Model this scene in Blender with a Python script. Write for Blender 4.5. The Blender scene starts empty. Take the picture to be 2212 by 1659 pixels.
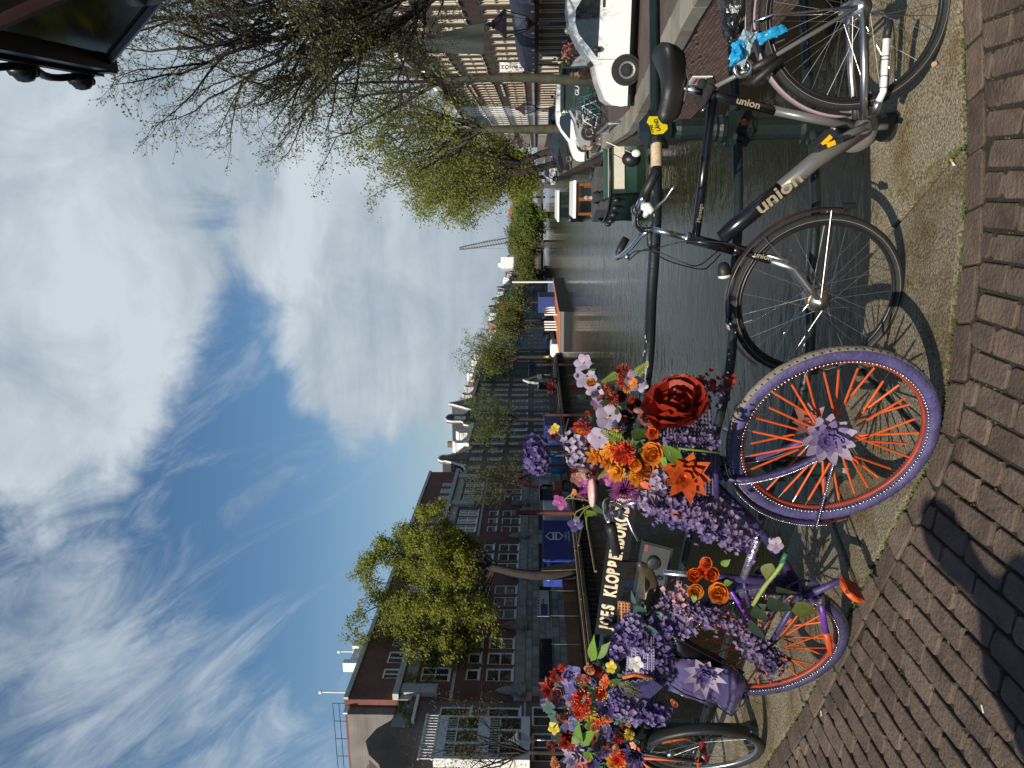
import bpy, bmesh, math, random
from mathutils import Vector as V3, Matrix
R_ = math.radians
random.seed(7)
SC = bpy.context.scene
COL = SC.collection

# ---------------------------------------------------------------- camera (portrait shot stored on its side)
CAM_H = 1.5
FPX = 1597.0                       # focal length in units of the 2212 x 1659 survey grid
PITCH = math.atan((1158 - 1106) / FPX)
CP, SP = math.cos(PITCH), math.sin(PITCH)
cam = bpy.data.cameras.new("camera"); cam_ob = bpy.data.objects.new("camera", cam); COL.objects.link(cam_ob)
cam.sensor_fit = 'HORIZONTAL'; cam.sensor_width = 36.0; cam.lens = 36.0 * FPX / 2212.0
cam.clip_start = 0.05; cam.clip_end = 6000
_view = V3((0, CP, SP)); _x = V3((0, SP, -CP)); _y = V3((1, 0, 0))
cam_ob.matrix_world = Matrix(((_x.x, _y.x, -_view.x, 0), (_x.y, _y.y, -_view.y, 0), (_x.z, _y.z, -_view.z, CAM_H), (0, 0, 0, 1)))
SC.camera = cam_ob
SC.render.engine = 'CYCLES'
SC.render.resolution_x, SC.render.resolution_y = 1024, 768
SC.cycles.max_bounces = 6; SC.cycles.diffuse_bounces = 3; SC.cycles.glossy_bounces = 3
SC.cycles.transmission_bounces = 4; SC.cycles.transparent_max_bounces = 8
SC.cycles.caustics_reflective = False; SC.cycles.caustics_refractive = False

# ---------------------------------------------------------------- view, sun, sky
SC.view_settings.view_transform = 'Standard'; SC.view_settings.look = 'None'
SC.view_settings.exposure = 0.0; SC.view_settings.gamma = 1.0; SC.view_settings.use_curve_mapping = False
SUN_EL = R_(37); SUN_DIR = V3((-0.44, -0.90, 0)).normalized()      # towards the sun, on the plan
sun_vec = V3((SUN_DIR.x * math.cos(SUN_EL), SUN_DIR.y * math.cos(SUN_EL), math.sin(SUN_EL)))
sl = bpy.data.lights.new("sun", 'SUN'); sl.energy = 5.0; sl.angle = R_(0.5); sl.color = (1.0, 0.91, 0.78)
so = bpy.data.objects.new("sun", sl); COL.objects.link(so); so.location = (0, 0, 60)
so.rotation_euler = sun_vec.to_track_quat('Z', 'Y').to_euler()

def ray(x, y):
    """direction of sight for a survey-grid point (x right, y down in the stored picture)"""
    a = (1659 - y - 829.5) / FPX; v = (1106 - x) / FPX
    return V3((a, CP - v * SP, SP + v * CP))

def build_world():
    w = bpy.data.worlds.new("World"); SC.world = w; w.use_nodes = True
    nt = w.node_tree; nt.nodes.clear(); N = nt.nodes.new; L = nt.links.new
    def math_(op, a, b=None, c=None, clamp=False):
        n = N('ShaderNodeMath'); n.operation = op; n.use_clamp = clamp
        for i, s in enumerate((a, b, c)):
            if s is None: continue
            if isinstance(s, (int, float)): n.inputs[i].default_value = s
            else: L(s, n.inputs[i])
        return n.outputs[0]
    sky = N('ShaderNodeTexSky'); sky.sky_type = 'NISHITA'; sky.sun_disc = False
    sky.sun_elevation = SUN_EL; sky.sun_rotation = math.atan2(SUN_DIR.x, SUN_DIR.y)
    sky.air_density = 1.2; sky.dust_density = 0.2; sky.ozone_density = 2.0
    tc = N('ShaderNodeTexCoord'); g = tc.outputs['Generated']
    sep = N('ShaderNodeSeparateXYZ'); L(g, sep.inputs[0])
    z = math_('MAXIMUM', sep.outputs[2], 0.0)
    zz = math_('ADD', z, 0.16)
    cx = math_('DIVIDE', sep.outputs[0], zz); cy = math_('DIVIDE', sep.outputs[1], zz)
    comb = N('ShaderNodeCombineXYZ'); L(cx, comb.inputs[0]); L(cy, comb.inputs[1])
    def noise(vec, scale, detail, rough, dist=0.0, rot=0.0, sx=1.0, sy=1.0, off=(0, 0, 0)):
        mp = N('ShaderNodeMapping'); L(vec, mp.inputs[0]); mp.inputs['Rotation'].default_value = (0, 0, rot)
        mp.inputs['Scale'].default_value = (sx, sy, 1); mp.inputs['Location'].default_value = off
        n = N('ShaderNodeTexNoise'); n.inputs['Scale'].default_value = scale; n.inputs['Detail'].default_value = detail
        n.inputs['Roughness'].default_value = rough; n.inputs['Distortion'].default_value = dist
        L(mp.outputs[0], n.inputs['Vector']); return n.outputs[0]
    n1 = noise(comb.outputs[0], 0.9, 8, 0.56, 0.5, off=(3.1, 1.7, 0))
    n3 = noise(g, 7.5, 9, 0.62, 0.6, off=(2, 2, 5))
    # where the cloud banks and the clear lanes stand: soft patches round fixed bearings
    def patch_sum(items):
        acc = None
        for x, y, rad, wt in items:
            d = ray(x, y).normalized()
            dn = N('ShaderNodeVectorMath'); dn.operation = 'DOT_PRODUCT'; L(g, dn.inputs[0]); dn.inputs[1].default_value = d
            k = 1.0 / (1 - math.cos(R_(rad)))
            m = math_('MULTIPLY', math_('POWER', 2.718, math_('MULTIPLY_ADD', dn.outputs['Value'], k, -k)), wt)
            acc = m if acc is None else math_('ADD', acc, m)
        return acc
    acc = patch_sum([  # survey point, angular radius (deg), weight
        (60, 200, 15, .42), (60, 560, 13, .50), (230, 620, 11, .46), (330, 400, 10, .44), (140, 850, 8, .34), (300, 800, 6, .24),
        (700, 470, 9, .50), (820, 640, 9, .50), (760, 800, 6, .42), (710, 930, 4.5, .46), (800, 1000, 4, .16), (900, 480, 12, .46), (600, 330, 7, .30), (860, 300, 14, .40), (960, 700, 8, .30),
        (450, 380, 3.0, -.28), (485, 470, 3.6, -.42), (520, 580, 4.6, -.52), (530, 680, 4.0, -.4), (500, 760, 6, -.34), (560, 900, 6, -.40), (470, 1000, 8, -.40), (480, 1150, 9, -.40), (640, 1250, 9, -.40), (400, 1330, 8, -.20), (600, 1100, 7, -.30),
        (575, 975, 1.6, .55), (590, 950, 1.2, .3), (640, 870, 1.3, .34), (475, 1155, 1.8, .30), (60, 1170, 2.5, .25), (330, 980, 3, .18), (240, 1130, 4, .14)])
    # thin cirrus towards the left, drawn out in streaks
    d0, d1 = ray(100, 1350).normalized(), ray(480, 1120).normalized()
    along = (d1 - d0).normalized(); acr = d0.cross(along).normalized()
    def dotv(v): n = N('ShaderNodeVectorMath'); n.operation = 'DOT_PRODUCT'; L(g, n.inputs[0]); n.inputs[1].default_value = v; return n.outputs['Value']
    cv = N('ShaderNodeCombineXYZ'); L(math_('MULTIPLY', dotv(along), 2.6), cv.inputs[0]); L(math_('MULTIPLY', dotv(acr), 9.0), cv.inputs[1])
    n2 = noise(cv.outputs[0], 1.5, 9, 0.66, 1.1, off=(0.7, 3.3, 0))
    cacc = patch_sum([(120, 1560, 13, .20), (330, 1600, 12, .18), (110, 1330, 5, .28), (250, 1450, 7, .06), (450, 1540, 6, .16), (160, 1230, 5, .12), (620, 1640, 4, .12), (60, 1120, 6, .14)])
    n4 = noise(g, 3.2, 10, 0.60, 0.8, off=(7, 1, 3))
    base = math_('ADD', math_('ADD', math_('MULTIPLY_ADD', n1, 0.7, -0.35), math_('MULTIPLY_ADD', n3, 1.25, -0.625)), math_('MULTIPLY_ADD', n4, 1.3, -0.65))
    dens = math_('ADD', math_('ADD', base, 0.50), math_('MULTIPLY', acc, 0.74))
    mr = N('ShaderNodeMapRange'); mr.interpolation_type = 'SMOOTHSTEP'; L(dens, mr.inputs[0])
    mr.inputs[1].default_value = 0.44; mr.inputs[2].default_value = 1.04
    mr2 = N('ShaderNodeMapRange'); mr2.interpolation_type = 'SMOOTHSTEP'; L(math_('ADD', math_('MULTIPLY_ADD', n2, 2.4, -1.2), cacc), mr2.inputs[0])
    mr2.inputs[1].default_value = 0.02; mr2.inputs[2].default_value = 1.0
    wisps = math_('MULTIPLY', mr2.outputs[0], 0.8)
    cover = math_('MAXIMUM', mr.outputs[0], wisps)
    # haze belt over the horizon
    hz = math_('POWER', math_('SUBTRACT', 1.0, math_('MINIMUM', math_('MULTIPLY', z, 3.0), 1.0)), 1.6)
    # cloud tone: bright edges, greyer thick middle
    tone = N('ShaderNodeMapRange'); L(math_('ADD', math_('MULTIPLY', noise(comb.outputs[0], 1.6, 7, 0.6, 0.5, off=(9, 4, 0)), .6), math_('MULTIPLY', n3, .4)), tone.inputs[0])
    tone.inputs[1].default_value = 0.36; tone.inputs[2].default_value = 0.58; tone.inputs[3].default_value = 0.0; tone.inputs[4].default_value = 1.0
    cc = N('ShaderNodeMixRGB'); L(tone.outputs[0], cc.inputs[0])
    cc.inputs[1].default_value = (0.46, 0.58, 0.69, 1); cc.inputs[2].default_value = (0.88, 0.98, 1.07, 1)
    hs = N('ShaderNodeHueSaturation'); hs.inputs['Saturation'].default_value = 1.2; L(sky.outputs[0], hs.inputs['Color'])
    b1 = N('ShaderNodeBackground'); L(hs.outputs[0], b1.inputs[0]); b1.inputs[1].default_value = 0.092
    b2 = N('ShaderNodeBackground'); L(cc.outputs[0], b2.inputs[0]); b2.inputs[1].default_value = 0.70
    mx = N('ShaderNodeMixShader'); L(cover, mx.inputs[0]); L(b1.outputs[0], mx.inputs[1]); L(b2.outputs[0], mx.inputs[2])
    b3 = N('ShaderNodeBackground'); b3.inputs[0].default_value = (0.50, 0.61, 0.72, 1); b3.inputs[1].default_value = 0.66
    mh = N('ShaderNodeMixShader'); L(math_('MULTIPLY', hz, 0.9), mh.inputs[0]); L(mx.outputs[0], mh.inputs[1]); L(b3.outputs[0], mh.inputs[2])
    out = N('ShaderNodeOutputWorld'); L(mh.outputs[0], out.inputs[0])
build_world()

# ---------------------------------------------------------------- placing
ZUP = V3((0, 0, 1)); CAMP = V3((0, 0, CAM_H))
YAW = R_(14.8)
CD = V3((math.sin(YAW), math.cos(YAW), 0)); CN = V3((math.cos(YAW), -math.sin(YAW), 0))   # along the canal / across it to the right
def Q(s, t, z=0.0): return CD * s + CN * t + ZUP * z
def at(x, y, Y):
    r = ray(x, y); return CAMP + r * (Y / r.y)
def on_z(x, y, z):
    r = ray(x, y); return CAMP + r * ((z - CAM_H) / r.z)
def on_t(x, y, t):
    r = ray(x, y); p = CAMP + r * (t / r.dot(CN)); return p.dot(CD), p.z
def on_plane(x, y, o, n):
    r = ray(x, y); return CAMP + r * ((o - CAMP).dot(n) / r.dot(n))
K = 0.5486
def S(x, y): return x * K, y * K                       # full-size picture point -> survey grid
def gz(x):                                             # the bridge deck rises to the left
    u = 0.5 - x
    return (.055 * u + .028 * math.sqrt(u * u + .06)) / (1 + .10 * max(u, 0))
def on_deck(x, y, h=0.0):
    p = on_z(x, y, h)
    for _ in range(12): p = on_z(x, y, gz(p.x) + h)
    return p
def zq(s):                                             # level of the right quay street
    if s < 14: return -1.0
    if s < 20: return -1.0 - 0.13 * (s - 14) / 6
    if s < 45: return -1.13 - 0.37 * (s - 20) / 25
    return -1.5
WATER = -2.6; LQ = -1.55

# ---------------------------------------------------------------- mesh builder
class MB:
    def __init__(s): s.v = []; s.f = []; s.m = []; s.cur = 0
    def add(s, vs, fs):
        o = len(s.v); s.v.extend([tuple(p) for p in vs]); s.f.extend([tuple(i + o for i in f) for f in fs]); s.m.extend([s.cur] * len(fs)); return s
    def quad(s, a, b, c, d): return s.add((a, b, c, d), ((0, 1, 2, 3),))
    def poly(s, pts): return s.add(pts, (tuple(range(len(pts))),))
    def obox(s, o, ax, ay, az):
        o = V3(o); p = [o, o + ax, o + ax + ay, o + ay]; p += [q + az for q in p]
        return s.add(p, ((3, 2, 1, 0), (4, 5, 6, 7), (0, 1, 5, 4), (1, 2, 6, 5), (2, 3, 7, 6), (3, 0, 4, 7)))
    def box(s, c, sx, sy, sz, ex=V3((1, 0, 0)), ey=V3((0, 1, 0)), ez=V3((0, 0, 1))):
        c = V3(c); return s.obox(c - ex * sx / 2 - ey * sy / 2 - ez * sz / 2, ex * sx, ey * sy, ez * sz)
    def bevel_box(s, c, sx, sy, sz, b, ex=V3((1, 0, 0)), ey=V3((0, 1, 0)), ez=V3((0, 0, 1))):
        c = V3(c); P = []
        for k, (ins, h) in enumerate(((0, 0), (0, sz - b), (b, sz))):
            for qx, qy in ((-1, -1), (1, -1), (1, 1), (-1, 1)):
                P.append(c + ex * qx * (sx / 2 - ins) + ey * qy * (sy / 2 - ins) + ez * (h - sz / 2))
        F = [(3, 2, 1, 0), (8, 9, 10, 11)]
        for k in (0, 4):
            for i in range(4): F.append((k + i, k + (i + 1) % 4, k + 4 + (i + 1) % 4, k + 4 + i))
        return s.add(P, F)
    def prism(s, pts, h):
        """closed outline (list of Vector) swept by the vector h"""
        n = len(pts); P = [V3(p) for p in pts] + [V3(p) + h for p in pts]
        F = [tuple(reversed(range(n))), tuple(range(n, 2 * n))]
        F += [(i, (i + 1) % n, n + (i + 1) % n, n + i) for i in range(n)]
        return s.add(P, F)
    def tube(s, pts, r, n=8, closed=False, caps=True, flat=None):
        pts = [V3(p) for p in pts]; m = len(pts)
        if m < 2: return s
        rr = r if isinstance(r, (list, tuple)) else [r] * m
        T = []
        for i in range(m):
            a = pts[i - 1] if (i > 0 or closed) else pts[i]; b = pts[(i + 1) % m] if (i < m - 1 or closed) else pts[i]
            t = (b - a); T.append(t.normalized() if t.length > 1e-9 else ZUP.copy())
        u = T[0].orthogonal().normalized() if abs(T[0].z) > .9 else T[0].cross(ZUP).normalized()
        P = []
        for i in range(m):
            u = (u - T[i] * u.dot(T[i])); u = u.normalized() if u.length > 1e-6 else T[i].orthogonal().normalized()
            w = T[i].cross(u)
            for k in range(n):
                a = 2 * math.pi * (k + .5) / n
                P.append(pts[i] + u * math.cos(a) * rr[i] + w * math.sin(a) * rr[i] * (flat or 1.0))
        F = []
        for i in range(m if closed else m - 1):
            j = (i + 1) % m
            for k in range(n): F.append((i * n + k, i * n + (k + 1) % n, j * n + (k + 1) % n, j * n + k))
        if caps and not closed:
            F.append(tuple(reversed(range(n)))); F.append(tuple(range((m - 1) * n, m * n)))
        return s.add(P, F)
    def lathe(s, prof, n=16, o=V3((0, 0, 0)), ax=ZUP, caps=True):
        ax = V3(ax).normalized(); u = ax.orthogonal().normalized() if abs(ax.z) < .99 else V3((1, 0, 0)); w = ax.cross(u)
        P = []; m = len(prof)
        for r, h in prof:
            for k in range(n):
                a = 2 * math.pi * (k + .5) / n
                P.append(V3(o) + ax * h + (u * math.cos(a) + w * math.sin(a)) * max(r, 1e-4))
        F = []
        for i in range(m - 1):
            for k in range(n): F.append((i * n + k, i * n + (k + 1) % n, (i + 1) * n + (k + 1) % n, (i + 1) * n + k))
        if caps: F.append(tuple(reversed(range(n)))); F.append(tuple(range((m - 1) * n, m * n)))
        return s.add(P, F)
    def ball(s, c, rx, ry, rz, n=10, m=6, ex=V3((1, 0, 0)), ey=V3((0, 1, 0)), ez=V3((0, 0, 1))):
        P = []; c = V3(c)
        for i in range(m + 1):
            th = math.pi * i / m
            for k in range(n):
                a = 2 * math.pi * k / n
                P.append(c + ex * rx * math.sin(th) * math.cos(a) + ey * ry * math.sin(th) * math.sin(a) + ez * rz * math.cos(th))
        F = []
        for i in range(m):
            for k in range(n): F.append((i * n + k, (i + 1) * n + k, (i + 1) * n + (k + 1) % n, i * n + (k + 1) % n))
        return s.add(P, F)
    def ring(s, c, u, w, R, r, nR=48, nr=8, a0=0.0, a1=2 * math.pi, rw=None):
        """torus or arc in the plane u,w; rw = half width across the plane"""
        ax = u.cross(w); closed = abs(a1 - a0) > 6.28; P = []; c = V3(c)
        cnt = nR if closed else nR + 1
        for i in range(cnt):
            a = a0 + (a1 - a0) * i / nR; d = u * math.cos(a) + w * math.sin(a)
            for k in range(nr):
                b = 2 * math.pi * (k + .5) / nr
                P.append(c + d * (R + r * math.cos(b)) + ax * ((rw or r) * math.sin(b)))
        F = []
        for i in range(cnt if closed else cnt - 1):
            j = (i + 1) % cnt
            for k in range(nr): F.append((i * nr + k, j * nr + k, j * nr + (k + 1) % nr, i * nr + (k + 1) % nr))
        if not closed: F.append(tuple(range(nr))); F.append(tuple(reversed(range((cnt - 1) * nr, cnt * nr))))
        return s.add(P, F)
    def build(s, name, mat, parent=None, smooth=False, label=None, kind=None):
        me = bpy.data.meshes.new(name); me.from_pydata(s.v, [], s.f)
        mats = mat if isinstance(mat, (list, tuple)) else [mat]
        for m_ in mats: me.materials.append(m_)
        if len(mats) > 1: me.polygons.foreach_set('material_index', s.m)
        if smooth: me.polygons.foreach_set('use_smooth', [True] * len(me.polygons))
        me.update()
        return link(name, me, parent, label, kind)
def link(name, me, parent=None, label=None, kind=None):
    o = bpy.data.objects.new(name, me); COL.objects.link(o)
    if parent is not None: put_under(o, parent)
    if label: o['label'] = label
    if kind: o['kind'] = kind
    return o
def world_of(o):
    m = o.matrix_basis.copy()
    return (world_of(o.parent) @ o.matrix_parent_inverse @ m) if o.parent else m
def put_under(o, parent):
    o.parent = parent; o.matrix_parent_inverse = world_of(parent).inverted()
def thing(name, label, cat, loc, group=None, kind=None):
    o = bpy.data.objects.new(name, None); COL.objects.link(o); o.location = loc; o.empty_display_size = .1
    return tag(o, label, cat, group, kind)
def tag(o, label, cat, group=None, kind=None):
    o['label'] = label; o['category'] = cat
    if group: o['group'] = group
    if kind: o['kind'] = kind
    return o
def structure(o, label=None):
    o['kind'] = 'structure'
    if label: o['label'] = label
    return o

# ---------------------------------------------------------------- materials
MATS = {}
def mat(name, col, rough=.6, metal=0.0, var=.12, scale=8.0, bump=0.0, bscale=None, spec=.5, coat=0.0, detail=5, transl=0.0, col2=None, stretch=None, trans=0.0):
    if name in MATS: return MATS[name]
    m = bpy.data.materials.new(name); m.use_nodes = True; nt = m.node_tree; b = nt.nodes['Principled BSDF']; L = nt.links.new
    b.inputs['Roughness'].default_value = rough; b.inputs['Metallic'].default_value = metal
    b.inputs['Specular IOR Level'].default_value = spec; b.inputs['Coat Weight'].default_value = coat
    b.inputs['Transmission Weight'].default_value = trans
    tc = nt.nodes.new('ShaderNodeTexCoord'); vec = tc.outputs['Object']
    if stretch:
        mp = nt.nodes.new('ShaderNodeMapping'); mp.inputs['Scale'].default_value = stretch; L(vec, mp.inputs[0]); vec = mp.outputs[0]
    n = nt.nodes.new('ShaderNodeTexNoise'); n.inputs['Scale'].default_value = scale; n.inputs['Detail'].default_value = detail; n.inputs['Roughness'].default_value = .62
    L(vec, n.inputs['Vector'])
    r = nt.nodes.new('ShaderNodeMapRange'); L(n.outputs[0], r.inputs[0]); r.inputs[1].default_value = .3; r.inputs[2].default_value = .7
    mx = nt.nodes.new('ShaderNodeMixRGB'); L(r.outputs[0], mx.inputs[0])
    c2 = col2 or tuple(min(1, c * (1 + var) + var * .01) for c in col)
    c1 = tuple(c * (1 - var) for c in col) if not col2 else col
    mx.inputs[1].default_value = (*c1, 1); mx.inputs[2].default_value = (*c2, 1)
    oi = nt.nodes.new('ShaderNodeObjectInfo'); hv = nt.nodes.new('ShaderNodeHueSaturation')
    rr = nt.nodes.new('ShaderNodeMapRange'); L(oi.outputs['Random'], rr.inputs[0]); rr.inputs[3].default_value = 1 - var * .8; rr.inputs[4].default_value = 1 + var * .8
    L(rr.outputs[0], hv.inputs['Value']); L(mx.outputs[0], hv.inputs['Color']); L(hv.outputs[0], b.inputs['Base Color'])
    if bump:
        n2 = nt.nodes.new('ShaderNodeTexNoise'); n2.inputs['Scale'].default_value = bscale or scale * 4; n2.inputs['Detail'].default_value = 6; L(vec, n2.inputs['Vector'])
        bp = nt.nodes.new('ShaderNodeBump'); bp.inputs['Strength'].default_value = bump; bp.inputs['Distance'].default_value = .02; L(n2.outputs[0], bp.inputs['Height']); L(bp.outputs[0], b.inputs['Normal'])
    if transl:
        t = nt.nodes.new('ShaderNodeBsdfTranslucent'); L(hv.outputs[0], t.inputs[0]); ms = nt.nodes.new('ShaderNodeMixShader'); ms.inputs[0].default_value = transl
        L(b.outputs[0], ms.inputs[1]); L(t.outputs[0], ms.inputs[2]); L(ms.outputs[0], nt.nodes['Material Output'].inputs[0])
    MATS[name] = m; return m
def glass_mat(name, col=(.02, .025, .03), rough=.04):
    if name in MATS: return MATS[name]
    m = mat(name, col, rough, var=.5, scale=.6, spec=.9, bump=.02, bscale=1.5); return m
def clear_mat(name, tint=(.8, .85, .85), rough=.05, fac=.5):
    """thin see-through pane"""
    m = bpy.data.materials.new(name); m.use_nodes = True; nt = m.node_tree; nt.nodes.clear(); L = nt.links.new
    g = nt.nodes.new('ShaderNodeBsdfGlossy'); g.inputs['Roughness'].default_value = rough
    t = nt.nodes.new('ShaderNodeBsdfTransparent'); t.inputs[0].default_value = (*tint, 1)
    ms = nt.nodes.new('ShaderNodeMixShader'); o = nt.nodes.new('ShaderNodeOutputMaterial')
    ms.inputs[0].default_value = .10; L(t.outputs[0], ms.inputs[1]); L(g.outputs[0], ms.inputs[2]); L(ms.outputs[0], o.inputs[0]); MATS[name] = m; return m
def brick_mat(name, c1, c2, mortar, bw=.22, bh=.065, rough=.85, along=CD, bump=.4):
    """courses of brick on an upright wall that runs along the given direction"""
    if name in MATS: return MATS[name]
    m = bpy.data.materials.new(name); m.use_nodes = True; nt = m.node_tree; b = nt.nodes['Principled BSDF']; L = nt.links.new
    b.inputs['Roughness'].default_value = rough
    ge = nt.nodes.new('ShaderNodeNewGeometry')
    d = nt.nodes.new('ShaderNodeVectorMath'); d.operation = 'DOT_PRODUCT'; L(ge.outputs['Position'], d.inputs[0]); d.inputs[1].default_value = along
    sp = nt.nodes.new('ShaderNodeSeparateXYZ'); L(ge.outputs['Position'], sp.inputs[0])
    cb = nt.nodes.new('ShaderNodeCombineXYZ'); L(d.outputs['Value'], cb.inputs[0]); L(sp.outputs[2], cb.inputs[1])
    br = nt.nodes.new('ShaderNodeTexBrick'); L(cb.outputs[0], br.inputs['Vector']); br.inputs['Scale'].default_value = 1.0
    br.inputs['Color1'].default_value = (*c1, 1); br.inputs['Color2'].default_value = (*c2, 1); br.inputs['Mortar'].default_value = (*mortar, 1)
    br.inputs['Brick Width'].default_value = bw; br.inputs['Row Height'].default_value = bh; br.inputs['Mortar Size'].default_value = .008
    br.inputs['Mortar Smooth'].default_value = .3
    n = nt.nodes.new('ShaderNodeTexNoise'); n.inputs['Scale'].default_value = .5; n.inputs['Detail'].default_value = 8; L(ge.outputs['Position'], n.inputs['Vector'])
    hv = nt.nodes.new('ShaderNodeHueSaturation'); r = nt.nodes.new('ShaderNodeMapRange'); L(n.outputs[0], r.inputs[0]); r.inputs[1].default_value = .3; r.inputs[2].default_value = .7; r.inputs[3].default_value = .68; r.inputs[4].default_value = 1.25
    L(r.outputs[0], hv.inputs['Value']); L(br.outputs['Color'], hv.inputs['Color']); L(hv.outputs[0], b.inputs['Base Color'])
    bp = nt.nodes.new('ShaderNodeBump'); bp.inputs['Strength'].default_value = bump; bp.inputs['Distance'].default_value = .01; bp.invert = True
    L(br.outputs['Fac'], bp.inputs['Height']); L(bp.outputs[0], b.inputs['Normal'])
    MATS[name] = m; return m
# ================================================================ THE SETTING
def catmull(pts, n=6):
    out = []
    P = [pts[0] * 2 - pts[1]] + list(pts) + [pts[-1] * 2 - pts[-2]]
    for i in range(1, len(P) - 2):
        for k in range(n):
            t = k / n; a, b, c, d = P[i - 1:i + 3]
            out.append(.5 * ((2 * b) + (c - a) * t + (2 * a - 5 * b + 4 * c - d) * t * t + (3 * b - a - 3 * c + d) * t ** 3))
    out.append(pts[-1].copy()); return out
def flat(p): return V3((p.x, p.y, 0))
def lift(p, h=0.0): return V3((p.x, p.y, gz(p.x) + h))
def resample(pl, step):
    out = [pl[0].copy()]; acc = 0
    for a, b in zip(pl, pl[1:]):
        d = (b - a).length; pos = 0
        while acc + (d - pos) >= step:
            pos += step - acc; acc = 0; out.append(a.lerp(b, pos / d))
        acc += d - pos
    return out
def offset_pl(pl, d):
    """shift a plan line to its left-hand side (towards the water for the kerb line)"""
    out = []
    for i, p in enumerate(pl):
        t = (pl[min(i + 1, len(pl) - 1)] - pl[max(i - 1, 0)]).normalized(); out.append(p + V3((t.y, -t.x, 0)) * d)
    return out
def near_on(pl, p):
    best = None
    for i, (a, b) in enumerate(zip(pl, pl[1:])):
        ab = b - a; t = max(0, min(1, (p - a).dot(ab) / ab.length_squared)); q = a + ab * t; d = (p - q).length
        if best is None or d < best[0]: best = (d, q, ab.normalized(), i)
    return best

# -- materials of the setting
def water_material():
    m = bpy.data.materials.new("canal_water"); m.use_nodes = True; nt = m.node_tree; b = nt.nodes['Principled BSDF']; L = nt.links.new
    b.inputs['Base Color'].default_value = (.010, .010, .006, 1); b.inputs['Roughness'].default_value = .035; b.inputs['IOR'].default_value = 1.13
    ge = nt.nodes.new('ShaderNodeNewGeometry')
    def nz(sc, sx, sy, det, rot):
        mp = nt.nodes.new('ShaderNodeMapping'); L(ge.outputs['Position'], mp.inputs[0]); mp.inputs['Scale'].default_value = (sx, sy, 1); mp.inputs['Rotation'].default_value = (0, 0, rot)
        n = nt.nodes.new('ShaderNodeTexNoise'); n.inputs['Scale'].default_value = sc; n.inputs['Detail'].default_value = det; n.inputs['Distortion'].default_value = .4; L(mp.outputs[0], n.inputs['Vector']); return n.outputs[0]
    a = nz(1.3, .8, 1.5, 3, R_(10)); c = nz(5.0, .8, 1.4, 3, R_(-20)); d = nz(.25, 1, 1, 2, 0)
    s1 = nt.nodes.new('ShaderNodeMath'); s1.operation = 'MULTIPLY'; L(a, s1.inputs[0]); L(d, s1.inputs[1])
    s2 = nt.nodes.new('ShaderNodeMath'); s2.operation = 'MULTIPLY_ADD'; L(c, s2.inputs[0]); s2.inputs[1].default_value = .16; L(s1.outputs[0], s2.inputs[2])
    bp = nt.nodes.new('ShaderNodeBump'); bp.inputs['Strength'].default_value = 1.0; bp.inputs['Distance'].default_value = .042
    L(s2.outputs[0], bp.inputs['Height']); L(bp.outputs[0], b.inputs['Normal']); return m
def granite_material():
    m = mat('granite_slab', (.195, .162, .105), .85, var=.25, scale=3.0, bump=.5, bscale=90, detail=8, col2=(.112, .076, .026))
    nt = m.node_tree; L = nt.links.new; hv = [n for n in nt.nodes if n.bl_idname == 'ShaderNodeHueSaturation'][0]
    mp = [n for n in nt.nodes if n.bl_idname == 'ShaderNodeMapRange'][0]; mp.inputs[1].default_value = .46; mp.inputs[2].default_value = .64
    n = nt.nodes.new('ShaderNodeTexNoise'); n.inputs['Scale'].default_value = 110; n.inputs['Detail'].default_value = 3; tc = nt.nodes.new('ShaderNodeTexCoord'); L(tc.outputs['Object'], n.inputs['Vector'])
    r = nt.nodes.new('ShaderNodeMapRange'); L(n.outputs[0], r.inputs[0]); r.inputs[1].default_value = .35; r.inputs[2].default_value = .65; r.inputs[3].default_value = .45; r.inputs[4].default_value = 1.65
    ml = nt.nodes.new('ShaderNodeMixRGB'); ml.blend_type = 'MULTIPLY'; ml.inputs[0].default_value = 1.0
    src = hv.inputs['Color'].links[0].from_socket; L(src, ml.inputs[1]); L(r.outputs[0], ml.inputs[2]); L(ml.outputs[0], hv.inputs['Color'])
    return m
M_water = water_material(); M_granite = granite_material()
M_paver = mat('paver_brick', (.108, .075, .054), .88, var=.36, scale=11, bump=.55, bscale=70, detail=8)
M_sand = mat('joint_sand', (.024, .021, .012), .95, var=.4, scale=25, bump=.6, bscale=120)
M_moss = mat('moss', (.085, .115, .018), .95, var=.5, scale=40, bump=.8, bscale=200)
M_green = mat('railing_paint', (.009, .017, .016), .38, var=.25, scale=5, bump=.10, bscale=40, spec=.55)
M_stone = mat('quay_stone', (.27, .25, .20), .85, var=.3, scale=1.6, bump=.4, bscale=14, col2=(.17, .15, .105))
M_wallbrick = mat('quay_brick', (.17, .098, .076), .85, var=.34, scale=2.2, bump=.3, bscale=60, col2=(.125, .08, .066))
M_mortar = mat('mortar', (.16, .145, .12), .9, var=.3, scale=3)
M_street = mat('street_klinkers', (.095, .068, .055), .9, var=.3, scale=1.2, bump=.3, bscale=6)
M_earth = mat('city_ground', (.10, .09, .08), .9, var=.3, scale=.1)

# -- ground under everything, water
g = MB(); g.quad((-3000, -3000, -4.4), (3000, -3000, -4.4), (3000, 4000, -4.4), (-3000, 4000, -4.4))
structure(g.build('ground', M_earth), 'flat ground of the city below the canal')
w = MB(); w.quad(Q(-40, -30.5, WATER), Q(-40, 14, WATER), Q(520, 14, WATER), Q(520, -30.5, WATER))
structure(w.build('water', M_water), 'dark rippled canal water')

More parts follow.
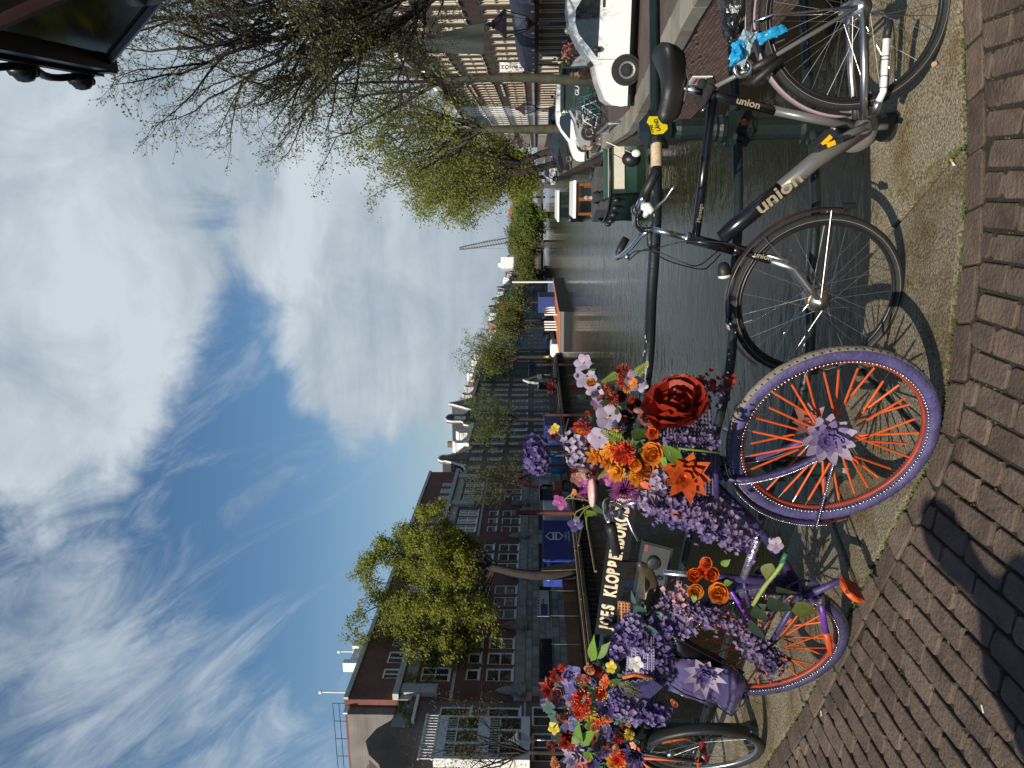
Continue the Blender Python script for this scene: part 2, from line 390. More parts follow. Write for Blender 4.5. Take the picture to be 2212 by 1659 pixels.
# -- the bridge deck: kerb line where the granite meets the row of edge bricks
kerb_px = [(3770, -620), (3776, -250), (3782, 100), (3791, 362), (3797, 542), (3791, 784), (3782, 989), (3764, 1159), (3749, 1274), (3728, 1460), (3700, 1660), (3640, 1840), (3546, 2014), (3420, 2257), (3332, 2434), (3199, 2707), (3103, 2870), (3030, 2980)]
KERB = [flat(on_deck(*S(x, y))) for x, y in kerb_px]
_e = (KERB[-1] - KERB[-3]).normalized(); KERB += [KERB[-1] + _e * .8, KERB[-1] + _e * 3.5]
KERB = resample(catmull(KERB, 5), .05)
OUTER = offset_pl(KERB, .70); EDGE = offset_pl(KERB, -.118)
deck = MB()
back = [V3((7, -5, 0)), V3((-9, -5, 0))]
base_pts = [lift(p, -.0085) for p in OUTER[::4]]
for a, b in zip(base_pts, base_pts[1:]):
    deck.quad(a, V3((a.x, -5, gz(a.x) - .035)), V3((b.x, -5, gz(b.x) - .035)), b)
BASE = structure(deck.build('bridge_deck', M_sand), 'sanded bed of the bridge pavement')
# fascia of the bridge below the granite
fa = MB(); fo = offset_pl(OUTER, -.06)
for a, b in list(zip(fo[::5], fo[5::5])): fa.quad(lift(a, -.03), lift(b, -.03), V3((b.x, b.y, -2.9)), V3((a.x, a.y, -2.9)))
structure(fa.build('bridge_wall', M_mortar), 'masonry side of the bridge above the water')

# granite slabs, one by one
pave = thing('kerb_of_granite', 'broad worn granite kerb slabs under the bridge railing', 'kerb', lift(KERB[60]))
n = len(KERB); joints = [0]; j = 0
jp = [near_on(KERB, flat(on_deck(*S(3782, 590))))[3], near_on(KERB, flat(on_deck(*S(3420, 2240))))[3]]
step = 21
marks = sorted(set([jp[0] - 2 * step, jp[0] - step, jp[0], jp[0] + step, jp[0] + 2 * step - 4] + [jp[1], jp[1] + step, jp[1] + 2 * step, jp[1] + 3 * step]))
marks = [0] + [m_ for m_ in marks if 4 < m_ < n - 5] + [n - 1]
skew = {jp[0]: 5}
for a, b in zip(marks, marks[1:]):
    if b - a < 3: continue
    top = []; gap = .013
    inner = [KERB[i] for i in range(a, b + 1)]; so = skew.get(a, 0); se = skew.get(b, 0)
    outer = [OUTER[i] for i in range(max(0, a + so), min(n - 1, b + se) + 1)]
    ti = (inner[1] - inner[0]).normalized(); inner[0] = inner[0] + ti * gap; inner[-1] = inner[-1] - ti * gap
    outer[0] = outer[0] + ti * gap; outer[-1] = outer[-1] - ti * gap
    inner = inner[::2] + ([inner[-1]] if (len(inner) % 2 == 0) else []); outer = outer[::2] + ([outer[-1]] if (len(outer) % 2 == 0) else [])
    dz = random.uniform(-.006, .004)
    ring_ = [lift(p, dz + .012) for p in inner] + [lift(p, dz + .012) for p in reversed(outer)]
    sb = MB(); sb.prism([p - ZUP * .3 for p in ring_], ZUP * .3)
    sb.build('granite_slab', M_granite, pave)

# edge bricks and the field of pavers
brickfield = thing('brick_paving', 'brown clinker pavers in running bond before the granite kerb', 'paving', V3((-.6, 2.3, .08)), kind='structure')
def in_frame(p, m=60):
    d = V3((p.x, p.y, gz(p.x))) - CAMP; k = d.y * CP + d.z * SP
    if k < .3: return False
    u = 829.5 + FPX * d.x / k; v = 1106 - FPX * (-d.y * SP + d.z * CP) / k
    return -m < u < 1659 + m and v < 2212 + m
def clip_poly(poly, q, nrm):
    out = []
    for a, b in zip(poly, poly[1:] + poly[:1]):
        da, db = (a - q).dot(nrm), (b - q).dot(nrm)
        if da >= 0: out.append(a)
        if (da >= 0) != (db >= 0): out.append(a.lerp(b, da / (da - db)))
    return out
def paver(mb, poly, dz, bev=.004):
    c = sum(poly, V3()) / len(poly); N_ = len(poly); tx, ty = random.uniform(-.012, .012), random.uniform(-.012, .012)
    def hz(p): return (p.x - c.x) * tx + (p.y - c.y) * ty
    lo = [lift(p, -.05) for p in poly]; m1 = [lift(p, dz - .004 + hz(p)) for p in poly]
    hi = [lift(p + (c - p).normalized() * bev * 1.3, dz + hz(p)) for p in poly]
    F = [tuple(range(2 * N_, 3 * N_))]
    for k in (0, N_):
        for i in range(N_): F.append((k + i, k + (i + 1) % N_, k + N_ + (i + 1) % N_, k + N_ + i))
    mb.add(lo + m1 + hi, F)
seen = []; rest = MB()
def put_paver(poly):
    poly = [p for p in poly]
    if len(poly) < 3: return
    area = abs(sum(a.x * b.y - b.x * a.y for a, b in zip(poly, poly[1:] + poly[:1]))) / 2
    if area < .0016: return
    # even winding, small jitter, rounded corners
    if sum(a.x * b.y - b.x * a.y for a, b in zip(poly, poly[1:] + poly[:1])) < 0: poly = poly[::-1]
    c = sum(poly, V3()) / len(poly)
    P = []
    for i, p in enumerate(poly):
        a = poly[i - 1]; b = poly[(i + 1) % len(poly)]; r = min(random.uniform(.006, .018), (p - a).length * .3, (p - b).length * .3)
        P += [p + (a - p).normalized() * r, p + (b - p).normalized() * r]
    P = [p + V3((random.uniform(-.0032, .0032), random.uniform(-.0032, .0032), 0)) for p in P]
    dz = random.uniform(-.0035, .003)
    if in_frame(c) and len(seen) < 298:
        mb = MB(); paver(mb, P, dz); seen.append(mb.build('brick', M_paver, brickfield))
    else: paver(rest, P, dz)
# edge row
er = resample(offset_pl(KERB, -.062), .198)
for a, b in zip(er, er[1:]):
    t = (b - a).normalized(); nn = V3((t.y, -t.x, 0)); L_ = (b - a).length / 2 - random.uniform(.004, .008); c = (a + b) / 2; W = .047
    put_paver([c - t * L_ - nn * W, c + t * L_ - nn * W, c + t * L_ + nn * W, c - t * L_ + nn * W])
# field bricks: long side along the canal direction
LB, WB, GP = .199, .0845, .0125
for i in range(-62, 40):
    off = (i % 2) * .5 * (LB + GP) + random.uniform(-.02, .02)
    for jj in range(0, 40):
        sx = .7 + jj * (LB + GP) + off; tx = i * (WB + GP)
        c = CD * sx + CN * tx
        if not (-4.4 < c.x < 2.2 and .7 < c.y < 7.0): continue
        d, q, tdir, idx = near_on(EDGE, c); nn = V3((tdir.y, -tdir.x, 0))        # nn points to the water
        if (c - q).dot(nn) > .08 or not in_frame(c, 500): continue
        poly = [c + CD * u * LB / 2 + CN * v * WB / 2 for u, v in ((-1, -1), (-1, 1), (1, 1), (1, -1))]
        if d < .14: poly = clip_poly(poly, q - nn * .004, -nn)
        put_paver(poly)
rest.build('bricks_beyond', M_paver, brickfield, kind='stuff')

# moss along the kerb and in some joints: countless tufts
ms = MB()
def tuft(p, s):
    for k in range(3):
        a = random.uniform(0, 6.28); h = s * random.uniform(.5, 1.1); q = p + V3((math.cos(a), math.sin(a), 0)) * s * random.uniform(.1, .7)
        ms.ball(q + ZUP * h * .18, s * .55, s * .5, h * .55, 5, 3)
inter = [near_on(KERB, flat(on_deck(*S(*p))))[3] for p in ((3790, 600), (3740, 1400), (3560, 1990), (3430, 2230))]
for i, p in enumerate(KERB):
    if p.y > 6 or p.x > 1.5: continue
    dens = 2.2 if any(abs(i - k) < 9 for k in inter) else .8
    for _ in range(int(dens * 5)):
        if random.random() < .75:
            q = p + V3((random.uniform(-.025, .025), random.gauss(-.004, .010), 0)); tuft(lift(q, -.002), random.uniform(.004, .0105))
jl0, jl1 = on_deck(*S(3782, 590)), on_deck(*S(3505, 784))
for k in range(320):
    f_ = random.random(); q = jl0.lerp(jl1, f_) + V3((random.gauss(0, .009 + .012 * (f_ > .55)), random.gauss(0, .009), 0)); tuft(lift(flat(q), .004), random.uniform(.005, .012))
for k in range(900):      # joints of the field
    i = random.randint(-30, 12); sx = random.uniform(2.0, 4.5); q = CD * sx + CN * ((i + .5) * (WB + GP)); d, qq, td, ix = near_on(EDGE, q)
    if (q - qq).dot(V3((td.y, -td.x, 0))) < 0 and d < random.uniform(.02, .55) ** 1.3:
        for _ in range(4): tuft(lift(q + CD * random.uniform(-.05, .05) + CN * random.gauss(0, .002), -.005), random.uniform(.003, .0065))
tag(ms.build('moss', M_moss), 'green moss tufts along the granite kerb and paving joints', 'moss', kind='stuff')

# -- railing
rail_px = [(1412, -500), (1413, -150), (1414, 0), (1416, 223), (1418, 300), (1417, 470), (1407, 640), (1395, 823), (1346, 1106), (1308, 1363), (1262, 1659), (1216, 1960)]
RAIL = [flat(on_deck(x, y, 1.0)) for x, y in rail_px]
RAIL = resample(catmull(RAIL, 8), .06)
railing = thing('bridge_railing', 'dark green tubular bridge railing with turned cast iron posts', 'railing', lift(RAIL[40]))
for h, r in ((1.0, .0235), (.66, .0215), (.34, .0215)):
    b = MB(); b.tube([lift(p, h) for p in RAIL], r, 10); b.build('rail', M_green, railing, smooth=True)
def post_at(p, t):
    nn = V3((t.y, -t.x, 0)); b = MB(); o = lift(p)
    b.lathe([(.060, .0), (.060, .05), (.050, .07), (.044, .10), (.046, .28), (.05, .30), (.050, .38), (.044, .40), (.046, .58), (.052, .60)], 14, o)
    b.lathe([(.050, .70), (.056, .71), (.058, .728), (.052, .742), (.056, .755), (.052, .77), (.043, .785), (.044, .90), (.040, .915), (.034, .93), (.036, .95)], 14, o)
    b.box(o + ZUP * .655, .105, .105, .10, t, nn); b.box(o + ZUP * .34, .095, .095, .085, t, nn)
    q = [(-1, -1), (1, -1), (1, 1), (-1, 1)]; hw = .056
    P = [o + t * i * hw + nn * j * hw + ZUP * .945 for i, j in q] + [o + t * i * hw + nn * j * hw + ZUP * 1.035 for i, j in q] + [o + t * i * .022 + nn * j * .022 + ZUP * 1.075 for i, j in q]
    F = [(3, 2, 1, 0), (8, 9, 10, 11)] + [(k + i, k + (i + 1) % 4, k + 4 + (i + 1) % 4, k + 4 + i) for k in (0, 4) for i in range(4)]
    b.add(P, F)
    for h in (1.0, .66, .34): b.lathe([(.030, -.075), (.034, -.06), (.034, .06), (.030, .075)], 10, o + ZUP * h, t)
    return b.build('post', M_green, railing)
iP = near_on(RAIL, flat(on_deck(1418, 285, 1.0)))[3]
p0 = RAIL[iP]; t0 = (RAIL[iP + 1] - RAIL[iP - 1]).normalized(); post_at(p0, t0)
iQ = near_on(RAIL, flat(on_deck(1362, 1005, 1.0)))[3]
for k in (iP - 26, iQ, iQ + 34, iQ + 68):
    if 0 < k < len(RAIL) - 1: post_at(RAIL[k], (RAIL[k + 1] - RAIL[k - 1]).normalized())
# worn patches of old paint: thin curved flakes on the rails
M_flake = mat('old_cream_paint', (.42, .40, .30), .8, var=.4, scale=60); M_tape = mat('brown_tape', (.50, .33, .17), .5, var=.3, scale=60, col2=(.72, .60, .42))
fl = MB()
for _ in range(420):
    h, r = random.choice(((1.0, .0235), (1.0, .0235), (.66, .0215), (.66, .0215), (.34, .0215))); k = random.randint(10, len(RAIL) - 12); cl = math.sin(k * .55) + math.sin(k * .21 + h * 5)
    if cl < .35: continue
    p = lift(RAIL[k], h) + (RAIL[k + 1] - RAIL[k]) * random.random(); t = (RAIL[k + 1] - RAIL[k]).normalized(); nn = V3((t.y, -t.x, 0))
    a = random.gauss(2.35, .45); L_ = random.uniform(.004, .022); da = random.uniform(.08, .22); R1 = r + .0008; pts = []
    for i in range(6):
        b_ = 6.28 * i / 6; aa = a + da * math.sin(b_) * random.uniform(.6, 1); pts.append(p + t * L_ * math.cos(b_) * random.uniform(.6, 1) + (nn * math.cos(aa) + ZUP * math.sin(aa)) * R1)
    fl.poly(pts)
fl.build('worn_paint', M_flake, railing, kind='stuff')
kT = near_on(RAIL, flat(on_deck(1418, 338, 1.0)))[3]
b = MB(); b.tube([lift(RAIL[kT] .lerp(RAIL[kT + 1], 1), 1.0), lift(RAIL[kT - 1], 1.0)], .0245, 12, caps=False); b.build('tape_wrap', M_tape, railing, smooth=True, label='torn brown tape wrapped round the top rail')

# -- lettering on the railing
def text_mesh(txt, size=1.0, extrude=0.0, shear=0.0, bold=0.0, spacing=1.0, align='LEFT'):
    cu = bpy.data.curves.new('lettering', 'FONT'); cu.body = txt; cu.size = size; cu.extrude = extrude; cu.shear = shear; cu.offset = bold; cu.space_character = spacing; cu.align_x = align; cu.resolution_u = 3
    ob = bpy.data.objects.new('lettering', cu); COL.objects.link(ob); bpy.context.view_layer.update()
    me = bpy.data.meshes.new_from_object(ob.evaluated_get(bpy.context.evaluated_depsgraph_get()))
    COL.objects.unlink(ob); bpy.data.objects.remove(ob); return me
def put_text(name, txt, size, o, ex, ey, mat_, parent, extrude=.001, sx=1.0, **kw):
    me = text_mesh(txt, size, extrude, **kw); ez = ex.cross(ey)
    for v in me.vertices: p = v.co; v.co = V3(o) + ex * p.x * sx + ey * p.y + ez * p.z
    me.materials.clear(); me.materials.append(mat_); return link(name, me, parent)
M_letter = mat('letter_cream', (.78, .66, .45), .7, var=.22, scale=40, bump=.2); M_black = mat('black_iron', (.010, .010, .011), .45, var=.3)
kA = near_on(RAIL, flat(on_deck(1309, 1372, 1.0)))[3]; kB = near_on(RAIL, flat(on_deck(1343, 1090, 1.0)))[3]
def rail_run(k0, k1):            # a straight chord of the railing seen from the street
    a, b = lift(RAIL[k0], 1.0), lift(RAIL[k1], 1.0); t = (b - a).normalized(); return a, t, V3((t.y, -t.x, 0)).normalized(), (b - a).length
aL, tL, nL, lenL = rail_run(kA, kB)
nL = -nL if nL.y > 0 else nL                                    # towards the street
upL = tL.cross(nL); upL = -upL if upL.z < 0 else upL
b = MB(); b.obox(aL - tL * .03 + nL * .026 - upL * .055, tL * (lenL + .4), nL * .006, upL * .115); b.build('name_board', M_black, railing)
word = "JOES KLOPPENBURGBRUG"; pitch = (lenL + .22) / len(word)
for i, ch in enumerate(word):
    if ch == ' ': continue
    put_text('letter', ch, .088, aL + tL * ((i + .5) * pitch) + nL * .034 - upL * .018, tL, upL, M_letter, railing, extrude=.003, shear=.22, bold=.0035, sx=.80, align='CENTER')
# information panel on brackets under the rail
kA2 = near_on(RAIL, flat(on_deck(1300, 1300, 1.0)))[3]; kB2 = near_on(RAIL, flat(on_deck(1337, 1160, 1.0)))[3]
aP, tP, nP, lenP = rail_run(kA2, kB2); nP = -nP if nP.y > 0 else nP
upP = (ZUP * .93 - nP * .36).normalized()
pan = thing('information_panel', 'dark framed information panel hung below the letters on the railing', 'panel', aP + nP * .05 - ZUP * .25)
M_panel = mat('panel_grey', (.07, .075, .075), .25, var=.2, scale=4); M_red = mat('sign_red', (.5, .03, .02), .5)
c0 = aP + nP * .045 - ZUP * .10
b = MB(); b.obox(c0 - upP * .15, tP * lenP, nP * .018, upP * .15); b.build('frame', M_black, pan)
b = MB(); b.obox(c0 + tP * .012 - upP * .138 + nP * .019, tP * (lenP - .024), nP * .002, upP * .126); b.build('panel_face', M_panel, pan)
for f_ in (.2, .75):
    b = MB(); b.obox(c0 + tP * lenP * f_ - nP * .02, tP * .04, nP * .025, ZUP * .10); b.build('bracket', M_black, pan)
for k in range(3): put_text('lettering', 'X', .016, c0 + tP * (lenP - .055 + k * .014) - upP * .03 + nP * .0212, tP, upP, M_red, pan, extrude=.0004, bold=.001)
# stickers on the post
M_yel = mat('sticker_yellow', (.80, .62, .01), .4, var=.06); M_ink = mat('ink_black', (.012, .012, .012), .5, var=.1)
nn0 = V3((t0.y, -t0.x, 0)); nn0 = -nn0 if nn0.y > 0 else nn0; ex0 = t0 if t0.x > 0 else -t0
def on_post(x, y, out=.0565): return on_plane(*S(x, y), lift(p0) + nn0 * out, nn0)
stp = [(2556, 458), (2595, 458), (2600, 482), (2628, 492), (2629, 508), (2612, 526), (2580, 530), (2566, 526), (2556, 492), (2546, 482)]
b = MB(); b.poly([on_post(*p, .0585) for p in stp]); st = b.build('sticker', M_yel, railing, label='yellow sticker with black lettering on the post head')
ttl = (on_post(2580, 462) - on_post(2580, 500)).normalized()
for tx, px, py in (('THE', 2576, 524), ('LÄND', 2601, 515)):
    o = on_post(px, py, .0592); ex = (ex0 * .985 + ZUP * .17).normalized(); put_text('lettering', tx, .023, o, ex, nn0.cross(ex) * (1 if nn0.cross(ex).z > 0 else -1), M_ink, st, extrude=.0003, bold=.0008)
M_stk = mat('sticker_print', (.02, .018, .02), .4, var=.2); M_stk2 = mat('sticker_print_red', (.30, .06, .035), .4, var=.7, scale=120)
b = MB(); c = on_post(2930, 482, .0560); b.box(c, .052, .002, .062, ex0, nn0, ZUP); s2 = b.build('sticker', M_stk, railing, label='small dark square sticker with a red print on the post')
b = MB(); b.prism([c + ex0 * math.cos(a) * .016 * random.uniform(.6, 1.2) + ZUP * math.sin(a) * .02 * random.uniform(.6, 1.2) + nn0 * .0012 for a in [k * .63 for k in range(10)]], nn0 * .0004); b.build('print', M_stk2, s2)
# ================================================================ BICYCLES
M_rubber = mat('tyre_rubber', (.012, .012, .012), .75, var=.3, scale=30, bump=.2, bscale=120)
M_rimgrey = mat('rim_reflex_grey', (.34, .33, .30), .45, var=.15, scale=20); M_rimblk = mat('rim_black', (.012, .012, .013), .35, var=.2)
M_chrome = mat('bright_steel', (.62, .62, .62), .22, 1.0, var=.15, scale=14); M_alu = mat('brushed_alloy', (.50, .50, .50), .35, 1.0, var=.15, scale=20)
M_spoke = mat('spoke_steel', (.62, .60, .55), .3, 1.0, var=.1)
M_blkpaint = mat('black_lacquer', (.006, .006, .010), .22, var=.2, spec=.6, coat=.3); M_grypaint = mat('grey_lacquer', (.20, .195, .185), .34, .35, var=.15, scale=6)
M_plastic = mat('black_plastic', (.014, .014, .015), .5, var=.25, bump=.1, bscale=60)
M_pinkguard = mat('faded_lilac_guard', (.36, .27, .30), .35, var=.15, scale=6); M_brownguard = mat('brown_guard', (.045, .028, .026), .3, var=.3)
M_white = mat('white_paint', (.80, .80, .78), .4, var=.05); M_gold = mat('gold_lettering', (.42, .34, .22), .4, .3, var=.1); M_brass = mat('hub_brown', (.20, .14, .08), .35, .7, var=.3, scale=30)
M_amber = mat('amber_reflector', (.85, .42, .01), .3, var=.1)
M_purple = mat('violet_paint', (.042, .030, .115), .45, var=.4, scale=9, bump=.25, bscale=50); M_violet = mat('bright_violet_tape', (.15, .04, .36), .4, var=.3, scale=20)
M_tyreviolet = mat('violet_tyre', (.050, .042, .115), .6, var=.45, scale=14, bump=.3, bscale=70); M_tread = mat('dusty_tread', (.20, .165, .125), .9, var=.35, scale=30, bump=.3, bscale=90)
M_orange = mat('orange_paint', (.62, .085, .010), .5, var=.22, scale=12); M_orangered = mat('orange_red_rim', (.26, .034, .010), .5, var=.3, scale=9)
M_bead = mat('silver_beads', (.72, .72, .70), .2, .9, var=.1); M_leather = mat('old_leather', (.055, .040, .022), .38, var=.4, scale=14, bump=.15)
M_groove = mat('groove_dark', (.02, .017, .014), .9)

class Cyc:
    """a bicycle standing in an upright plane; P() takes picture points on that plane, off = metres towards the viewer"""
    def __init__(s, name, label, rear, front, grp=None):
        s.r, s.f = V3(rear), V3(front); s.u = (s.f - s.r); s.u.z = 0; s.u.normalize()
        s.n = V3((s.u.y, -s.u.x, 0)); s.n = -s.n if s.n.y > 0 else s.n
        mid = (s.r + s.f) / 2; s.root = thing(name, label, 'bicycle', V3((mid.x, mid.y, gz(mid.x))), grp)
    def P(s, x, y, off=0.0): return on_plane(*S(x, y), s.f + s.n * off, s.n)
    def tube(s, name, pts, r, mat_, n=10, parent=None, label=None, sm=True):
        b = MB(); b.tube([p if isinstance(p, V3) else s.P(*p) for p in pts], r, n); return b.build(name, mat_, parent or s.root, smooth=sm, label=label)
def wheel(cy, c, u, R, rt, tyre, rim, nsp, spoke, hubmat, hubr=.03, hubw=.07, fat=0.0, beads=False, rimr=None, valve=True, label=None, tread=None):
    u = V3(u).normalized(); w = ZUP; ax = u.cross(w).normalized(); ax = -ax if ax.y > 0 else ax
    b = MB(); nr = 12; Rc = R - rt
    b.ring(c, u, w, Rc, rt, 96, nr)
    if tread:
        cosb = [math.cos(2 * math.pi * (k + 1.0) / nr) for k in range(nr)]
        b.m = [1 if cosb[i % nr] > .55 else 0 for i in range(len(b.m))]
        wh = b.build('wheel', [tyre, tread], cy.root, smooth=True, label=label)
        g = MB()
        for k in range(84):
            a = 2 * math.pi * k / 84; d = u * math.cos(a) + w * math.sin(a); tt = -u * math.sin(a) + w * math.cos(a)
            for sg in (-1, 1): g.box(V3(c) + d * (R - .0092) + ax * sg * rt * .36, .0042, rt * .62, .012, tt, (ax - tt * .35 * sg).normalized(), d)
        g.build('tread_groove', M_groove, wh, kind='stuff')
    else: wh = b.build('wheel', tyre, cy.root, smooth=True, label=label)
    b = MB(); Rr = R - 2 * rt + .003
    if rimr: b.ring(c, u, w, Rc - rt * .15, rt * .72, 96, 6, rw=rt * .99); b.build('reflex_band', rimr, wh, smooth=True); b = MB()
    b.ring(c, u, w, Rr - .006, .008, 80, 6, rw=.012); b.build('rim', rim, wh, smooth=True)
    b = MB(); b.lathe([(.012, -hubw / 2 - .02), (hubr * .5, -hubw / 2 - .008), (hubr, -hubw / 2), (hubr, -hubw / 2 + .006), (hubr * .62, -hubw / 4), (hubr * .62, hubw / 4), (hubr, hubw / 2 - .006), (hubr, hubw / 2), (hubr * .5, hubw / 2 + .008), (.010, hubw / 2 + .025)], 18, c, ax)
    b.build('hub', hubmat, wh, smooth=True)
    for k in range(nsp):
        sd = 1 if k % 2 else -1; a = 2 * math.pi * (k + .5 * random.uniform(.7, 1.3)) / nsp; cross = (1 if (k // 2) % 2 else -1) * .85
        d = u * math.cos(a) + w * math.sin(a); dh = u * math.cos(a + cross) + w * math.sin(a + cross)
        p0_ = V3(c) + dh * hubr * .9 + ax * sd * hubw * .45; p1_ = V3(c) + d * (Rr - .012) + ax * sd * .002
        b = MB(); b.tube([p0_, p1_], .0011, 5)
        if fat: 
            f0 = random.uniform(.22, .36); f1 = random.uniform(.86, 1.0)
            b.cur = 1; b.tube([p0_.lerp(p1_, f0), p0_.lerp(p1_, f1)], fat, 7)
            b.build('spoke', [M_spoke, spoke], wh)
        else: b.build('spoke', spoke, wh)
    if beads:
        b = MB(); nb = 150
        for sg in ((1, -1) if beads == 2 else (1,)):
            for k in range(nb):
                a = 2 * math.pi * k / nb; d = u * math.cos(a) + w * math.sin(a); b.ball(V3(c) + d * (R - 2 * rt + .004) + ax * sg * rt * .82, .0042, .0042, .0042, 6, 4)
        b.build('bead_string', M_bead, wh, smooth=True, kind='stuff')
    if valve:
        a = 1.2; d = u * math.cos(a) + w * math.sin(a); b = MB(); b.tube([V3(c) + d * (Rr - .012), V3(c) + d * (Rr - .05)], [.004, .003], 6); b.build('valve', M_chrome, wh)
    return wh

# ---------------------------------------------------------------- black and grey city bicycle
bkR = V3((1.382, 2.772, 0)); bkF = V3((.35, 3.05, 0)); bkR.z = gz(bkR.x) + .345; bkF.z = gz(bkF.x) + .345
B1 = Cyc('city_bicycle', 'black and grey city bicycle with bent handlebar leaning by the railing post', bkR, bkF); P = B1.P
yawF = R_(154.5); wF = wheel(B1, bkF, V3((math.cos(yawF), math.sin(yawF), 0)), .345, .018, M_rubber, M_rimblk, 36, M_spoke, M_alu, .042, .09, rimr=M_rimgrey)
wR = wheel(B1, bkR, B1.u, .352, .019, M_rubber, M_rimblk, 36, M_spoke, M_alu, .040, .11, rimr=M_rimgrey)
BB = P(3387, 502); HT0, HT1 = P(2697, 934), P(2886, 983); ST = P(2790, 368)
B1.tube('down_tube', [BB + B1.u * .01, P(3200, 640), P(3010, 800)], .033, M_grypaint, 14)
B1.tube('down_tube', [P(3075, 745), P(2960, 838), P(2835, 940)], .0335, M_blkpaint, 14, label='black upper end of the down tube')
B1.tube('top_tube', [P(2805, 395), P(2740, 925)], .0175, M_blkpaint, 12)
B1.tube('seat_tube', [P(2770, 362), P(2850, 384), P(3050, 436)], .0175, M_blkpaint, 12)
B1.tube('seat_tube', [P(3040, 433), P(3370, 502)], .0172, M_grypaint, 12, label='grey lower half of the seat tube')
B1.tube('head_tube', [HT0, HT1], .0215, M_blkpaint, 14)
B1.tube('steering_ring', [HT0 + (HT0 - HT1).normalized() * .004, HT0 + (HT0 - HT1).normalized() * -.018], .0235, M_chrome, 14)
B1.tube('seat_post', [P(2692, 346), P(2775, 364)], .0145, M_chrome, 12)
B1.tube('stem', [P(2700, 936), P(2570, 902)], .0115, M_chrome, 12)
# fork with two curved blades
fu = V3((math.cos(yawF), math.sin(yawF), 0)); fa_ = V3((fu.y, -fu.x, 0)); fa_ = -fa_ if fa_.y > 0 else fa_
fk = B1.tube('fork', [P(2880, 980), P(2925, 988)], .02, M_blkpaint, 12)
for sg in (1, -1):
    o = fa_ * sg * .052
    cr = P(2925, 988); k1 = P(3020, 1012); k2 = P(3110, 1042)
    B1.tube('fork_blade', [cr + o * .5, cr.lerp(k1, .4) + o * .95, k1 + o], [.014, .0155, .0145], M_blkpaint, 10, fk)
    B1.tube('fork_blade', [k1 + o, k2 + o, k2.lerp(bkF, .6) + o, bkF + o], [.0145, .0135, .012, .010], M_alu, 10, fk)
# chain stays, seat stays, rear dropouts
ax_ = B1.n
for sg in (1, -1):
    o = ax_ * sg * .062
    B1.tube('chain_stay', [bkR + o, bkR.lerp(BB, .5) + o * .95, BB + ax_ * sg * .035 + (bkR - BB).normalized() * .03], [.0115, .013, .014], M_alu, 10)
    B1.tube('seat_stay', [bkR + o + ZUP * .01, bkR.lerp(ST, .55) + o * .9, ST + ax_ * sg * .02 - B1.u * .012], [.008, .0085, .009], M_grypaint, 8)
# bottom bracket, chain case and cranks
b = MB(); b.lathe([(.024, -.045), (.028, -.04), (.028, .04), (.024, .045)], 16, BB, ax_); b.build('bottom_bracket', M_grypaint, B1.root, smooth=True)
b = MB(); b.lathe([(.085, -.062), (.09, -.058), (.09, -.05), (.06, -.046)], 32, BB, ax_); b.build('chain_ring', M_grypaint, B1.root, smooth=True)
b = MB(); cpts = []
for k in range(25):
    a = 2 * math.pi * k / 24; d = bkR - BB; L_ = d.length; e = d / L_; f_ = e.cross(ax_)
    cx_ = L_ * (.5 - .5 * math.cos(a)); ry = .075 - .03 * (cx_ / L_); cpts.append(BB + ax_ * -.055 + e * cx_ + f_ * math.sin(a) * ry)
b.tube(cpts[:-1], .004, 6, closed=True); b.build('chain', M_groove, B1.root, smooth=True)
def crank(c, end, off, pedal=None, mat_=M_grypaint, cyc=B1):
    n_ = cyc.n; a, e = c + n_ * off, end + n_ * (off - (c - end).dot(n_) * 0); e = end
    k = cyc.tube('crank', [a, a.lerp(e, .5), e], [.017, .0125, .013], mat_, 10)
    b = MB(); b.lathe([(.010, 0), (.010, .006)], 12, a + n_ * .014, n_); b.build('crank_bolt', M_chrome, k)
    if pedal:
        b = MB(); b.bevel_box(e + n_ * .055, .085, .075, .022, .006, *pedal); pd = b.build('pedal', M_plastic, k)
        b = MB(); b.box(e + n_ * .094, .03, .006, .017, *pedal); b.build('reflector', M_amber, pd)
    return k
t_ = (P(3240, 565) - P(3404, 498)).normalized()
crank(BB, P(3235, 572, .06), .055, (t_.cross(B1.n).cross(B1.n) * -1, B1.n, t_.cross(B1.n)))
crank(BB, P(3492, 498, -.06), -.055)
# lone yellow reflector pedal beside the tube
b = MB(); ex = (P(3225, 540, .1) - P(3225, 580, .1)).normalized(); ey = (P(3210, 590, .1) - P(3262, 530, .1)).normalized(); c = P(3240, 555, .11)
b.box(c, .085, .03, .07, (P(3212, 585, .1) - P(3270, 528, .1)).normalized(), (P(3212, 585, .1) - P(3270, 528, .1)).normalized().cross(B1.n), B1.n); pdl = b.build('pedal', M_plastic, B1.root)
b = MB(); tt = (P(3212, 585, .1) - P(3270, 528, .1)).normalized(); b.box(c + B1.n * .037, .042, .016, .006, tt, tt.cross(B1.n), B1.n); b.build('reflector', M_amber, pdl)
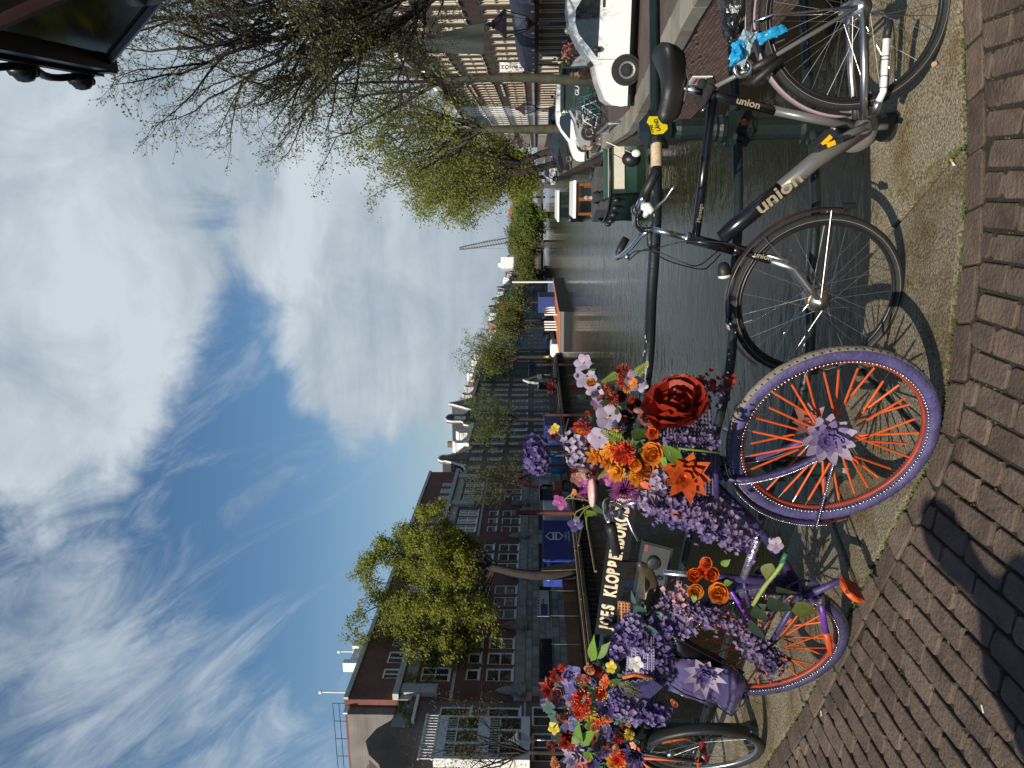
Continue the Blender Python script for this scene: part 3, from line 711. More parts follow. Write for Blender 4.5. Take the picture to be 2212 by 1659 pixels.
# saddle
def saddle(cyc, nose, tail, up, wid, hgt, mat_, name='saddle'):
    d = (nose - tail); L_ = d.length; d.normalize(); sd = d.cross(up).normalized(); b = MB(); NS, NR = 14, 14; P_ = []
    for i in range(NS + 1):
        t = i / NS; wd = wid * (1 - t * .02) * (.5 + .5 * math.cos(math.pi * min(1, max(0, (t - .12) / .55)))) * .82 + wid * .20; wd *= min(1, math.sqrt(max(0, t / .10)) + .15) if t < .1 else 1.0; wd *= math.sqrt(max(0, 1 - max(0, (t - .9) / .1) ** 2)) * .9 + .1 if t > .9 else 1
        h = hgt * (.75 + .35 * (1 - t) ** 2) * (math.sqrt(min(1, t / .14 + .03)) if t < .14 else 1.0) * (math.sqrt(max(.05, 1 - ((t - .86) / .14) ** 2)) if t > .86 else 1.0); zc = .012 * math.cos(t * 6.0) + .018 * (1 - t) ** 2
        for k in range(NR):
            a = 2 * math.pi * k / NR; cx = math.cos(a); sz = math.sin(a)
            P_.append(tail + d * L_ * t + sd * wd * .5 * cx * (1.0 if sz > -.2 else .85) + up * (zc + (sz * h * .35 if sz > 0 else sz * h * (.65 * (1 - .4 * abs(cx))))))
    F = [(i * NR + k, i * NR + (k + 1) % NR, (i + 1) * NR + (k + 1) % NR, (i + 1) * NR + k) for i in range(NS) for k in range(NR)] + [tuple(reversed(range(NR))), tuple(range(NS * NR, NS * NR + NR))]
    b.add(P_, F); return b.build(name, mat_, cyc.root, smooth=True)
sd1 = saddle(B1, P(2628, 488, .0), P(2640, 168, 0), V3((0, 0, 1)), .25, .125, M_plastic)
b = MB()
for sg in (1, -1): b.tube([P(2690, 250) + ax_ * sg * .025, P(2706, 320) + ax_ * sg * .018, P(2690, 400) + ax_ * sg * .018], .0035, 6)
b.build('saddle_rail', M_chrome, sd1)
# handlebar: bent bar, two grips, two levers
hb0 = P(2560, 905)
near = [hb0, P(2525, 905, .05), P(2500, 880, .10), P(2500, 840, .16), P(2520, 795, .22), P(2536, 775, .25)]
far = [hb0, P(2520, 930, -.05), P(2490, 968, -.12), P(2450, 1004, -.2), P(2432, 1015, -.24), P(2438, 990, -.26)]
B1.tube('handlebar', near, .0115, M_chrome); B1.tube('handlebar', far, .0115, M_chrome)
B1.tube('grip', [P(2534, 778, .25), P(2548, 745, .26), P(2588, 668, .29)], [.0165, .0165, .0175], M_plastic, 12)
B1.tube('grip', [P(2436, 1000, -.26), P(2445, 975, -.27), P(2466, 938, -.28)], [.0165, .017, .017], M_plastic, 12)
b = MB(); b.tube([P(2528, 812, .22), P(2550, 815, .23), P(2570, 835, .24)], [.014, .02, .012], 8); b.tube([P(2540, 850, .2), P(2552, 822, .23)], [.010, .015], 8); lv = b.build('brake_body', M_white, B1.root, smooth=True)
B1.tube('brake_lever', [P(2578, 822, .24), P(2620, 785, .27), P(2648, 742, .30), P(2660, 733, .30)], [.006, .005, .0045, .005], M_alu, 8, lv)
b = MB(); b.tube([P(2470, 1000, -.2), P(2468, 1020, -.2)], .012, 8); b.build('brake_body', M_alu, B1.root, smooth=True)
b = MB(); b.ring(P(2505, 826, .19), B1.u, ZUP, .017, .006, 20, 6); b.build('gear_shifter', M_plastic, B1.root, smooth=True)
def cable(pts, r=.0028, cyc=B1, m_=M_plastic): return cyc.tube('cable', catmull([p if isinstance(p, V3) else cyc.P(*p) for p in pts], 6), r, m_, 6)
cable([(2545, 885, .2), (2548, 935, .2), (2562, 985, .18), (2640, 1030, .14), (2760, 1060, .10), (2800, 1040, .06), (2838, 1000, .03)])
cable([(2470, 1015, -.2), (2500, 990, -.12), (2560, 985, -.05), (2640, 962, .02), (2720, 950, .04), (2860, 958, .04), (2950, 990, .03)])
cable([(2475, 1025, -.2), (2520, 990, -.1), (2570, 984, .0), (2680, 1030, .06), (2750, 1045, .06), (2830, 985, .03)])
cable([(2950, 1000, .05), (3090, 1040, .06), (3200, 1090, .06), (3250, 1125, .06)], .0022)
# guards
def guard(cyc, c, u, R, a0, a1, w_, mat_, name='mudguard'):
    b = MB(); b.ring(c, u, ZUP, R, .006, 36, 8, a0, a1, rw=w_); return b.build(name, mat_, cyc.root, smooth=True)
guard(B1, bkF, fu, .362, R_(72), R_(35), .024, M_pinkguard); guard(B1, bkF, fu, .362, R_(188), R_(73), .024, M_brownguard)
B1.tube('mudguard_flap', [bkF - fu * .365 - ZUP * .04, bkF - fu * .375 - ZUP * .09], [.02, .012], M_plastic, 8, sm=False)
g2 = guard(B1, bkR, B1.u, .373, R_(0), R_(180), .028, M_pinkguard)
for sg in (1, -1):
    b = MB(); b.tube([bkF - fu * .362 + fa_ * sg * .02 + ZUP * .005, bkF + fa_ * sg * .055], .002, 5); b.tube([bkF - fu * .26 + ZUP * .25 + fa_ * sg * .02, bkF + fa_ * sg * .055], .002, 5); b.build('guard_stay', M_spoke, B1.root)
# lamp, hub drum, ring lock, rack
b = MB(); lp = P(2850, 1062, .0); b.lathe([(.012, -.03), (.022, -.02), (.027, .0), (.027, .02), (.024, .026)], 14, lp, (B1.u * .8 + ZUP * -.15).normalized()); lm = b.build('front_lamp', M_plastic, B1.root, smooth=True)
b = MB(); b.lathe([(.0265, .018), (.026, .03), (.014, .036)], 14, lp, (B1.u * .8 + ZUP * -.15).normalized()); b.build('lens', mat('lamp_lens', (.62, .60, .54), .15, var=.2, scale=60), lm, smooth=True)
b = MB(); b.lathe([(.02, .0), (.046, .004), (.05, .012), (.05, .03), (.042, .036), (.015, .04)], 20, bkF + fa_ * .006, fa_); b.build('hub_drum', M_brass, wF, smooth=True)
b = MB(); b.lathe([(.03, .0), (.042, .005), (.042, .02), (.036, .025), (.036, .045), (.028, .05)], 20, bkR + ax_ * .01, ax_); b.build('hub_drum', M_alu, wR, smooth=True)
lk = bkR + (ST - bkR).normalized() * .40
b = MB(); b.ring(P(3000, 250, .0), ax_, (ST - bkR).normalized(), .062, .013, 24, 8, R_(-60), R_(240), rw=.016); b.build('ring_lock', M_plastic, B1.root, smooth=True)
B1.tube('ring_lock_arm', [P(2960, 330, .06), P(3030, 270, .065), P(3095, 222, .065)], [.015, .016, .012], M_plastic, 8)
rk = []
for sg in (1, -1):
    B1.tube('rack_stay', [bkR + ax_ * sg * .065 + ZUP * .015, P(3040, 60, sg * .07), P(2968, 85, sg * .06)], .0045, M_chrome, 8)
    B1.tube('rack_bar', [P(2890, 245, sg * .04), P(2935, 120, sg * .06), P(2940, -60, sg * .06), P(2935, -300, sg * .06)], .005, M_chrome, 8)
for k in (-220, -60, 90): B1.tube('rack_bar', [P(2938, k, .06), P(2938, k, -.06)], .004, M_chrome, 8)
# kickstand
ks = B1.tube('kickstand', [P(3442, 440, .05), P(3462, 395, .07)], [.018, .014], M_alu, 8)
B1.tube('kickstand_leg', [P(3460, 398, .07), P(3478, 362, .08), P(3490, 150, .10)], [.013, .0125, .0125], M_white, 10, ks)
B1.tube('kickstand_foot', [P(3490, 152, .10), P(3497, 118, .10), P(3510, 78, .10)], [.014, .014, .006], M_plastic, 10, ks)
for yy in (345, 300, 235, 222): 
    b = MB(); b.ring(P(3480 + (345 - yy) * .05, yy, .081 + (345 - yy) * .0001), B1.n, ZUP, .0135, .0018, 16, 5); b.build('tape_band', M_plastic, ks)
# lettering on the tubes
def tube_text(cyc, txt, p0_, p1_, size, r, m_, sx=1.0, **kw):
    ex = (p1_ - p0_).normalized(); n_ = (cyc.n - ex * cyc.n.dot(ex)).normalized(); ey = n_.cross(ex); o = p0_ + n_ * (r + .0012) - ey * size * .30
    return put_text('lettering', txt, size, o, ex, ey, m_, cyc.root, extrude=.0004, sx=sx, **kw)
tube_text(B1, 'union', P(2972, 828), P(3180, 660), .072, .0335, M_gold, 1.25, bold=.0016)
tube_text(B1, 'union', P(2895, 396), P(3010, 425), .036, .0176, M_gold, 1.15, bold=.0008)
tube_text(B1, 'union', P(2965, 1000, .052), P(3045, 1020, .052), .028, .0155, M_gold, 1.15, bold=.0006)
tube_text(B1, 'Montego', P(2747, 875), P(2760, 780), .022, .0176, M_gold, .9)
# black knit glove or cloth tied round the seat clamp
M_cloth = mat('black_cloth', (.012, .012, .013), .9, var=.3, bump=.5, bscale=50)
b = MB()
for k in range(9):
    q = P(random.uniform(2752, 2800), random.uniform(318, 400), random.uniform(-.02, .03)); b.ball(q, random.uniform(.014, .028), random.uniform(.014, .026), random.uniform(.014, .026), 8, 6)
b.tube([P(2775, 325, .02), P(2800, 345, .03), P(2760, 420, .02), P(2770, 440, .02)], [.014, .02, .016, .006], 8)
b.build('wrapped_cloth', M_cloth, B1.root, smooth=True)
b = MB(); b.ring(P(2770, 430, .03), (B1.u * .5 + ZUP * .6).normalized(), B1.n, .012, .0025, 16, 6, 0, R_(280)); b.build('hook', M_chrome, B1.root, smooth=True)
# chrome coil lock at the rack
b = MB(); b.ring(P(2925, 268, .05), B1.u, ZUP, .030, .009, 24, 8); b.ring(P(2935, 262, .06), B1.u, ZUP, .012, .006, 16, 6); b.build('coil_lock', M_chrome, B1.root, smooth=True)

# bag on the rack and the blue bag tied to it
def crumpled(pts_px, cyc, off, thick, amp, seed, sub=9):
    """soft bag: a grid over a four-sided patch, folded by random creases, closed at the back"""
    rnd = random.Random(seed); A, B_, C, D = [cyc.P(*p, off) for p in pts_px]; n_ = cyc.n; N_ = sub; H = [[0.0] * (N_ + 1) for _ in range(N_ + 1)]
    for _ in range(9):
        cx, cy, an, wd, h = rnd.random(), rnd.random(), rnd.uniform(0, 3.14), rnd.uniform(.05, .16), rnd.uniform(-amp, amp)
        for i in range(N_ + 1):
            for j in range(N_ + 1):
                d = (i / N_ - cx) * math.sin(an) - (j / N_ - cy) * math.cos(an); H[i][j] += h * math.exp(-(d / wd) ** 2)
    V_ = []
    for i in range(N_ + 1):
        for j in range(N_ + 1):
            s_, t = i / N_, j / N_; p = A.lerp(B_, s_).lerp(D.lerp(C, s_), t); e = math.sin(math.pi * min(max(s_, 0), 1)) ** .4 * math.sin(math.pi * t) ** .4
            jx = (rnd.random() - .5) * .008; V_.append(p + n_ * (thick * e + H[i][j] * (.3 + .7 * e)) + cyc.u * jx + ZUP * (rnd.random() - .5) * .008)
    m_ = (N_ + 1) ** 2
    V_ += [p - n_ * ((p - A).dot(n_) * 2 + thick * .1) for p in V_]
    F = []
    for i in range(N_):
        for j in range(N_):
            a = i * (N_ + 1) + j; F.append((a, a + 1, a + N_ + 2, a + N_ + 1)); F.append((m_ + a, m_ + a + N_ + 1, m_ + a + N_ + 2, m_ + a + 1))
    rim = [j for j in range(N_)] + [i * (N_ + 1) + N_ for i in range(N_)] + [N_ * (N_ + 1) + j for j in range(N_, 0, -1)] + [i * (N_ + 1) for i in range(N_, 0, -1)]
    for a, c in zip(rim, rim[1:] + rim[:1]): F.append((c, a, m_ + a, m_ + c))
    mb = MB(); mb.add(V_, F); return mb
M_binbag = mat('bin_bag', (.010, .010, .011), .22, var=.3, spec=.7, bump=.5, bscale=30); M_blue = mat('blue_plastic', (.02, .33, .62), .35, var=.25, scale=20, transl=.15, bump=.2, bscale=40)
M_bluewhite = mat('pale_blue_plastic', (.42, .60, .66), .4, var=.2, scale=20, transl=.15)
bag = thing('bin_bag', 'crumpled black plastic bag on the rear rack of the black bicycle', 'bag', P(2935, 60, .0))
crumpled([(2815, -140), (2935, -140), (2925, 130), (2850, 150)], B1, .02, .07, .03, 5, 14).build('bag_body', M_binbag, bag)
crumpled([(2842, 60), (2910, 40), (2905, 175), (2868, 192)], B1, .075, .03, .02, 8, 10).build('bag_end', M_binbag, bag)
bb = thing('blue_bag', 'torn bright blue plastic bag fluttering below the black bag', 'bag', P(2960, 180, .07))
crumpled([(2930, 118), (2985, 130), (2930, 265), (2862, 235)], B1, .09, .02, .018, 12, 12).build('bag_body', M_bluewhite, bb)
crumpled([(2975, 130), (3085, 96), (3100, 122), (2992, 178)], B1, .10, .008, .010, 21, 10).build('bag_tail', M_blue, bb)
crumpled([(2880, 175), (2930, 150), (2935, 225), (2872, 262)], B1, .115, .015, .014, 33, 10).build('bag_fold', M_blue, bb)

# ---------------------------------------------------------------- violet flower bicycle
RV = .376
vF = V3((-.195, 2.714, 0)); vF.z = gz(vF.x) + RV
vR = on_deck(1645, 1386, RV)
B2 = Cyc('flower_bicycle', 'violet bicycle with orange spokes smothered in artificial flowers', vR, vF); P = B2.P
yawV = R_(329.5); vu = V3((math.cos(yawV), math.sin(yawV), 0))
wV = wheel(B2, vF, vu, RV, .027, M_tyreviolet, M_orangered, 32, M_orange, M_purple, .03, .08, fat=.0042, beads=2, tread=M_tread)
wV2 = wheel(B2, vR, B2.u, RV, .027, M_tyreviolet, M_orangered, 32, M_orange, M_purple, .03, .10, fat=.0038, beads=1, tread=M_tread)
n2 = B2.n
vBB = P(3146, 2307, 0); vHT1 = P(2826, 1872); vHT0 = P(2560, 1962)
B2.tube('head_tube', [vHT1, vHT0], .02, M_purple, 12); B2.tube('stem', [vHT0, P(2445, 1990)], .012, M_chrome, 10)
va = V3((vu.y, -vu.x, 0)); va = -va if va.y > 0 else va
fk2 = B2.tube('fork', [vHT1, P(2850, 1864)], .022, M_purple, 12)
for sg in (1, -1):
    o = va * sg * .058; q0 = P(2850, 1864); q1 = P(3010, 1836); q2 = P(3120, 1800)
    B2.tube('fork_blade', catmull([q0 + o * .5, q0.lerp(q1, .4) + o, q1 + o, q2 + o, vF + o], 5), .0125, M_purple, 10, fk2)
    pts = catmull([q0 + o * .6, q0.lerp(q1, .4) + o, q1 + o, q2 + o, vF + o], 22); b = MB()
    for p in pts[12:-4]: b.ball(p + n2 * .011 - B2.u * .008, .0036, .0036, .0036, 6, 4)
    b.build('bead_string', M_bead, fk2, smooth=True, kind='stuff')
B2.tube('top_tube', [P(2640, 1950), P(2800, 2063), P(2956, 2172), P(2975, 2190)], .0135, M_purple, 10)
B2.tube('down_tube', [P(2800, 1895), P(2960, 2050), P(3070, 2189), vBB], .018, M_purple, 12)
B2.tube('cross_tube', [P(2986, 2110), P(2927, 2278)], .0165, mat('silver_wrap', (.42, .40, .50), .25, .8, var=.4, scale=40, bump=.5, bscale=90), 12, label='cross tube wrapped in silver sequin tape')
B2.tube('cross_tube', [P(2927, 2278), P(2948, 2388, .04)], .010, M_purple, 10)
B2.tube('seat_tube', [P(2800, 2268), P(2855, 2275), P(3011, 2286), vBB], .018, M_purple, 12); B2.tube('seat_post', [P(2610, 2255), P(2810, 2270)], .0135, M_chrome, 10)
vST = P(2850, 2276)
for sg in (1, -1):
    o = n2 * sg * .06
    B2.tube('chain_stay', [vR + o, vBB + n2 * sg * .03], [.010, .013], M_purple, 10)
    B2.tube('seat_stay', [vR + o, P(2925, 2400, sg * .05), vST + n2 * sg * .015], .0085, M_violet, 10)
g3 = guard(B2, vF, vu, RV + .012, R_(185), R_(105), .03, M_purple)
b = MB()
for k in range(60):
    a = R_(105 + 82 * k / 59); b.ball(vF + (vu * math.cos(a) + ZUP * math.sin(a)) * (RV + .012) + va * .031, .0034, .0034, .0034, 6, 4)
b.build('bead_string', M_bead, g3, smooth=True, kind='stuff')
guard(B2, vR, B2.u, RV + .012, R_(180), R_(5), .03, M_purple)
pg = vF - vu * (RV + .012) - ZUP * .01
B2.tube('guard_stay', [pg + va * .03, vF + va * .062], .0055, M_purple, 8, g3)
b = MB()
for k in range(40): b.ball((pg + va * .03).lerp(vF + va * .062, k / 39) + va * .005, .0036, .0036, .0036, 6, 4)
b.build('bead_string', M_bead, g3, smooth=True, kind='stuff')
B2.tube('guard_end', [pg, pg - ZUP * .02], .014, M_purple, 8, g3)
b = MB(); q = [pg - ZUP * .02, pg - ZUP * .05 + n2 * .01, pg - ZUP * .09 - vu * .006, pg - ZUP * .125]
for i, (a, c) in enumerate(zip(q, q[1:])): w0, w1 = .010 - .002 * i, .008 - .002 * i; b.quad(a - va * w0, a + va * w0, c + va * w1 + vu * .006 * i, c - va * w1)
b.build('mudflap', M_orange, g3)
# cranks, chain ring, pedal, chain
b = MB(); rg = .075
b.ring(vBB + n2 * .04, B2.u, ZUP, rg, .006, 48, 6, rw=.003)
for k in range(36):
    a = 2 * math.pi * k / 36; b.box(vBB + n2 * .04 + (B2.u * math.cos(a) + ZUP * math.sin(a)) * (rg + .007), .006, .006, .003, B2.u * math.cos(a) + ZUP * math.sin(a), -B2.u * math.sin(a) + ZUP * math.cos(a), n2)
for k in range(5):
    a = 2 * math.pi * k / 5 + .3; b.tube([vBB + n2 * .04, vBB + n2 * .04 + (B2.u * math.cos(a) + ZUP * math.sin(a)) * rg], [.014, .007], 8)
b.build('chain_ring', M_purple, B2.root)
ce = P(3318, 2272, .06); k2 = B2.tube('crank', [vBB + n2 * .06, ce + n2 * .01], [.016, .013], M_purple, 10)
b = MB(); b.lathe([(.012, 0), (.012, .012), (.006, .016)], 14, vBB + n2 * .072, n2); b.build('crank_bolt', M_chrome, k2, smooth=True)
c = P(3350, 2322, .11); ex = (P(3400, 2350, .11) - P(3310, 2295, .11)).normalized(); ey = (n2 - ex * n2.dot(ex)).normalized(); ez = ex.cross(ey)
ez = -ez if ez.z < 0 else ez
b = MB(); b.bevel_box(c + n2 * .0, .095, .085, .026, .012, ex, ey, ez); pd = b.build('pedal', M_orangered, k2)
b = MB(); b.ring(c, ex, ey, .048, .008, 28, 6, rw=.012); b.build('pedal_rim', M_orange, pd)
B2.tube('crank', [vBB - n2 * .06, vBB - n2 * .06 + (vBB - ce).normalized() * .16], [.016, .013], M_purple, 10)
b = MB(); cp_ = []
for k in range(30):
    a = 2 * math.pi * k / 30; d = vR - vBB; L_ = d.length; e = d / L_; f_ = e.cross(n2); x_ = L_ * (.5 - .5 * math.cos(a)); cp_.append(vBB + n2 * .04 + e * x_ + f_ * math.sin(a) * (.07 - .035 * x_ / L_))
b.tube(cp_, .0045, 6, closed=True); b.build('chain', M_brass, B2.root)
# wrapped kickstand tube
ks2 = B2.tube('kickstand', [P(3225, 2350, .05), P(3236, 2378, .06)], [.022, .016], M_alu, 10)
B2.tube('kickstand_leg', [P(3232, 2372, .06), P(3252, 2490, .07)], .0135, M_violet, 10, ks2, label='violet taped length of the kickstand')
B2.tube('kickstand_leg', [P(3252, 2488, .07), P(3262, 2530, .07), P(3272, 2576, .07)], [.0145, .015, .010], M_orange, 10, ks2, label='orange taped end of the kickstand')
# saddle with lamp below, handlebar
sd2 = saddle(B2, P(2535, 2212), P(2555, 2402), (ZUP * .97 + B2.u * .2).normalized(), .17, .10, M_leather)
for k in range(2):
    cc = P(2595, 2350 + k * 14, .03 - k * .06); b = MB(); b.tube([cc + V3((math.cos(a) * .016, math.sin(a) * .016, -a * .0022)) for a in [i * .5 for i in range(70)]], .0022, 5)
    b.build('saddle_spring', M_plastic, sd2, smooth=True)
b = MB(); b.lathe([(.012, -.02), (.026, -.012), (.029, .0), (.029, .012), (.022, .016)], 16, P(2574, 2213, .05), (n2 + B2.u * .3).normalized()); b.build('bell', M_plastic, B2.root, smooth=True)
hb = P(2440, 1988)
B2.tube('handlebar', catmull([hb, P(2400, 1972, .06), P(2385, 1985, .12), P(2388, 2020, .19), P(2402, 2058, .25)], 5), .0125, M_chrome, 12)
B2.tube('handlebar', catmull([hb, P(2400, 1975, -.06), P(2392, 1990, -.14), P(2402, 2040, -.25)], 5), .0125, M_chrome, 12)
B2.tube('grip', [P(2404, 2062, .25), P(2408, 2085, .26), P(2414, 2110, .265), P(2428, 2178, .28)], [.019, .021, .017, .018], M_plastic, 12)
b = MB(); b.tube([P(2398, 2020, .2), P(2430, 2024, .2)], [.012, .014], 8); b.tube([P(2430, 2024, .2), P(2455, 2005, .18)], [.014, .010], 8); lv2 = b.build('brake_body', M_alu, B2.root, smooth=True)
B2.tube('brake_lever', [P(2440, 2028, .2), P(2470, 2040, .22), P(2490, 2090, .24), P(2514, 2130, .26)], [.007, .006, .005, .005], M_alu, 8, lv2)

# ---------------------------------------------------------------- third bicycle behind, black front wheel and orange frame
c3 = on_deck(1519, 1621, .35); R3 = .35
d3 = V3((-math.cos(R_(46)), math.sin(R_(46)), 0))
B3 = Cyc('orange_bicycle', 'orange framed bicycle with black tyres half hidden at the left edge', c3 + d3 * 1.05 + ZUP * .05, c3); P = B3.P
w3 = wheel(B3, c3, d3, R3, .022, M_rubber, M_alu, 32, M_spoke, mat('red_hub', (.18, .01, .01), .4), .03, .08)
g4 = guard(B3, c3, d3, R3 + .014, R_(215), R_(35), .03, M_plastic)
for sg in (1, -1): B3.tube('fork_blade', [c3 + B3.n * sg * .06, P(2640, 2985, sg * .06), P(2480, 2960, sg * .03)], .011, M_plastic, 10)
B3.tube('head_tube', [P(2485, 2962), P(2380, 2945)], .019, M_orange, 12)
b = MB(); b.tube([P(2522, 2984, .06), P(2735, 2996, .06)], .0085, 8); b.tube([P(2735, 2996, .06), P(2745, 2988, .06), P(2752, 3040, .06)], .0085, 8); b.tube([P(2522, 2984, .06), P(2515, 2945, .06)], .0085, 8); b.build('front_carrier', M_orange, B3.root, smooth=True)
b = MB(); b.tube([P(2575, 2928, -.08), P(2720, 2905, -.08)], .0085, 8); b.build('front_carrier', M_orange, B3.root, smooth=True)
B3.tube('down_tube', [P(2530, 2985), P(2600, 3080), P(2760, 3400)], .017, M_orange, 10); B3.tube('top_tube', [P(2450, 2960), P(2500, 3100), P(2560, 3400)], .015, M_orange, 10)
wheel(B3, c3 + d3 * 1.05 + ZUP * .05, d3, R3, .022, M_rubber, M_alu, 24, M_spoke, M_alu)
b = MB(); b.lathe([(.008, -.02), (.018, -.015), (.018, .015), (.008, .02)], 12, P(2640, 2968, .09), ZUP); b.build('lamp', M_chrome, B3.root, smooth=True)
# ================================================================ FLOWERS
def petal(mb, o, d, up, L_, W, curl=.3, cup=.2, tip=.0, n=4, base=.25, wave=0.0):
    """one petal from o along d; up = side it curls to"""
    d = V3(d).normalized(); s = d.cross(up).normalized(); u = s.cross(d).normalized(); rows = []
    ph = random.uniform(0, 6)
    for i in range(n + 1):
        t = i / n; w = W * (base * (1 - t) + math.sin(math.pi * min(1, t * (.86 if tip < .5 else 1.0) + .06)) ** (.75 if tip < .5 else 1.1)) * (.5 if i == 0 else 1)
        if i == n: w *= (.55 if tip < .5 else .06)
        c = V3(o) + d * L_ * (t - .18 * curl * t * t) + u * L_ * curl * t * t
        rows.append([c - s * w / 2 + u * (cup * w + wave * math.sin(ph + t * 9)), c, c + s * w / 2 + u * (cup * w + wave * math.cos(ph + t * 8))])
    F = []
    for i in range(n):
        for j in range(2): F.append((i * 3 + j, i * 3 + j + 1, (i + 1) * 3 + j + 1, (i + 1) * 3 + j))
    mb.add([p for r in rows for p in r], F)
def frame_of(n_):
    n_ = V3(n_).normalized(); a = n_.orthogonal().normalized(); return n_, a, n_.cross(a)
def head_dahlia(mb, c, n_, R, layers=4, per=9, tip=1, curl=.25, wid=.42):
    n_, a, b = frame_of(n_)
    for l in range(layers):
        f = 1 - l / layers * .72; el = .12 + .9 * l / layers
        for k in range(max(4, per - l)):
            an = 2 * math.pi * (k + .5 * (l % 2) + random.uniform(-.1, .1)) / max(4, per - l); d = (a * math.cos(an) + b * math.sin(an)) * math.cos(el) + n_ * math.sin(el)
            petal(mb, c + n_ * R * .06 * l, d, n_, R * f * random.uniform(.9, 1.08), R * wid * (f * .6 + .4), curl, .12, tip)
def head_rose(mb, c, n_, R):
    n_, a, b = frame_of(n_); off = 0
    for l, (k_, rr, el, ln) in enumerate(((6, .42, .25, .62), (5, .34, .65, .60), (5, .24, .95, .56), (4, .14, 1.15, .50), (3, .06, 1.35, .46))):
        off += .6
        for k in range(k_):
            an = 2 * math.pi * k / k_ + off + random.uniform(-.3, .3); rad = a * math.cos(an) + b * math.sin(an); d = rad * math.cos(el) + n_ * math.sin(el)
            petal(mb, c + rad * R * rr * .35 - n_ * R * .25, d, (n_ if l < 2 else -rad), R * ln * (1.3 if l < 2 else 1.15), R * (1.0 - l * .13), random.uniform(.2, .5), random.uniform(.05, .28), 0, 5, .5, R * random.uniform(.03, .10))
def head_lily(mb, c, n_, R, k_=5, wid=.78):
    n_, a, b = frame_of(n_); o_ = random.uniform(0, 6)
    for k in range(k_):
        an = 2 * math.pi * k / k_ + o_; rad = a * math.cos(an) + b * math.sin(an); petal(mb, c - n_ * R * .3, (rad * .86 + n_ * .55), rad * .6 - n_ * .8, R * 1.08, R * wid, .22, .12, 0, 5, .25, R * .05)
def head_pom(mb, c, n_, R, N_=60, wid=.2):
    n_, a, b = frame_of(n_)
    for k in range(N_):
        z = 1 - 1.25 * (k + .5) / N_; an = k * 2.39996; r = math.sqrt(max(0, 1 - z * z)); d = (a * math.cos(an) + b * math.sin(an)) * r + n_ * z
        petal(mb, c + d * R * .35, (d + V3((random.uniform(-.25, .25), random.uniform(-.25, .25), random.uniform(-.25, .25)))).normalized(), n_ if abs(d.dot(n_)) < .95 else a, R * random.uniform(.6, .75), R * wid, .2, .15, 0, 3)
def head_spiky(mb, c, n_, R, N_=90):
    n_, a, b = frame_of(n_)
    for k in range(N_):
        z = 1 - 1.3 * (k + .5) / N_; an = k * 2.39996; r = math.sqrt(max(0, 1 - z * z)); d = (a * math.cos(an) + b * math.sin(an)) * r + n_ * z; L_ = R * random.uniform(.8, 1.1)
        mb.tube([c + d * R * .1, c + d * L_ * .6, c + d * L_], [R * .030, R * .032, R * .012], 4)
def head_hydra(mb, c, n_, R, N_=46, fl=.30, ax=(1, 1, 1)):
    n_, a, b = frame_of(n_)
    for k in range(N_):
        z = 1 - 1.7 * (k + .5) / N_; an = k * 2.39996; r = math.sqrt(max(0, 1 - z * z)); d = (a * math.cos(an) + b * math.sin(an)) * r + n_ * z
        p = c + V3((d.x * ax[0], d.y * ax[1], d.z * ax[2])) * R * random.uniform(.78, 1.0); floret(mb, p, d, R * fl * random.uniform(.85, 1.2))
def floret(mb, p, d, r, k_=4):
    d = (V3(d) + V3((random.uniform(-.35, .35), random.uniform(-.35, .35), random.uniform(-.35, .35)))).normalized(); d, a, b = frame_of(d); o = random.uniform(0, 1.5)
    for k in range(k_):
        an = 2 * math.pi * k / k_ + o; rad = a * math.cos(an) + b * math.sin(an); petal(mb, p, rad * .92 + d * .3, d, r, r * .95, .15, .12, 0, 2)
def leaf(mb, p, d, up, L_, W, curl=-.25, tip=1): petal(mb, p, d, up, L_, W, curl, .12, tip, 6, .15)
def fern(mb, p, d, up, L_):
    d = V3(d).normalized(); s = d.cross(up).normalized()
    for k in range(9):
        t = (k + 1) / 10
        for sg in (-1, 1): petal(mb, V3(p) + d * L_ * t, s * sg + d * .7, up, L_ * .34 * (1.05 - t * .8), L_ * .06, .1, .1, 1, 2)
    mb.tube([V3(p), V3(p) + d * L_], [.0016, .0008], 4)
def garland(mb, pts, wid, dens, r0):
    L_ = sum((b - a).length for a, b in zip(pts, pts[1:])); N_ = int(L_ * dens)
    for _ in range(N_):
        f = random.random() * (len(pts) - 1); i = int(f); p = pts[i].lerp(pts[min(i + 1, len(pts) - 1)], f - i); o = V3((random.gauss(0, 1), random.gauss(0, 1), random.gauss(0, 1))) * wid * .5
        floret(mb, p + o, (o.normalized() if o.length > 1e-5 else ZUP) + V3((0, -.6, .3)), r0 * random.uniform(.6, 1.15), random.choice((3, 4, 4)))
FM = {}
def fmat(key, c, c2=None, var=.22, tr=.22, rough=.55):
    if key not in FM: FM[key] = mat('petal_' + key, c, rough, var=var, scale=48, transl=tr, col2=c2, detail=4)
    return FM[key]
RED = fmat('deep_red', (0.20, 0.009, 0.005), (0.36, 0.028, 0.008)); BRED = fmat('bright_red', (0.585, 0.023, 0.009), (0.624, 0.078, 0.016)); ORG = fmat('orange', (0.608, 0.133, 0.009), (0.663, 0.234, 0.023)); ORR = fmat('orange_red', (0.562, 0.058, 0.009), (0.624, 0.125, 0.016))
YOR = fmat('yellow_orange', (0.624, 0.296, 0.023), (0.624, 0.172, 0.016)); LIL = fmat('pale_lilac', (0.341, 0.260, 0.372), (0.409, 0.347, 0.434)); LAV = fmat('lavender', (0.167, 0.118, 0.285), (0.279, 0.211, 0.372)); VIO = fmat('violet', (0.074, 0.053, 0.186), (0.136, 0.093, 0.260)); DVI = fmat('dark_violet', (0.034, 0.025, 0.087), (0.081, 0.056, 0.161))
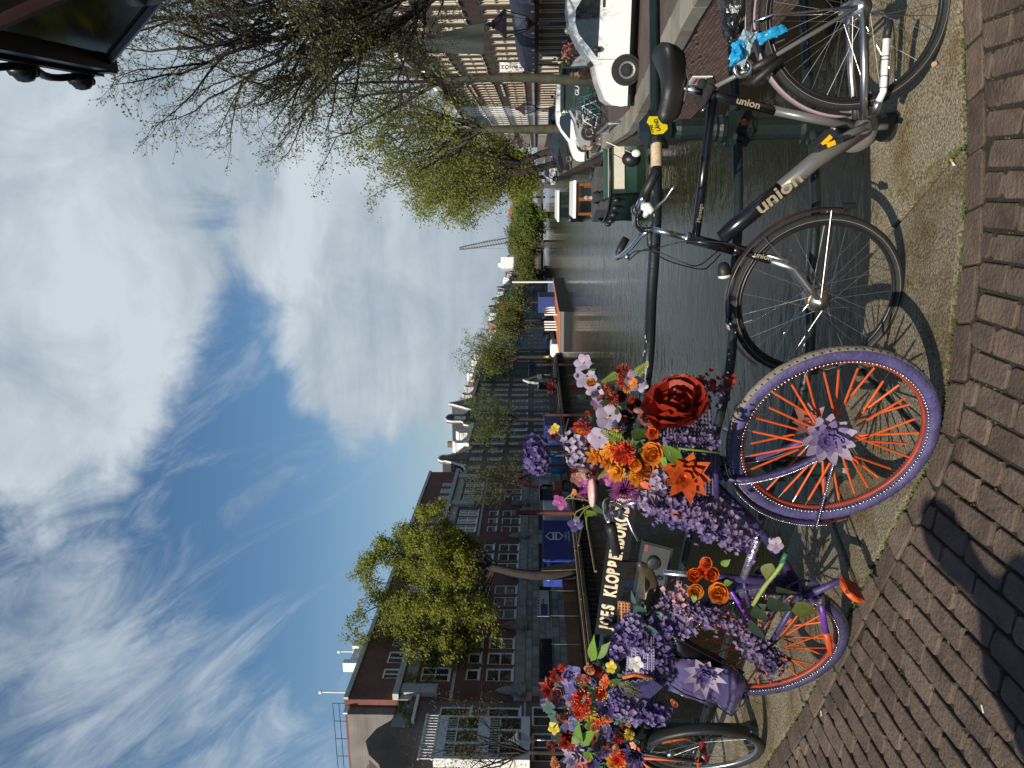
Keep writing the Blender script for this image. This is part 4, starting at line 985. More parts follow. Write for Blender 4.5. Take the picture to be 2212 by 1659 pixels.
MAG = fmat('magenta', (0.234, 0.027, 0.172), (0.351, 0.070, 0.257)); PNK = fmat('pink', (0.484, 0.234, 0.281), (0.562, 0.351, 0.351)); MAR = fmat('maroon', (0.133, 0.020, 0.023), (0.218, 0.047, 0.039)); YEL = fmat('yellow', (0.624, 0.429, 0.016), (0.663, 0.507, 0.078)); PEA = fmat('peach', (0.585, 0.211, 0.101), (0.624, 0.312, 0.156)); WHT = fmat('white', (0.562, 0.546, 0.515)); BLU = fmat('blue_violet', (0.099, 0.081, 0.273), (0.186, 0.161, 0.372))
GRN = fmat('leaf_green', (0.035, 0.066, 0.014), (0.070, 0.109, 0.023), tr=.25); LGR = fmat('light_green', (0.125, 0.234, 0.027), (0.187, 0.312, 0.047), tr=.3); DGR = fmat('dark_leaf', (0.009, 0.023, 0.011), (0.023, 0.047, 0.023), tr=.1); TEA = fmat('eucalyptus', (0.043, 0.094, 0.074), (0.078, 0.148, 0.117), tr=.15); YGR = fmat('fern_green', (0.172, 0.218, 0.023), (0.273, 0.296, 0.039), tr=.3); DUSK = fmat('dusky_pink', (0.234, 0.078, 0.070), (0.328, 0.156, 0.133)); MIX = fmat('lilac_mixed', (.035, .022, .075), (.26, .175, .33), tr=.15)
TOCAM = V3((0, -.85, .35))
def flower(cyc, kind, x, y, r, m_, off=.1, n_=None, label=None, name='flower', **kw):
    """kind of flower head at full-size picture point x,y with radius r in picture pixels"""
    c = cyc.P(x, y, off); sc = (c - CAMP).length / FPX * K; R = r * sc; mb = MB()
    nn = V3(n_) if n_ else (TOCAM + V3((random.uniform(-.45, .45), random.uniform(-.2, .3), random.uniform(-.35, .45)))).normalized()
    c = c - nn * R * .2
    {'dahlia': head_dahlia, 'rose': head_rose, 'lily': head_lily, 'pom': head_pom, 'spiky': head_spiky, 'hydra': head_hydra}[kind](mb, c, nn, R, **kw)
    o = mb.build(name, m_, cyc.root, smooth=True, label=label)
    if kind in ('lily', 'dahlia'):
        m2 = MB(); m2.ball(c + nn * R * (.02 if kind == 'lily' else .22), R * .10, R * .10, R * .10, 6, 4); m2.build('flower_centre', YEL if kind == 'lily' else m_, o, smooth=True)
    return o
def leafs(cyc, items, m_, name='leaf'):
    for (x0, y0, x1, y1, w, off) in items:
        a, b = cyc.P(x0, y0, off), cyc.P(x1, y1, off + random.uniform(-.02, .03)); mb = MB(); leaf(mb, a, b - a, (TOCAM + V3((random.uniform(-.4, .4), 0, random.uniform(-.2, .5)))), (b - a).length, w * (a - CAMP).length / FPX * K); mb.build(name, m_, cyc.root, smooth=True)
def stem(cyc, pts, r, m_): return cyc.tube('flower_stem', catmull([cyc.P(*p) for p in pts], 4), r, m_, 6)

# ---- woven baskets
def wicker(cyc, name, A, B_, C, D, m_, rows=12, cols=16, bulge=.012, r=.004):
    """woven panel over four corners: separate weavers over stakes"""
    n_ = cyc.n; root = None
    st = MB()
    for j in range(cols + 1):
        t = j / cols; st.tube([A.lerp(B_, t), D.lerp(C, t)], r * .8, 5)
    root = st.build(name, m_, cyc.root, smooth=True)
    for i in range(rows):
        f = (i + .5) / rows; a, b = A.lerp(D, f), B_.lerp(C, f); pts = []
        for j in range(cols * 2 + 1):
            t = j / (cols * 2); pts.append(a.lerp(b, t) + n_ * (r * 1.6 * math.cos(math.pi * (j / 1.0 + i)) * (1 if j % 2 == 0 else 0) + bulge * math.sin(math.pi * t)))
        w = MB(); w.tube(pts, r * 1.15, 5); w.build('weaver', m_, root, smooth=True)
    return root
M_wick = mat('violet_wicker', (.085, .06, .12), .6, var=.45, scale=40, bump=.3); M_wickl = mat('lilac_wicker', (.32, .26, .46), .6, var=.3, scale=40); M_wicko = mat('orange_wicker', (.5, .22, .10), .6, var=.35, scale=40)
P = B2.P
# front basket of the flower bicycle: front, near side and floor bars
bk = [P(2600, 1950, .16), P(2590, 1590, .10), P(2800, 1610, .09), P(2815, 1945, .15)]
wicker(B2, 'front_basket', bk[0], bk[1], bk[2], bk[3], M_wick, 15, 22)
bk2 = [P(2590, 1590, .10), P(2585, 1560, -.2), P(2795, 1580, -.19), P(2800, 1610, .09)]
wicker(B2, 'front_basket', *bk2, M_wick, 12, 14)
bk3 = [P(2600, 1950, .16), P(2580, 1985, -.16), P(2800, 1975, -.15), P(2815, 1945, .15)]
wicker(B2, 'front_basket', *bk3, M_wick, 12, 14)
b = MB(); b.poly([bk[3], bk[2], bk2[2], bk3[2]]); b.build('basket_floor', M_wick, B2.root)
B2.tube('basket_bar', [P(2822, 1960, .17), P(2815, 1735, .14)], .010, M_purple, 10); B2.tube('basket_bar', [P(2815, 1880, .0), P(2835, 1868, .0)], .012, M_purple, 10)
# heads in and round the front basket
fl = lambda *a, **k: flower(B2, *a, **k)
fl('rose', 2655, 1580, 160, RED, .18, (.72, -.6, .30), label='huge deep red fabric rose on the front basket')
fl('dahlia', 2703, 1872, 112, ORR, .24, (-.1, -.9, .25), label='large orange pointed flower on the basket front')
fl('dahlia', 3262, 1728, 106, LIL, .12, (-.15, -.95, .2), label='lavender flower fixed on the front hub', layers=2, per=11, tip=0, wid=.36, curl=.32); fl('dahlia', 3262, 1728, 78, LAV, .14, (-.15, -.95, .2), layers=3, per=9, tip=0, wid=.4, curl=.3, name='flower_heart'); fl('dahlia', 3262, 1728, 44, VIO, .155, (-.15, -.95, .2), layers=2, per=7, curl=.3, name='flower_heart')
fl('dahlia', 3190, 1660, 75, DUSK, -.02, (.2, -.7, .2), per=8, layers=2)
fl('lily', 2291, 1430, 42, LIL, .02, (.2, -.7, .5), k_=6); fl('lily', 2303, 1485, 48, LIL, .04, (.0, -.9, .3), k_=6); fl('lily', 2340, 1540, 36, LIL, .05); fl('lily', 2360, 1575, 38, LIL, .05)
fl('lily', 2393, 1642, 52, LIL, .12, (.1, -.9, .2), k_=5, wid=.95); fl('lily', 2352, 1729, 46, LIL, .14, (-.1, -.85, .4), k_=5, wid=1.0)
fl('hydra', 2104, 1790, 62, VIO, .05, (0, -.6, .7), ax=(1.25, 1.0, .75), N_=60, fl=.34, label='tall violet hydrangea head above the front basket')
stem(B2, [(2120, 1800, .05), (2180, 1795, .05), (2250, 1788, .07), (2320, 1775, .1)], .0035, DGR)
fl('pom', 2291, 1683, 40, BRED, .06, N_=50); fl('hydra', 2260, 1740, 45, LIL, .05, N_=30, fl=.4); fl('hydra', 2275, 1800, 46, LIL, .08, N_=34, fl=.38); fl('hydra', 2320, 1830, 34, LAV, .08, N_=24, fl=.4)
fl('pom', 2455, 1785, 50, BRED, .20, N_=70); fl('dahlia', 2405, 1775, 48, YOR, .17, per=8, tip=0); fl('dahlia', 2342, 1796, 40, ORG, .16, per=7, tip=0); fl('dahlia', 2432, 1860, 50, YOR, .20, per=9, tip=0); fl('dahlia', 2386, 1822, 38, ORG, .18, per=7, tip=0)
fl('rose', 2567, 1785, 58, ORG, .19); fl('rose', 2547, 1840, 52, ORG, .20); fl('dahlia', 2506, 1880, 46, YOR, .2, per=8, tip=0); fl('rose', 2500, 1830, 36, ORG, .2); fl('rose', 2567, 1703, 36, ORR, .16); fl('dahlia', 2520, 1905, 34, ORG, .2, per=6)
fl('spiky', 2460, 1929, 68, MAG, .2, label='spiky magenta flower beside the handlebar')
fl('lily', 2296, 1914, 32, MAG, .08, k_=5); fl('lily', 2201, 1982, 34, MAG, .06, k_=5, label='magenta orchid bloom standing above the handlebar'); fl('lily', 2265, 2064, 32, BLU, .08, k_=4, label='pale violet bloom on a thin stem over the grip'); fl('lily', 2300, 1865, 26, PNK, .08); fl('lily', 2385, 1892, 32, MAG, .12)
fl('dahlia', 2183, 1716, 24, MAR, .03, tip=0); fl('lily', 2186, 1684, 18, YEL, .03); fl('lily', 2172, 1700, 16, PEA, .03)
fl('pom', 2455, 1463, 36, RED, .06, N_=40); fl('pom', 2455, 1502, 33, RED, .08, N_=40); fl('pom', 2409, 1575, 30, RED, .08, N_=36); fl('lily', 2503, 1493, 46, LIL, .1); fl('lily', 2520, 1515, 32, LIL, .1); fl('pom', 2390, 1530, 24, ORR, .04, N_=30); fl('pom', 2470, 1530, 22, YOR, .09, N_=30)
fl('rose', 2550, 1640, 48, DUSK, .14); fl('hydra', 2590, 1885, 44, LIL, .22, N_=30, fl=.42); fl('hydra', 2560, 1972, 44, LIL, .2, N_=34, fl=.42); fl('pom', 2440, 1680, 28, RED, .06, N_=30); fl('pom', 2490, 1760, 18, WHT, .17, N_=20); fl('rose', 2440, 1560, 34, MAR, .02); fl('rose', 2500, 1600, 40, MAR, .0); fl('rose', 2470, 1640, 40, DVI, .0)
for (x, y, r) in ((2420, 1600, 40), (2470, 1700, 50), (2540, 1620, 40), (2400, 1700, 40), (2520, 1760, 40), (2600, 1700, 40), (2370, 1880, 36), (2450, 1850, 46), (2340, 1750, 34)):
    mb = MB(); c = P(x, y, -.02)
    for _ in range(9): d = V3((random.gauss(0, 1), random.gauss(-.4, .5), random.gauss(.1, .9))).normalized(); leaf(mb, c, d, TOCAM, .06 * random.uniform(.6, 1.2), .03)
    mb.build('leaves', random.choice((DGR, GRN, GRN)), B2.root, smooth=True)
for (x, y, x1, y1) in ((2440, 1470, 2380, 1500), (2500, 1480, 2545, 1435), (2450, 1740, 2380, 1700), (2470, 1850, 2500, 1910), (2400, 1850, 2360, 1880), (2450, 1900, 2420, 1840)):
    mb = MB(); a, c = P(x, y, .16), P(x1, y1, .18); fern(mb, a, c - a, TOCAM, (c - a).length * 1.2); mb.build('fern', YGR, B2.root)
leafs(B2, [(2608, 1755, 2712, 1848, 52, .24), (2620, 1800, 2605, 1845, 30, .24)], LGR)
leafs(B2, [(2500, 1690, 2545, 1740, 60, .16), (2360, 1900, 2400, 1930, 40, .1), (2340, 1985, 2370, 2035, 40, .1)], GRN)
leafs(B2, [(2310, 2010, 2352, 2040, 34, .1), (2305, 1870, 2280, 1840, 26, .08)], LGR)
for q in (((2330, 1975, .08), (2280, 1965, .07), (2225, 1962, .06)), ((2330, 1980, .08), (2260, 1945, .07), (2215, 1975, .06)), ((2340, 1985, .08), (2300, 2010, .08), (2270, 2055, .08)), ((2340, 1985, .08), (2310, 2035, .08), (2312, 2085, .08)), ((2335, 1985, .08), (2270, 2015, .08), (2265, 2045, .08)), ((2300, 1790, .1), (2240, 1740, .05), (2190, 1700, .03))): stem(B2, q, .0022, YGR)
B2.tube('flower_stem', [P(2670, 1765, .23), P(2835, 1782, .23)], .004, LGR, 6)
# oval flowered bell cover and small buds
b = MB(); c = P(2332, 1934, .13); b.ball(c, .060, .05, .016, 18, 8); b.build('bell_cover', mat('pink_print', (.50, .25, .24), .3, var=.5, scale=60, col2=(.62, .42, .36)), B2.root, smooth=True, label='oval bell cover printed with pink roses')
for (x, y, r) in ((2519, 1616, 18), (2300, 1850, 14)):
    b = MB(); b.ball(P(x, y, .15), .012, .012, .022, 8, 6); b.build('bud', DUSK, B2.root, smooth=True)
# garlands
def gar(pts, wid, dens, r0, m_, label=None, cyc=B2):
    mb = MB(); garland(mb, catmull([cyc.P(*p) for p in pts], 4), wid, dens, r0); o = mb.build('garland', m_, cyc.root, smooth=True, label=label, kind='stuff'); return o
gar([(2640, 1505, .10), (2760, 1508, .08), (2900, 1512, .06)], .028, 420, .013, RED, 'hanging string of red florets')
gar([(2620, 1720, .19), (2700, 1745, .2), (2780, 1722, .2), (2850, 1738, .2)], .03, 260, .014, MIX)
gar([(2560, 1960, .2), (2640, 1975, .18), (2740, 2010, .15), (2830, 2060, .12), (2940, 2140, .06)], .062, 900, .016, MIX, 'thick lilac garland along the down tube')
gar([(2600, 2010, .14), (2700, 2050, .13), (2790, 2090, .1), (2880, 2110, .06)], .045, 500, .016, VIO)
gar([(2780, 1550, .0), (2850, 1562, .0)], .04, 400, .014, DVI)
leafs(B2, [(2640, 2005, 2690, 2060, 28, .2), (2520, 1900, 2575, 1925, 26, .22)], ORR, 'petal')
# small orange roses at the saddle tube
for (x, y, r, m_) in ((2780, 2220, 32, ORR), (2735, 2265, 34, ORR), (2800, 2262, 36, ORR), (2740, 2330, 36, ORG), (2830, 2335, 48, ORG), (2765, 2245, 24, BRED)): fl('rose', x, y, r, m_, .07)
leafs(B2, [(2840, 2225, 2872, 2210, 26, .06), (2850, 2298, 2882, 2292, 22, .06), (2735, 2340, 2730, 2375, 20, .08), (2800, 2360, 2830, 2375, 20, .08)], LGR)
fl('lily', 3050, 2145, 32, LIL, .05); fl('lily', 2900, 2112, 26, LIL, .06); fl('rose', 2990, 2250, 22, DVI, .03)
# big green stem with leaves tied across the frame
B2.tube('flower_stem', catmull([P(3092, 2185, .12), P(3070, 2235, .13), P(3010, 2310, .14), P(2965, 2382, .14)], 4), .0085, mat('green_stem', (.20, .26, .06), .5, var=.2, scale=30), 8); B2.tube('flower_stem', [P(3096, 2178, .12), P(3078, 2215, .125)], .0098, mat('green_tape', (.02, .16, .06), .5), 8)
leafs(B2, [(3060, 2310, 3160, 2370, 62, .16), (3030, 2350, 3118, 2442, 70, .17), (2975, 2385, 3010, 2470, 56, .15), (2955, 2440, 3005, 2545, 46, .15), (2985, 2400, 3012, 2385, 30, .15)], DGR)
leafs(B2, [(3040, 2220, 3010, 2290, 56, .1), (3110, 2380, 3225, 2425, 56, .13), (3000, 2360, 3050, 2420, 40, .12)], fmat('olive_leaf', (.085, .105, .018), (.14, .16, .03), tr=.2))
# rear: basket, bag, garlands
wicker(B2, 'rear_basket', P(2462, 2665, .16), P(2470, 2545, .16), P(2578, 2552, .16), P(2576, 2668, .16), M_wickl, 14, 12, r=.0034)
wicker(B2, 'rear_basket', P(2430, 2460, .05), P(2432, 2368, .05), P(2482, 2372, .05), P(2478, 2460, .05), M_wicko, 8, 10, r=.003)
wicker(B2, 'rear_basket', P(2470, 2545, .16), P(2470, 2450, .10), P(2575, 2470, .10), P(2578, 2552, .16), M_wick, 12, 8, r=.0034)
fl('lily', 2503, 2617, 30, WHT, .2, (0, -1, .1), label='white fabric flower on the rear basket')
M_vinyl = mat('violet_vinyl', (.075, .055, .15), .18, var=.4, scale=10, spec=.8, coat=.4, bump=.3, bscale=14); M_vinylb = mat('black_vinyl', (.006, .006, .010), .4, var=.3)
pb = thing('pannier_bag', 'shiny violet vinyl pannier bag with a big lilac flower', 'bag', P(2880, 2680, .12))
crumpled([(2640, 2495), (2850, 2608), (2925, 2660), (2700, 2560)], B2, .05, .03, .006, 3, 10).build('front_pocket', M_vinylb, pb, smooth=True)
crumpled([(2625, 2640), (2650, 2500), (2930, 2650), (2800, 2790)], B2, .07, .06, .006, 4, 14).build('bag_body', M_vinylb, pb, smooth=True)
crumpled([(2630, 2720), (2650, 2590), (2800, 2610), (2815, 2775)], B2, .12, .035, .022, 41, 18).build('bag_side', M_vinyl, pb, smooth=True)
crumpled([(2790, 2740), (2850, 2610), (2945, 2680), (2880, 2822)], B2, .12, .045, .03, 44, 18).build('bag_side', M_vinyl, pb, smooth=True)
pts = [P(*p, .165) for p in ((2640, 2500), (2740, 2555), (2840, 2608), (2930, 2668), (2945, 2720), (2930, 2770), (2880, 2820), (2815, 2775), (2700, 2735), (2625, 2690))]
b = MB(); b.tube(pts, .0035, 6); b.build('piping', M_vinylb, pb, smooth=True)
fl('dahlia', 2772, 2662, 84, LIL, .19, (-.1, -.95, .15), layers=2, per=9, wid=.34, curl=.35, label='large lilac flower on the pannier bag'); fl('dahlia', 2772, 2662, 50, VIO, .20, (-.1, -.95, .15), layers=2, per=8, curl=.3, name='flower_heart')
for (x, y, r, m_) in ((2462, 2492, 42, VIO), (2490, 2455, 40, LAV), (2505, 2505, 45, VIO), (2450, 2545, 46, LAV), (2425, 2560, 36, VIO), (2530, 2540, 36, LAV), (2615, 2610, 38, DVI), (2620, 2655, 38, DVI), (2595, 2585, 36, VIO)): fl('hydra', x, y, r, m_, .14, N_=34, fl=.34)
gar([(2620, 2370, .06), (2700, 2400, .08), (2780, 2420, .09), (2840, 2440, .1), (2940, 2500, .1), (3040, 2600, .1)], .045, 800, .014, MIX, 'lilac garland hanging from the saddle past the rear wheel')
gar([(2640, 2440, .06), (2690, 2470, .08), (2760, 2450, .1)], .05, 600, .016, LAV); gar([(2640, 2330, .05), (2680, 2350, .05), (2720, 2380, .06)], .05, 500, .018, PNK); gar([(2560, 2450, .1), (2610, 2470, .1), (2640, 2520, .1)], .06, 700, .018, VIO); gar([(2960, 2560, .08), (3040, 2600, .09), (3030, 2640, .09)], .05, 900, .016, DVI)
leafs(B2, [(2500, 2385, 2545, 2440, 46, .12), (2540, 2455, 2575, 2530, 62, .13), (2500, 2380, 2485, 2345, 16, .1), (2600, 2410, 2580, 2450, 34, .1)], TEA)
b = MB()
for sg in (-1, 1): 
    b.prism([P(x, y, .20) for x, y in (((2450, 2690), (2570, 2672), (2610, 2700), (2560, 2745), (2480, 2738)) if sg > 0 else ((2470, 2700), (2555, 2660), (2560, 2690)))], B2.n * .006)
b.build('fabric_butterfly', mat('navy_fabric', (.04, .032, .12), .5, var=.4, scale=40, bump=.4), B2.root, label='dark blue beaded fabric butterfly under the rear basket')
b = MB()
for k in range(40): q = P(2450 + 3 * k, 2690 - .45 * k + 4 * math.sin(k * .8), .207); b.ball(q, .003, .003, .003, 5, 4)
b.build('bead_string', M_bead, B2.root, kind='stuff')
b = MB(); b.tube([P(2452, 2668, .203), P(2500, 2656, .203), P(2572, 2672, .203)], .008, 6); b.build('fabric_trim', ORG, B2.root, smooth=True)
for k in range(9):
    x = 2440 + random.uniform(-20, 30); y = 2690 + random.uniform(-10, 30); stem(B2, [(x, y, .2), (x + random.uniform(20, 60), y + random.uniform(-10, 40), .22), (x + random.uniform(50, 100), y + random.uniform(10, 60), .2)], .0014, YGR)
# ---- bouquet on the front carrier of the third bicycle
P = B3.P; f3 = lambda *a, **k: flower(B3, *a, **k)
for a in (('pom', 2213, 2630, 16, BRED, .1), ('rose', 2321, 2639, 26, PEA, .15), ('lily', 2403, 2626, 24, YEL, .2), ('rose', 2345, 2640, 34, RED, .12), ('dahlia', 2195, 2657, 40, RED, .1), ('dahlia', 2165, 2712, 52, RED, .1), ('rose', 2195, 2732, 34, DUSK, .14), ('lily', 2253, 2660, 40, BLU, .12), ('lily', 2232, 2700, 36, BLU, .12), ('lily', 2250, 2745, 38, BLU, .15),
          ('pom', 2292, 2755, 46, BRED, .2), ('pom', 2286, 2796, 34, BRED, .2), ('pom', 2321, 2811, 30, YEL, .2), ('rose', 2366, 2732, 30, ORR, .18), ('lily', 2376, 2682, 26, ORR, .2), ('dahlia', 2357, 2843, 22, ORR, .2), ('rose', 2395, 2830, 20, ORG, .2), ('dahlia', 2389, 2786, 50, VIO, .2), ('hydra', 2448, 2784, 40, LAV, .2), ('hydra', 2430, 2755, 30, VIO, .2), ('hydra', 2439, 2818, 32, TEA, .2),
          ('dahlia', 2235, 2915, 52, RED, .12), ('dahlia', 2262, 2985, 62, LIL, .16), ('dahlia', 2420, 3003, 42, YOR, .2), ('dahlia', 2435, 2985, 36, BRED, .2), ('dahlia', 2498, 2978, 55, DVI, .2), ('dahlia', 2440, 2950, 44, VIO, .15), ('rose', 2215, 2832, 30, DUSK, .15), ('lily', 2240, 2850, 34, BLU, .15), ('rose', 2280, 2660, 32, MAR, .1), ('hydra', 2160, 2770, 30, LAV, .05), ('dahlia', 2300, 2880, 40, DVI, .1), ('dahlia', 2360, 2930, 44, MAR, .1), ('dahlia', 2330, 2990, 44, VIO, .12), ('rose', 2470, 2850, 18, PEA, .2), ('rose', 2440, 2900, 30, MAR, .12), ('hydra', 2400, 2880, 34, DVI, .1)):
    f3(*a[:5], off=a[5])
leafs(B3, [(2335, 2600, 2325, 2545, 34, .15), (2345, 2590, 2392, 2540, 36, .16), (2285, 2925, 2260, 2880, 34, .2), (2290, 2930, 2320, 2890, 36, .2), (2300, 2960, 2350, 2990, 40, .2), (2280, 2900, 2250, 2930, 30, .2), (2320, 2960, 2310, 3010, 34, .2), (2440, 2880, 2480, 2930, 30, .15), (2300, 2860, 2350, 2850, 36, .2)], LGR)
leafs(B3, [(2320, 2850, 2290, 2820, 50, .15), (2340, 2860, 2300, 2900, 50, .15), (2310, 2690, 2360, 2650, 50, .1), (2330, 2740, 2300, 2690, 50, .1), (2350, 2700, 2390, 2740, 44, .12), (2380, 2900, 2340, 2940, 50, .1), (2430, 2920, 2400, 2970, 44, .1), (2280, 2800, 2250, 2830, 40, .1), (2400, 2700, 2430, 2680, 26, .15)], GRN)
leafs(B3, [(2190, 2800, 2130, 2790, 40, .1), (2190, 2805, 2140, 2830, 38, .12), (2195, 2810, 2165, 2860, 38, .12), (2200, 2830, 2150, 2870, 30, .1), (2205, 2840, 2170, 2885, 30, .1), (2180, 2790, 2150, 2765, 30, .1), (2270, 2850, 2290, 2880, 34, .18), (2185, 2815, 2155, 2845, 32, .12)], TEA)
for _ in range(16):
    mb = MB(); c = P(random.uniform(2230, 2480), random.uniform(2650, 3040), random.uniform(-.1, .05))
    for _k in range(10): d = V3((random.gauss(0, 1), random.gauss(-.4, .5), random.gauss(.1, .9))).normalized(); leaf(mb, c, d, TOCAM, .09 * random.uniform(.6, 1.2), .045)
    mb.build('leaves', random.choice((DGR, GRN, DGR, TEA)), B3.root, smooth=True)
gar([(2500, 2800, .15), (2560, 2805, .15), (2600, 2810, .14)], .05, 900, .02, VIO, None, B3); gar([(2420, 2740, .15), (2470, 2770, .18), (2500, 2830, .18)], .06, 500, .02, LAV, None, B3)
mb = MB()
for _ in range(110):
    q = P(random.uniform(2230, 2420), random.uniform(2680, 2860), random.uniform(.15, .24)); mb.ball(q, .0028, .0028, .0028, 5, 3)
mb.build('bead_spray', mat('pale_yellow_bead', (.75, .66, .35), .4), B3.root, kind='stuff')
b = MB(); q = [P(2390, 2730, -.04), P(2480, 2740, -.04), P(2500, 3060, -.04), P(2400, 3080, -.04)]; b.prism(q, -B3.n * .25); b.build('flower_crate', mat('dark_crate', (.02, .018, .015), .8), B3.root)
leafs(B3, [(2620, 2745, 2640, 2765, 14, .05), (2630, 2730, 2620, 2760, 12, .05)], GRN); f3('rose', 2657, 2775, 14, PEA, .05); f3('rose', 2648, 2762, 11, PEA, .05)

# small filler blooms that thicken both bouquets
rnf = random.Random(77)
for _ in range(46):
    flower(B2, rnf.choice(('pom', 'rose', 'lily', 'dahlia', 'lily')), rnf.uniform(2250, 2590), rnf.uniform(1470, 1960), rnf.uniform(12, 26), rnf.choice((LIL, LAV, VIO, ORG, RED, MAR, DVI, MAG, YOR, DUSK)), rnf.uniform(.02, .16))
for _ in range(60):
    flower(B3, rnf.choice(('pom', 'rose', 'lily', 'dahlia')), rnf.uniform(2170, 2500), rnf.uniform(2640, 3024), rnf.uniform(10, 24), rnf.choice((LAV, VIO, ORG, RED, MAR, DVI, BLU, YEL, DUSK, PEA, BRED)), rnf.uniform(.05, .22))
for _ in range(40):
    x, y = rnf.uniform(2180, 2480), rnf.uniform(2640, 3024); leafs(B3, [(x, y, x + rnf.uniform(-40, 40), y + rnf.uniform(-40, 40), rnf.uniform(14, 30), rnf.uniform(.05, .2))], rnf.choice((GRN, DGR, DGR, TEA)))
for _ in range(30):
    x, y = rnf.uniform(2280, 2580), rnf.uniform(1460, 1950); leafs(B2, [(x, y, x + rnf.uniform(-36, 36), y + rnf.uniform(-36, 36), rnf.uniform(12, 26), rnf.uniform(.0, .12))], rnf.choice((GRN, DGR, DGR, YGR)))
# ================================================================ QUAYS AND HOUSES
# -- right quay wall: brick courses below a stone cap
def wall_line():
    return [V3((4.9, 4.6, 0)), V3((5.35, 6.5, 0)), V3((6.0, 11.9, 0)), V3((6.7, 17.0, 0)), V3((7.27, 21.3, 0)), Q(30, 1.62), Q(45, 1.65), Q(120, 1.65), Q(270, 1.65)]
WL = wall_line()
def top_z(p): return zq(p.dot(CD))
w = MB()
for a, b in zip(WL, WL[1:]):
    w.quad(V3((a.x, a.y, -4)), V3((b.x, b.y, -4)), V3((b.x, b.y, top_z(b) - .1)), V3((a.x, a.y, top_z(a) - .1)))
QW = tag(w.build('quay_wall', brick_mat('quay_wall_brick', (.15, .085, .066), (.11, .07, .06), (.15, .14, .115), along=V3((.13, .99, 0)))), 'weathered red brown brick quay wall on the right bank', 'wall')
# single bricks on the near stretch
fine = resample(WL[1:5], .5); seg = (WL[4] - WL[2]).normalized(); segn = V3((-seg.y, seg.x, 0))
bx = MB(); bx.bevel_box(V3((0, 0, 0)), .208, .052, .030, .004); brick_me = None
near_b = []; far_b = MB()
a0, L_ = WL[2] - seg * 2.2, (WL[4] - WL[2]).length + 2.2
for r in range(19):
    z = -2.58 + r * .074
    for k in range(int(L_ / .222)):
        q = a0 + seg * ((k + .5 * (r % 2)) * .222 + .1)
        if random.random() < .02: continue
        c = V3((q.x, q.y, z)) + segn * random.uniform(.001, .009)
        vis = (q.y < 20.5 and q.y > 11.6 and r > 1)
        near_b.append((q.y, c, vis))
near_b.sort(key=lambda e: (not e[2], e[0]))
brick_shared = None
for i, (yy, c, vis) in enumerate(near_b):
    if i < 298 and vis:
        if brick_shared is None:
            bb_ = MB(); bb_.bevel_box(V3((0, 0, 0)), .208, .058, .03, .004, seg, ZUP, segn); o = bb_.build('brick', M_wallbrick, None); brick_shared = o.data; o.location = c; put_under(o, QW)
        else:
            o = bpy.data.objects.new('brick', brick_shared); COL.objects.link(o); o.location = c; put_under(o, QW)
    else: far_b.bevel_box(c, .208, .058, .03, .004, seg, ZUP, segn)
far_b.build('bricks_beyond', M_wallbrick, QW, kind='stuff')
cap = resample(WL[1:7], 1.05)
for a, b in zip(cap, cap[1:]):
    t = (b - a).normalized(); nn = V3((-t.y, t.x, 0)); m_ = MB(); za, zb = top_z(a), top_z(b); e = random.uniform(-.01, .01)
    P_ = []
    for p, z in ((a + t * .008, za), (b - t * .008, zb)):
        for o_, h in ((.05, -.20), (.05, .02), (.02, .045), (-.52, .045), (-.52, -.20)): P_.append(V3((p.x, p.y, z + h + e)) + nn * o_)
    m_.add(P_, [(0, 1, 2, 3, 4), (9, 8, 7, 6, 5)] + [(i, (i + 1) % 5 + 5 - 5 * 0, 0, 0) for i in ()] + [(i + 5, (i + 1) % 5 + 5, (i + 1) % 5, i) for i in range(5)])
    m_.build('cap_stone', M_stone, QW)
mm = MB(); far = resample(WL[6:], 6)
for a, b in zip(far, far[1:]): t = (b - a).normalized(); nn = V3((-t.y, t.x, 0)); mm.obox(V3((a.x, a.y, top_z(a) - .2)) + nn * .05, b - a, -nn * .55, ZUP * .245)
mm.build('cap_stones_beyond', M_stone, QW, kind='stuff')
# notice plate on the wall
pc = V3((0, 0, 0)); q0 = on_plane(*S(2755, 308), WL[2], segn); pl = thing('notice_plate', 'white framed enamel notice plate on the brick quay wall', 'sign', q0)
b = MB(); b.box(q0 + segn * .045, .62, .42, .02, seg, ZUP, segn); b.build('plate', M_white, pl)
b = MB(); b.box(q0 + segn * .057, .52, .33, .004, seg, ZUP, segn); b.build('face', mat('plate_grey', (.42, .42, .40), .5, var=.2, scale=6), pl)
b = MB(); b.box(q0 + segn * .061 + ZUP * .09, .40, .05, .003, seg, ZUP, segn); b.build('red_bar', M_red, pl)
for k in range(3):
    b = MB(); b.box(q0 + segn * .061 - ZUP * (.0 + .055 * k), .36 - .05 * k, .018, .003, seg, ZUP, segn); b.build('line_of_text', M_ink, pl)
# street of the right bank
st = MB(); ss = [-6, 0, 4, 9, 14, 17, 20, 26, 32, 38, 45, 70, 120, 270]
def wl_t(s):
    best = 1.65
    for a, b in zip(WL, WL[1:]):
        if a.dot(CD) <= s <= b.dot(CD): f = (s - a.dot(CD)) / (b.dot(CD) - a.dot(CD)); best = a.lerp(b, f).dot(CN)
    return best if s > WL[0].dot(CD) else WL[0].dot(CN)
for a, b in zip(ss, ss[1:]): st.quad(Q(a, wl_t(a) + .45, zq(a)), Q(a, 30, zq(a)), Q(b, 30, zq(b)), Q(b, wl_t(b) + .45, zq(b)))
structure(st.build('street', M_street), 'brick street along the right quay')
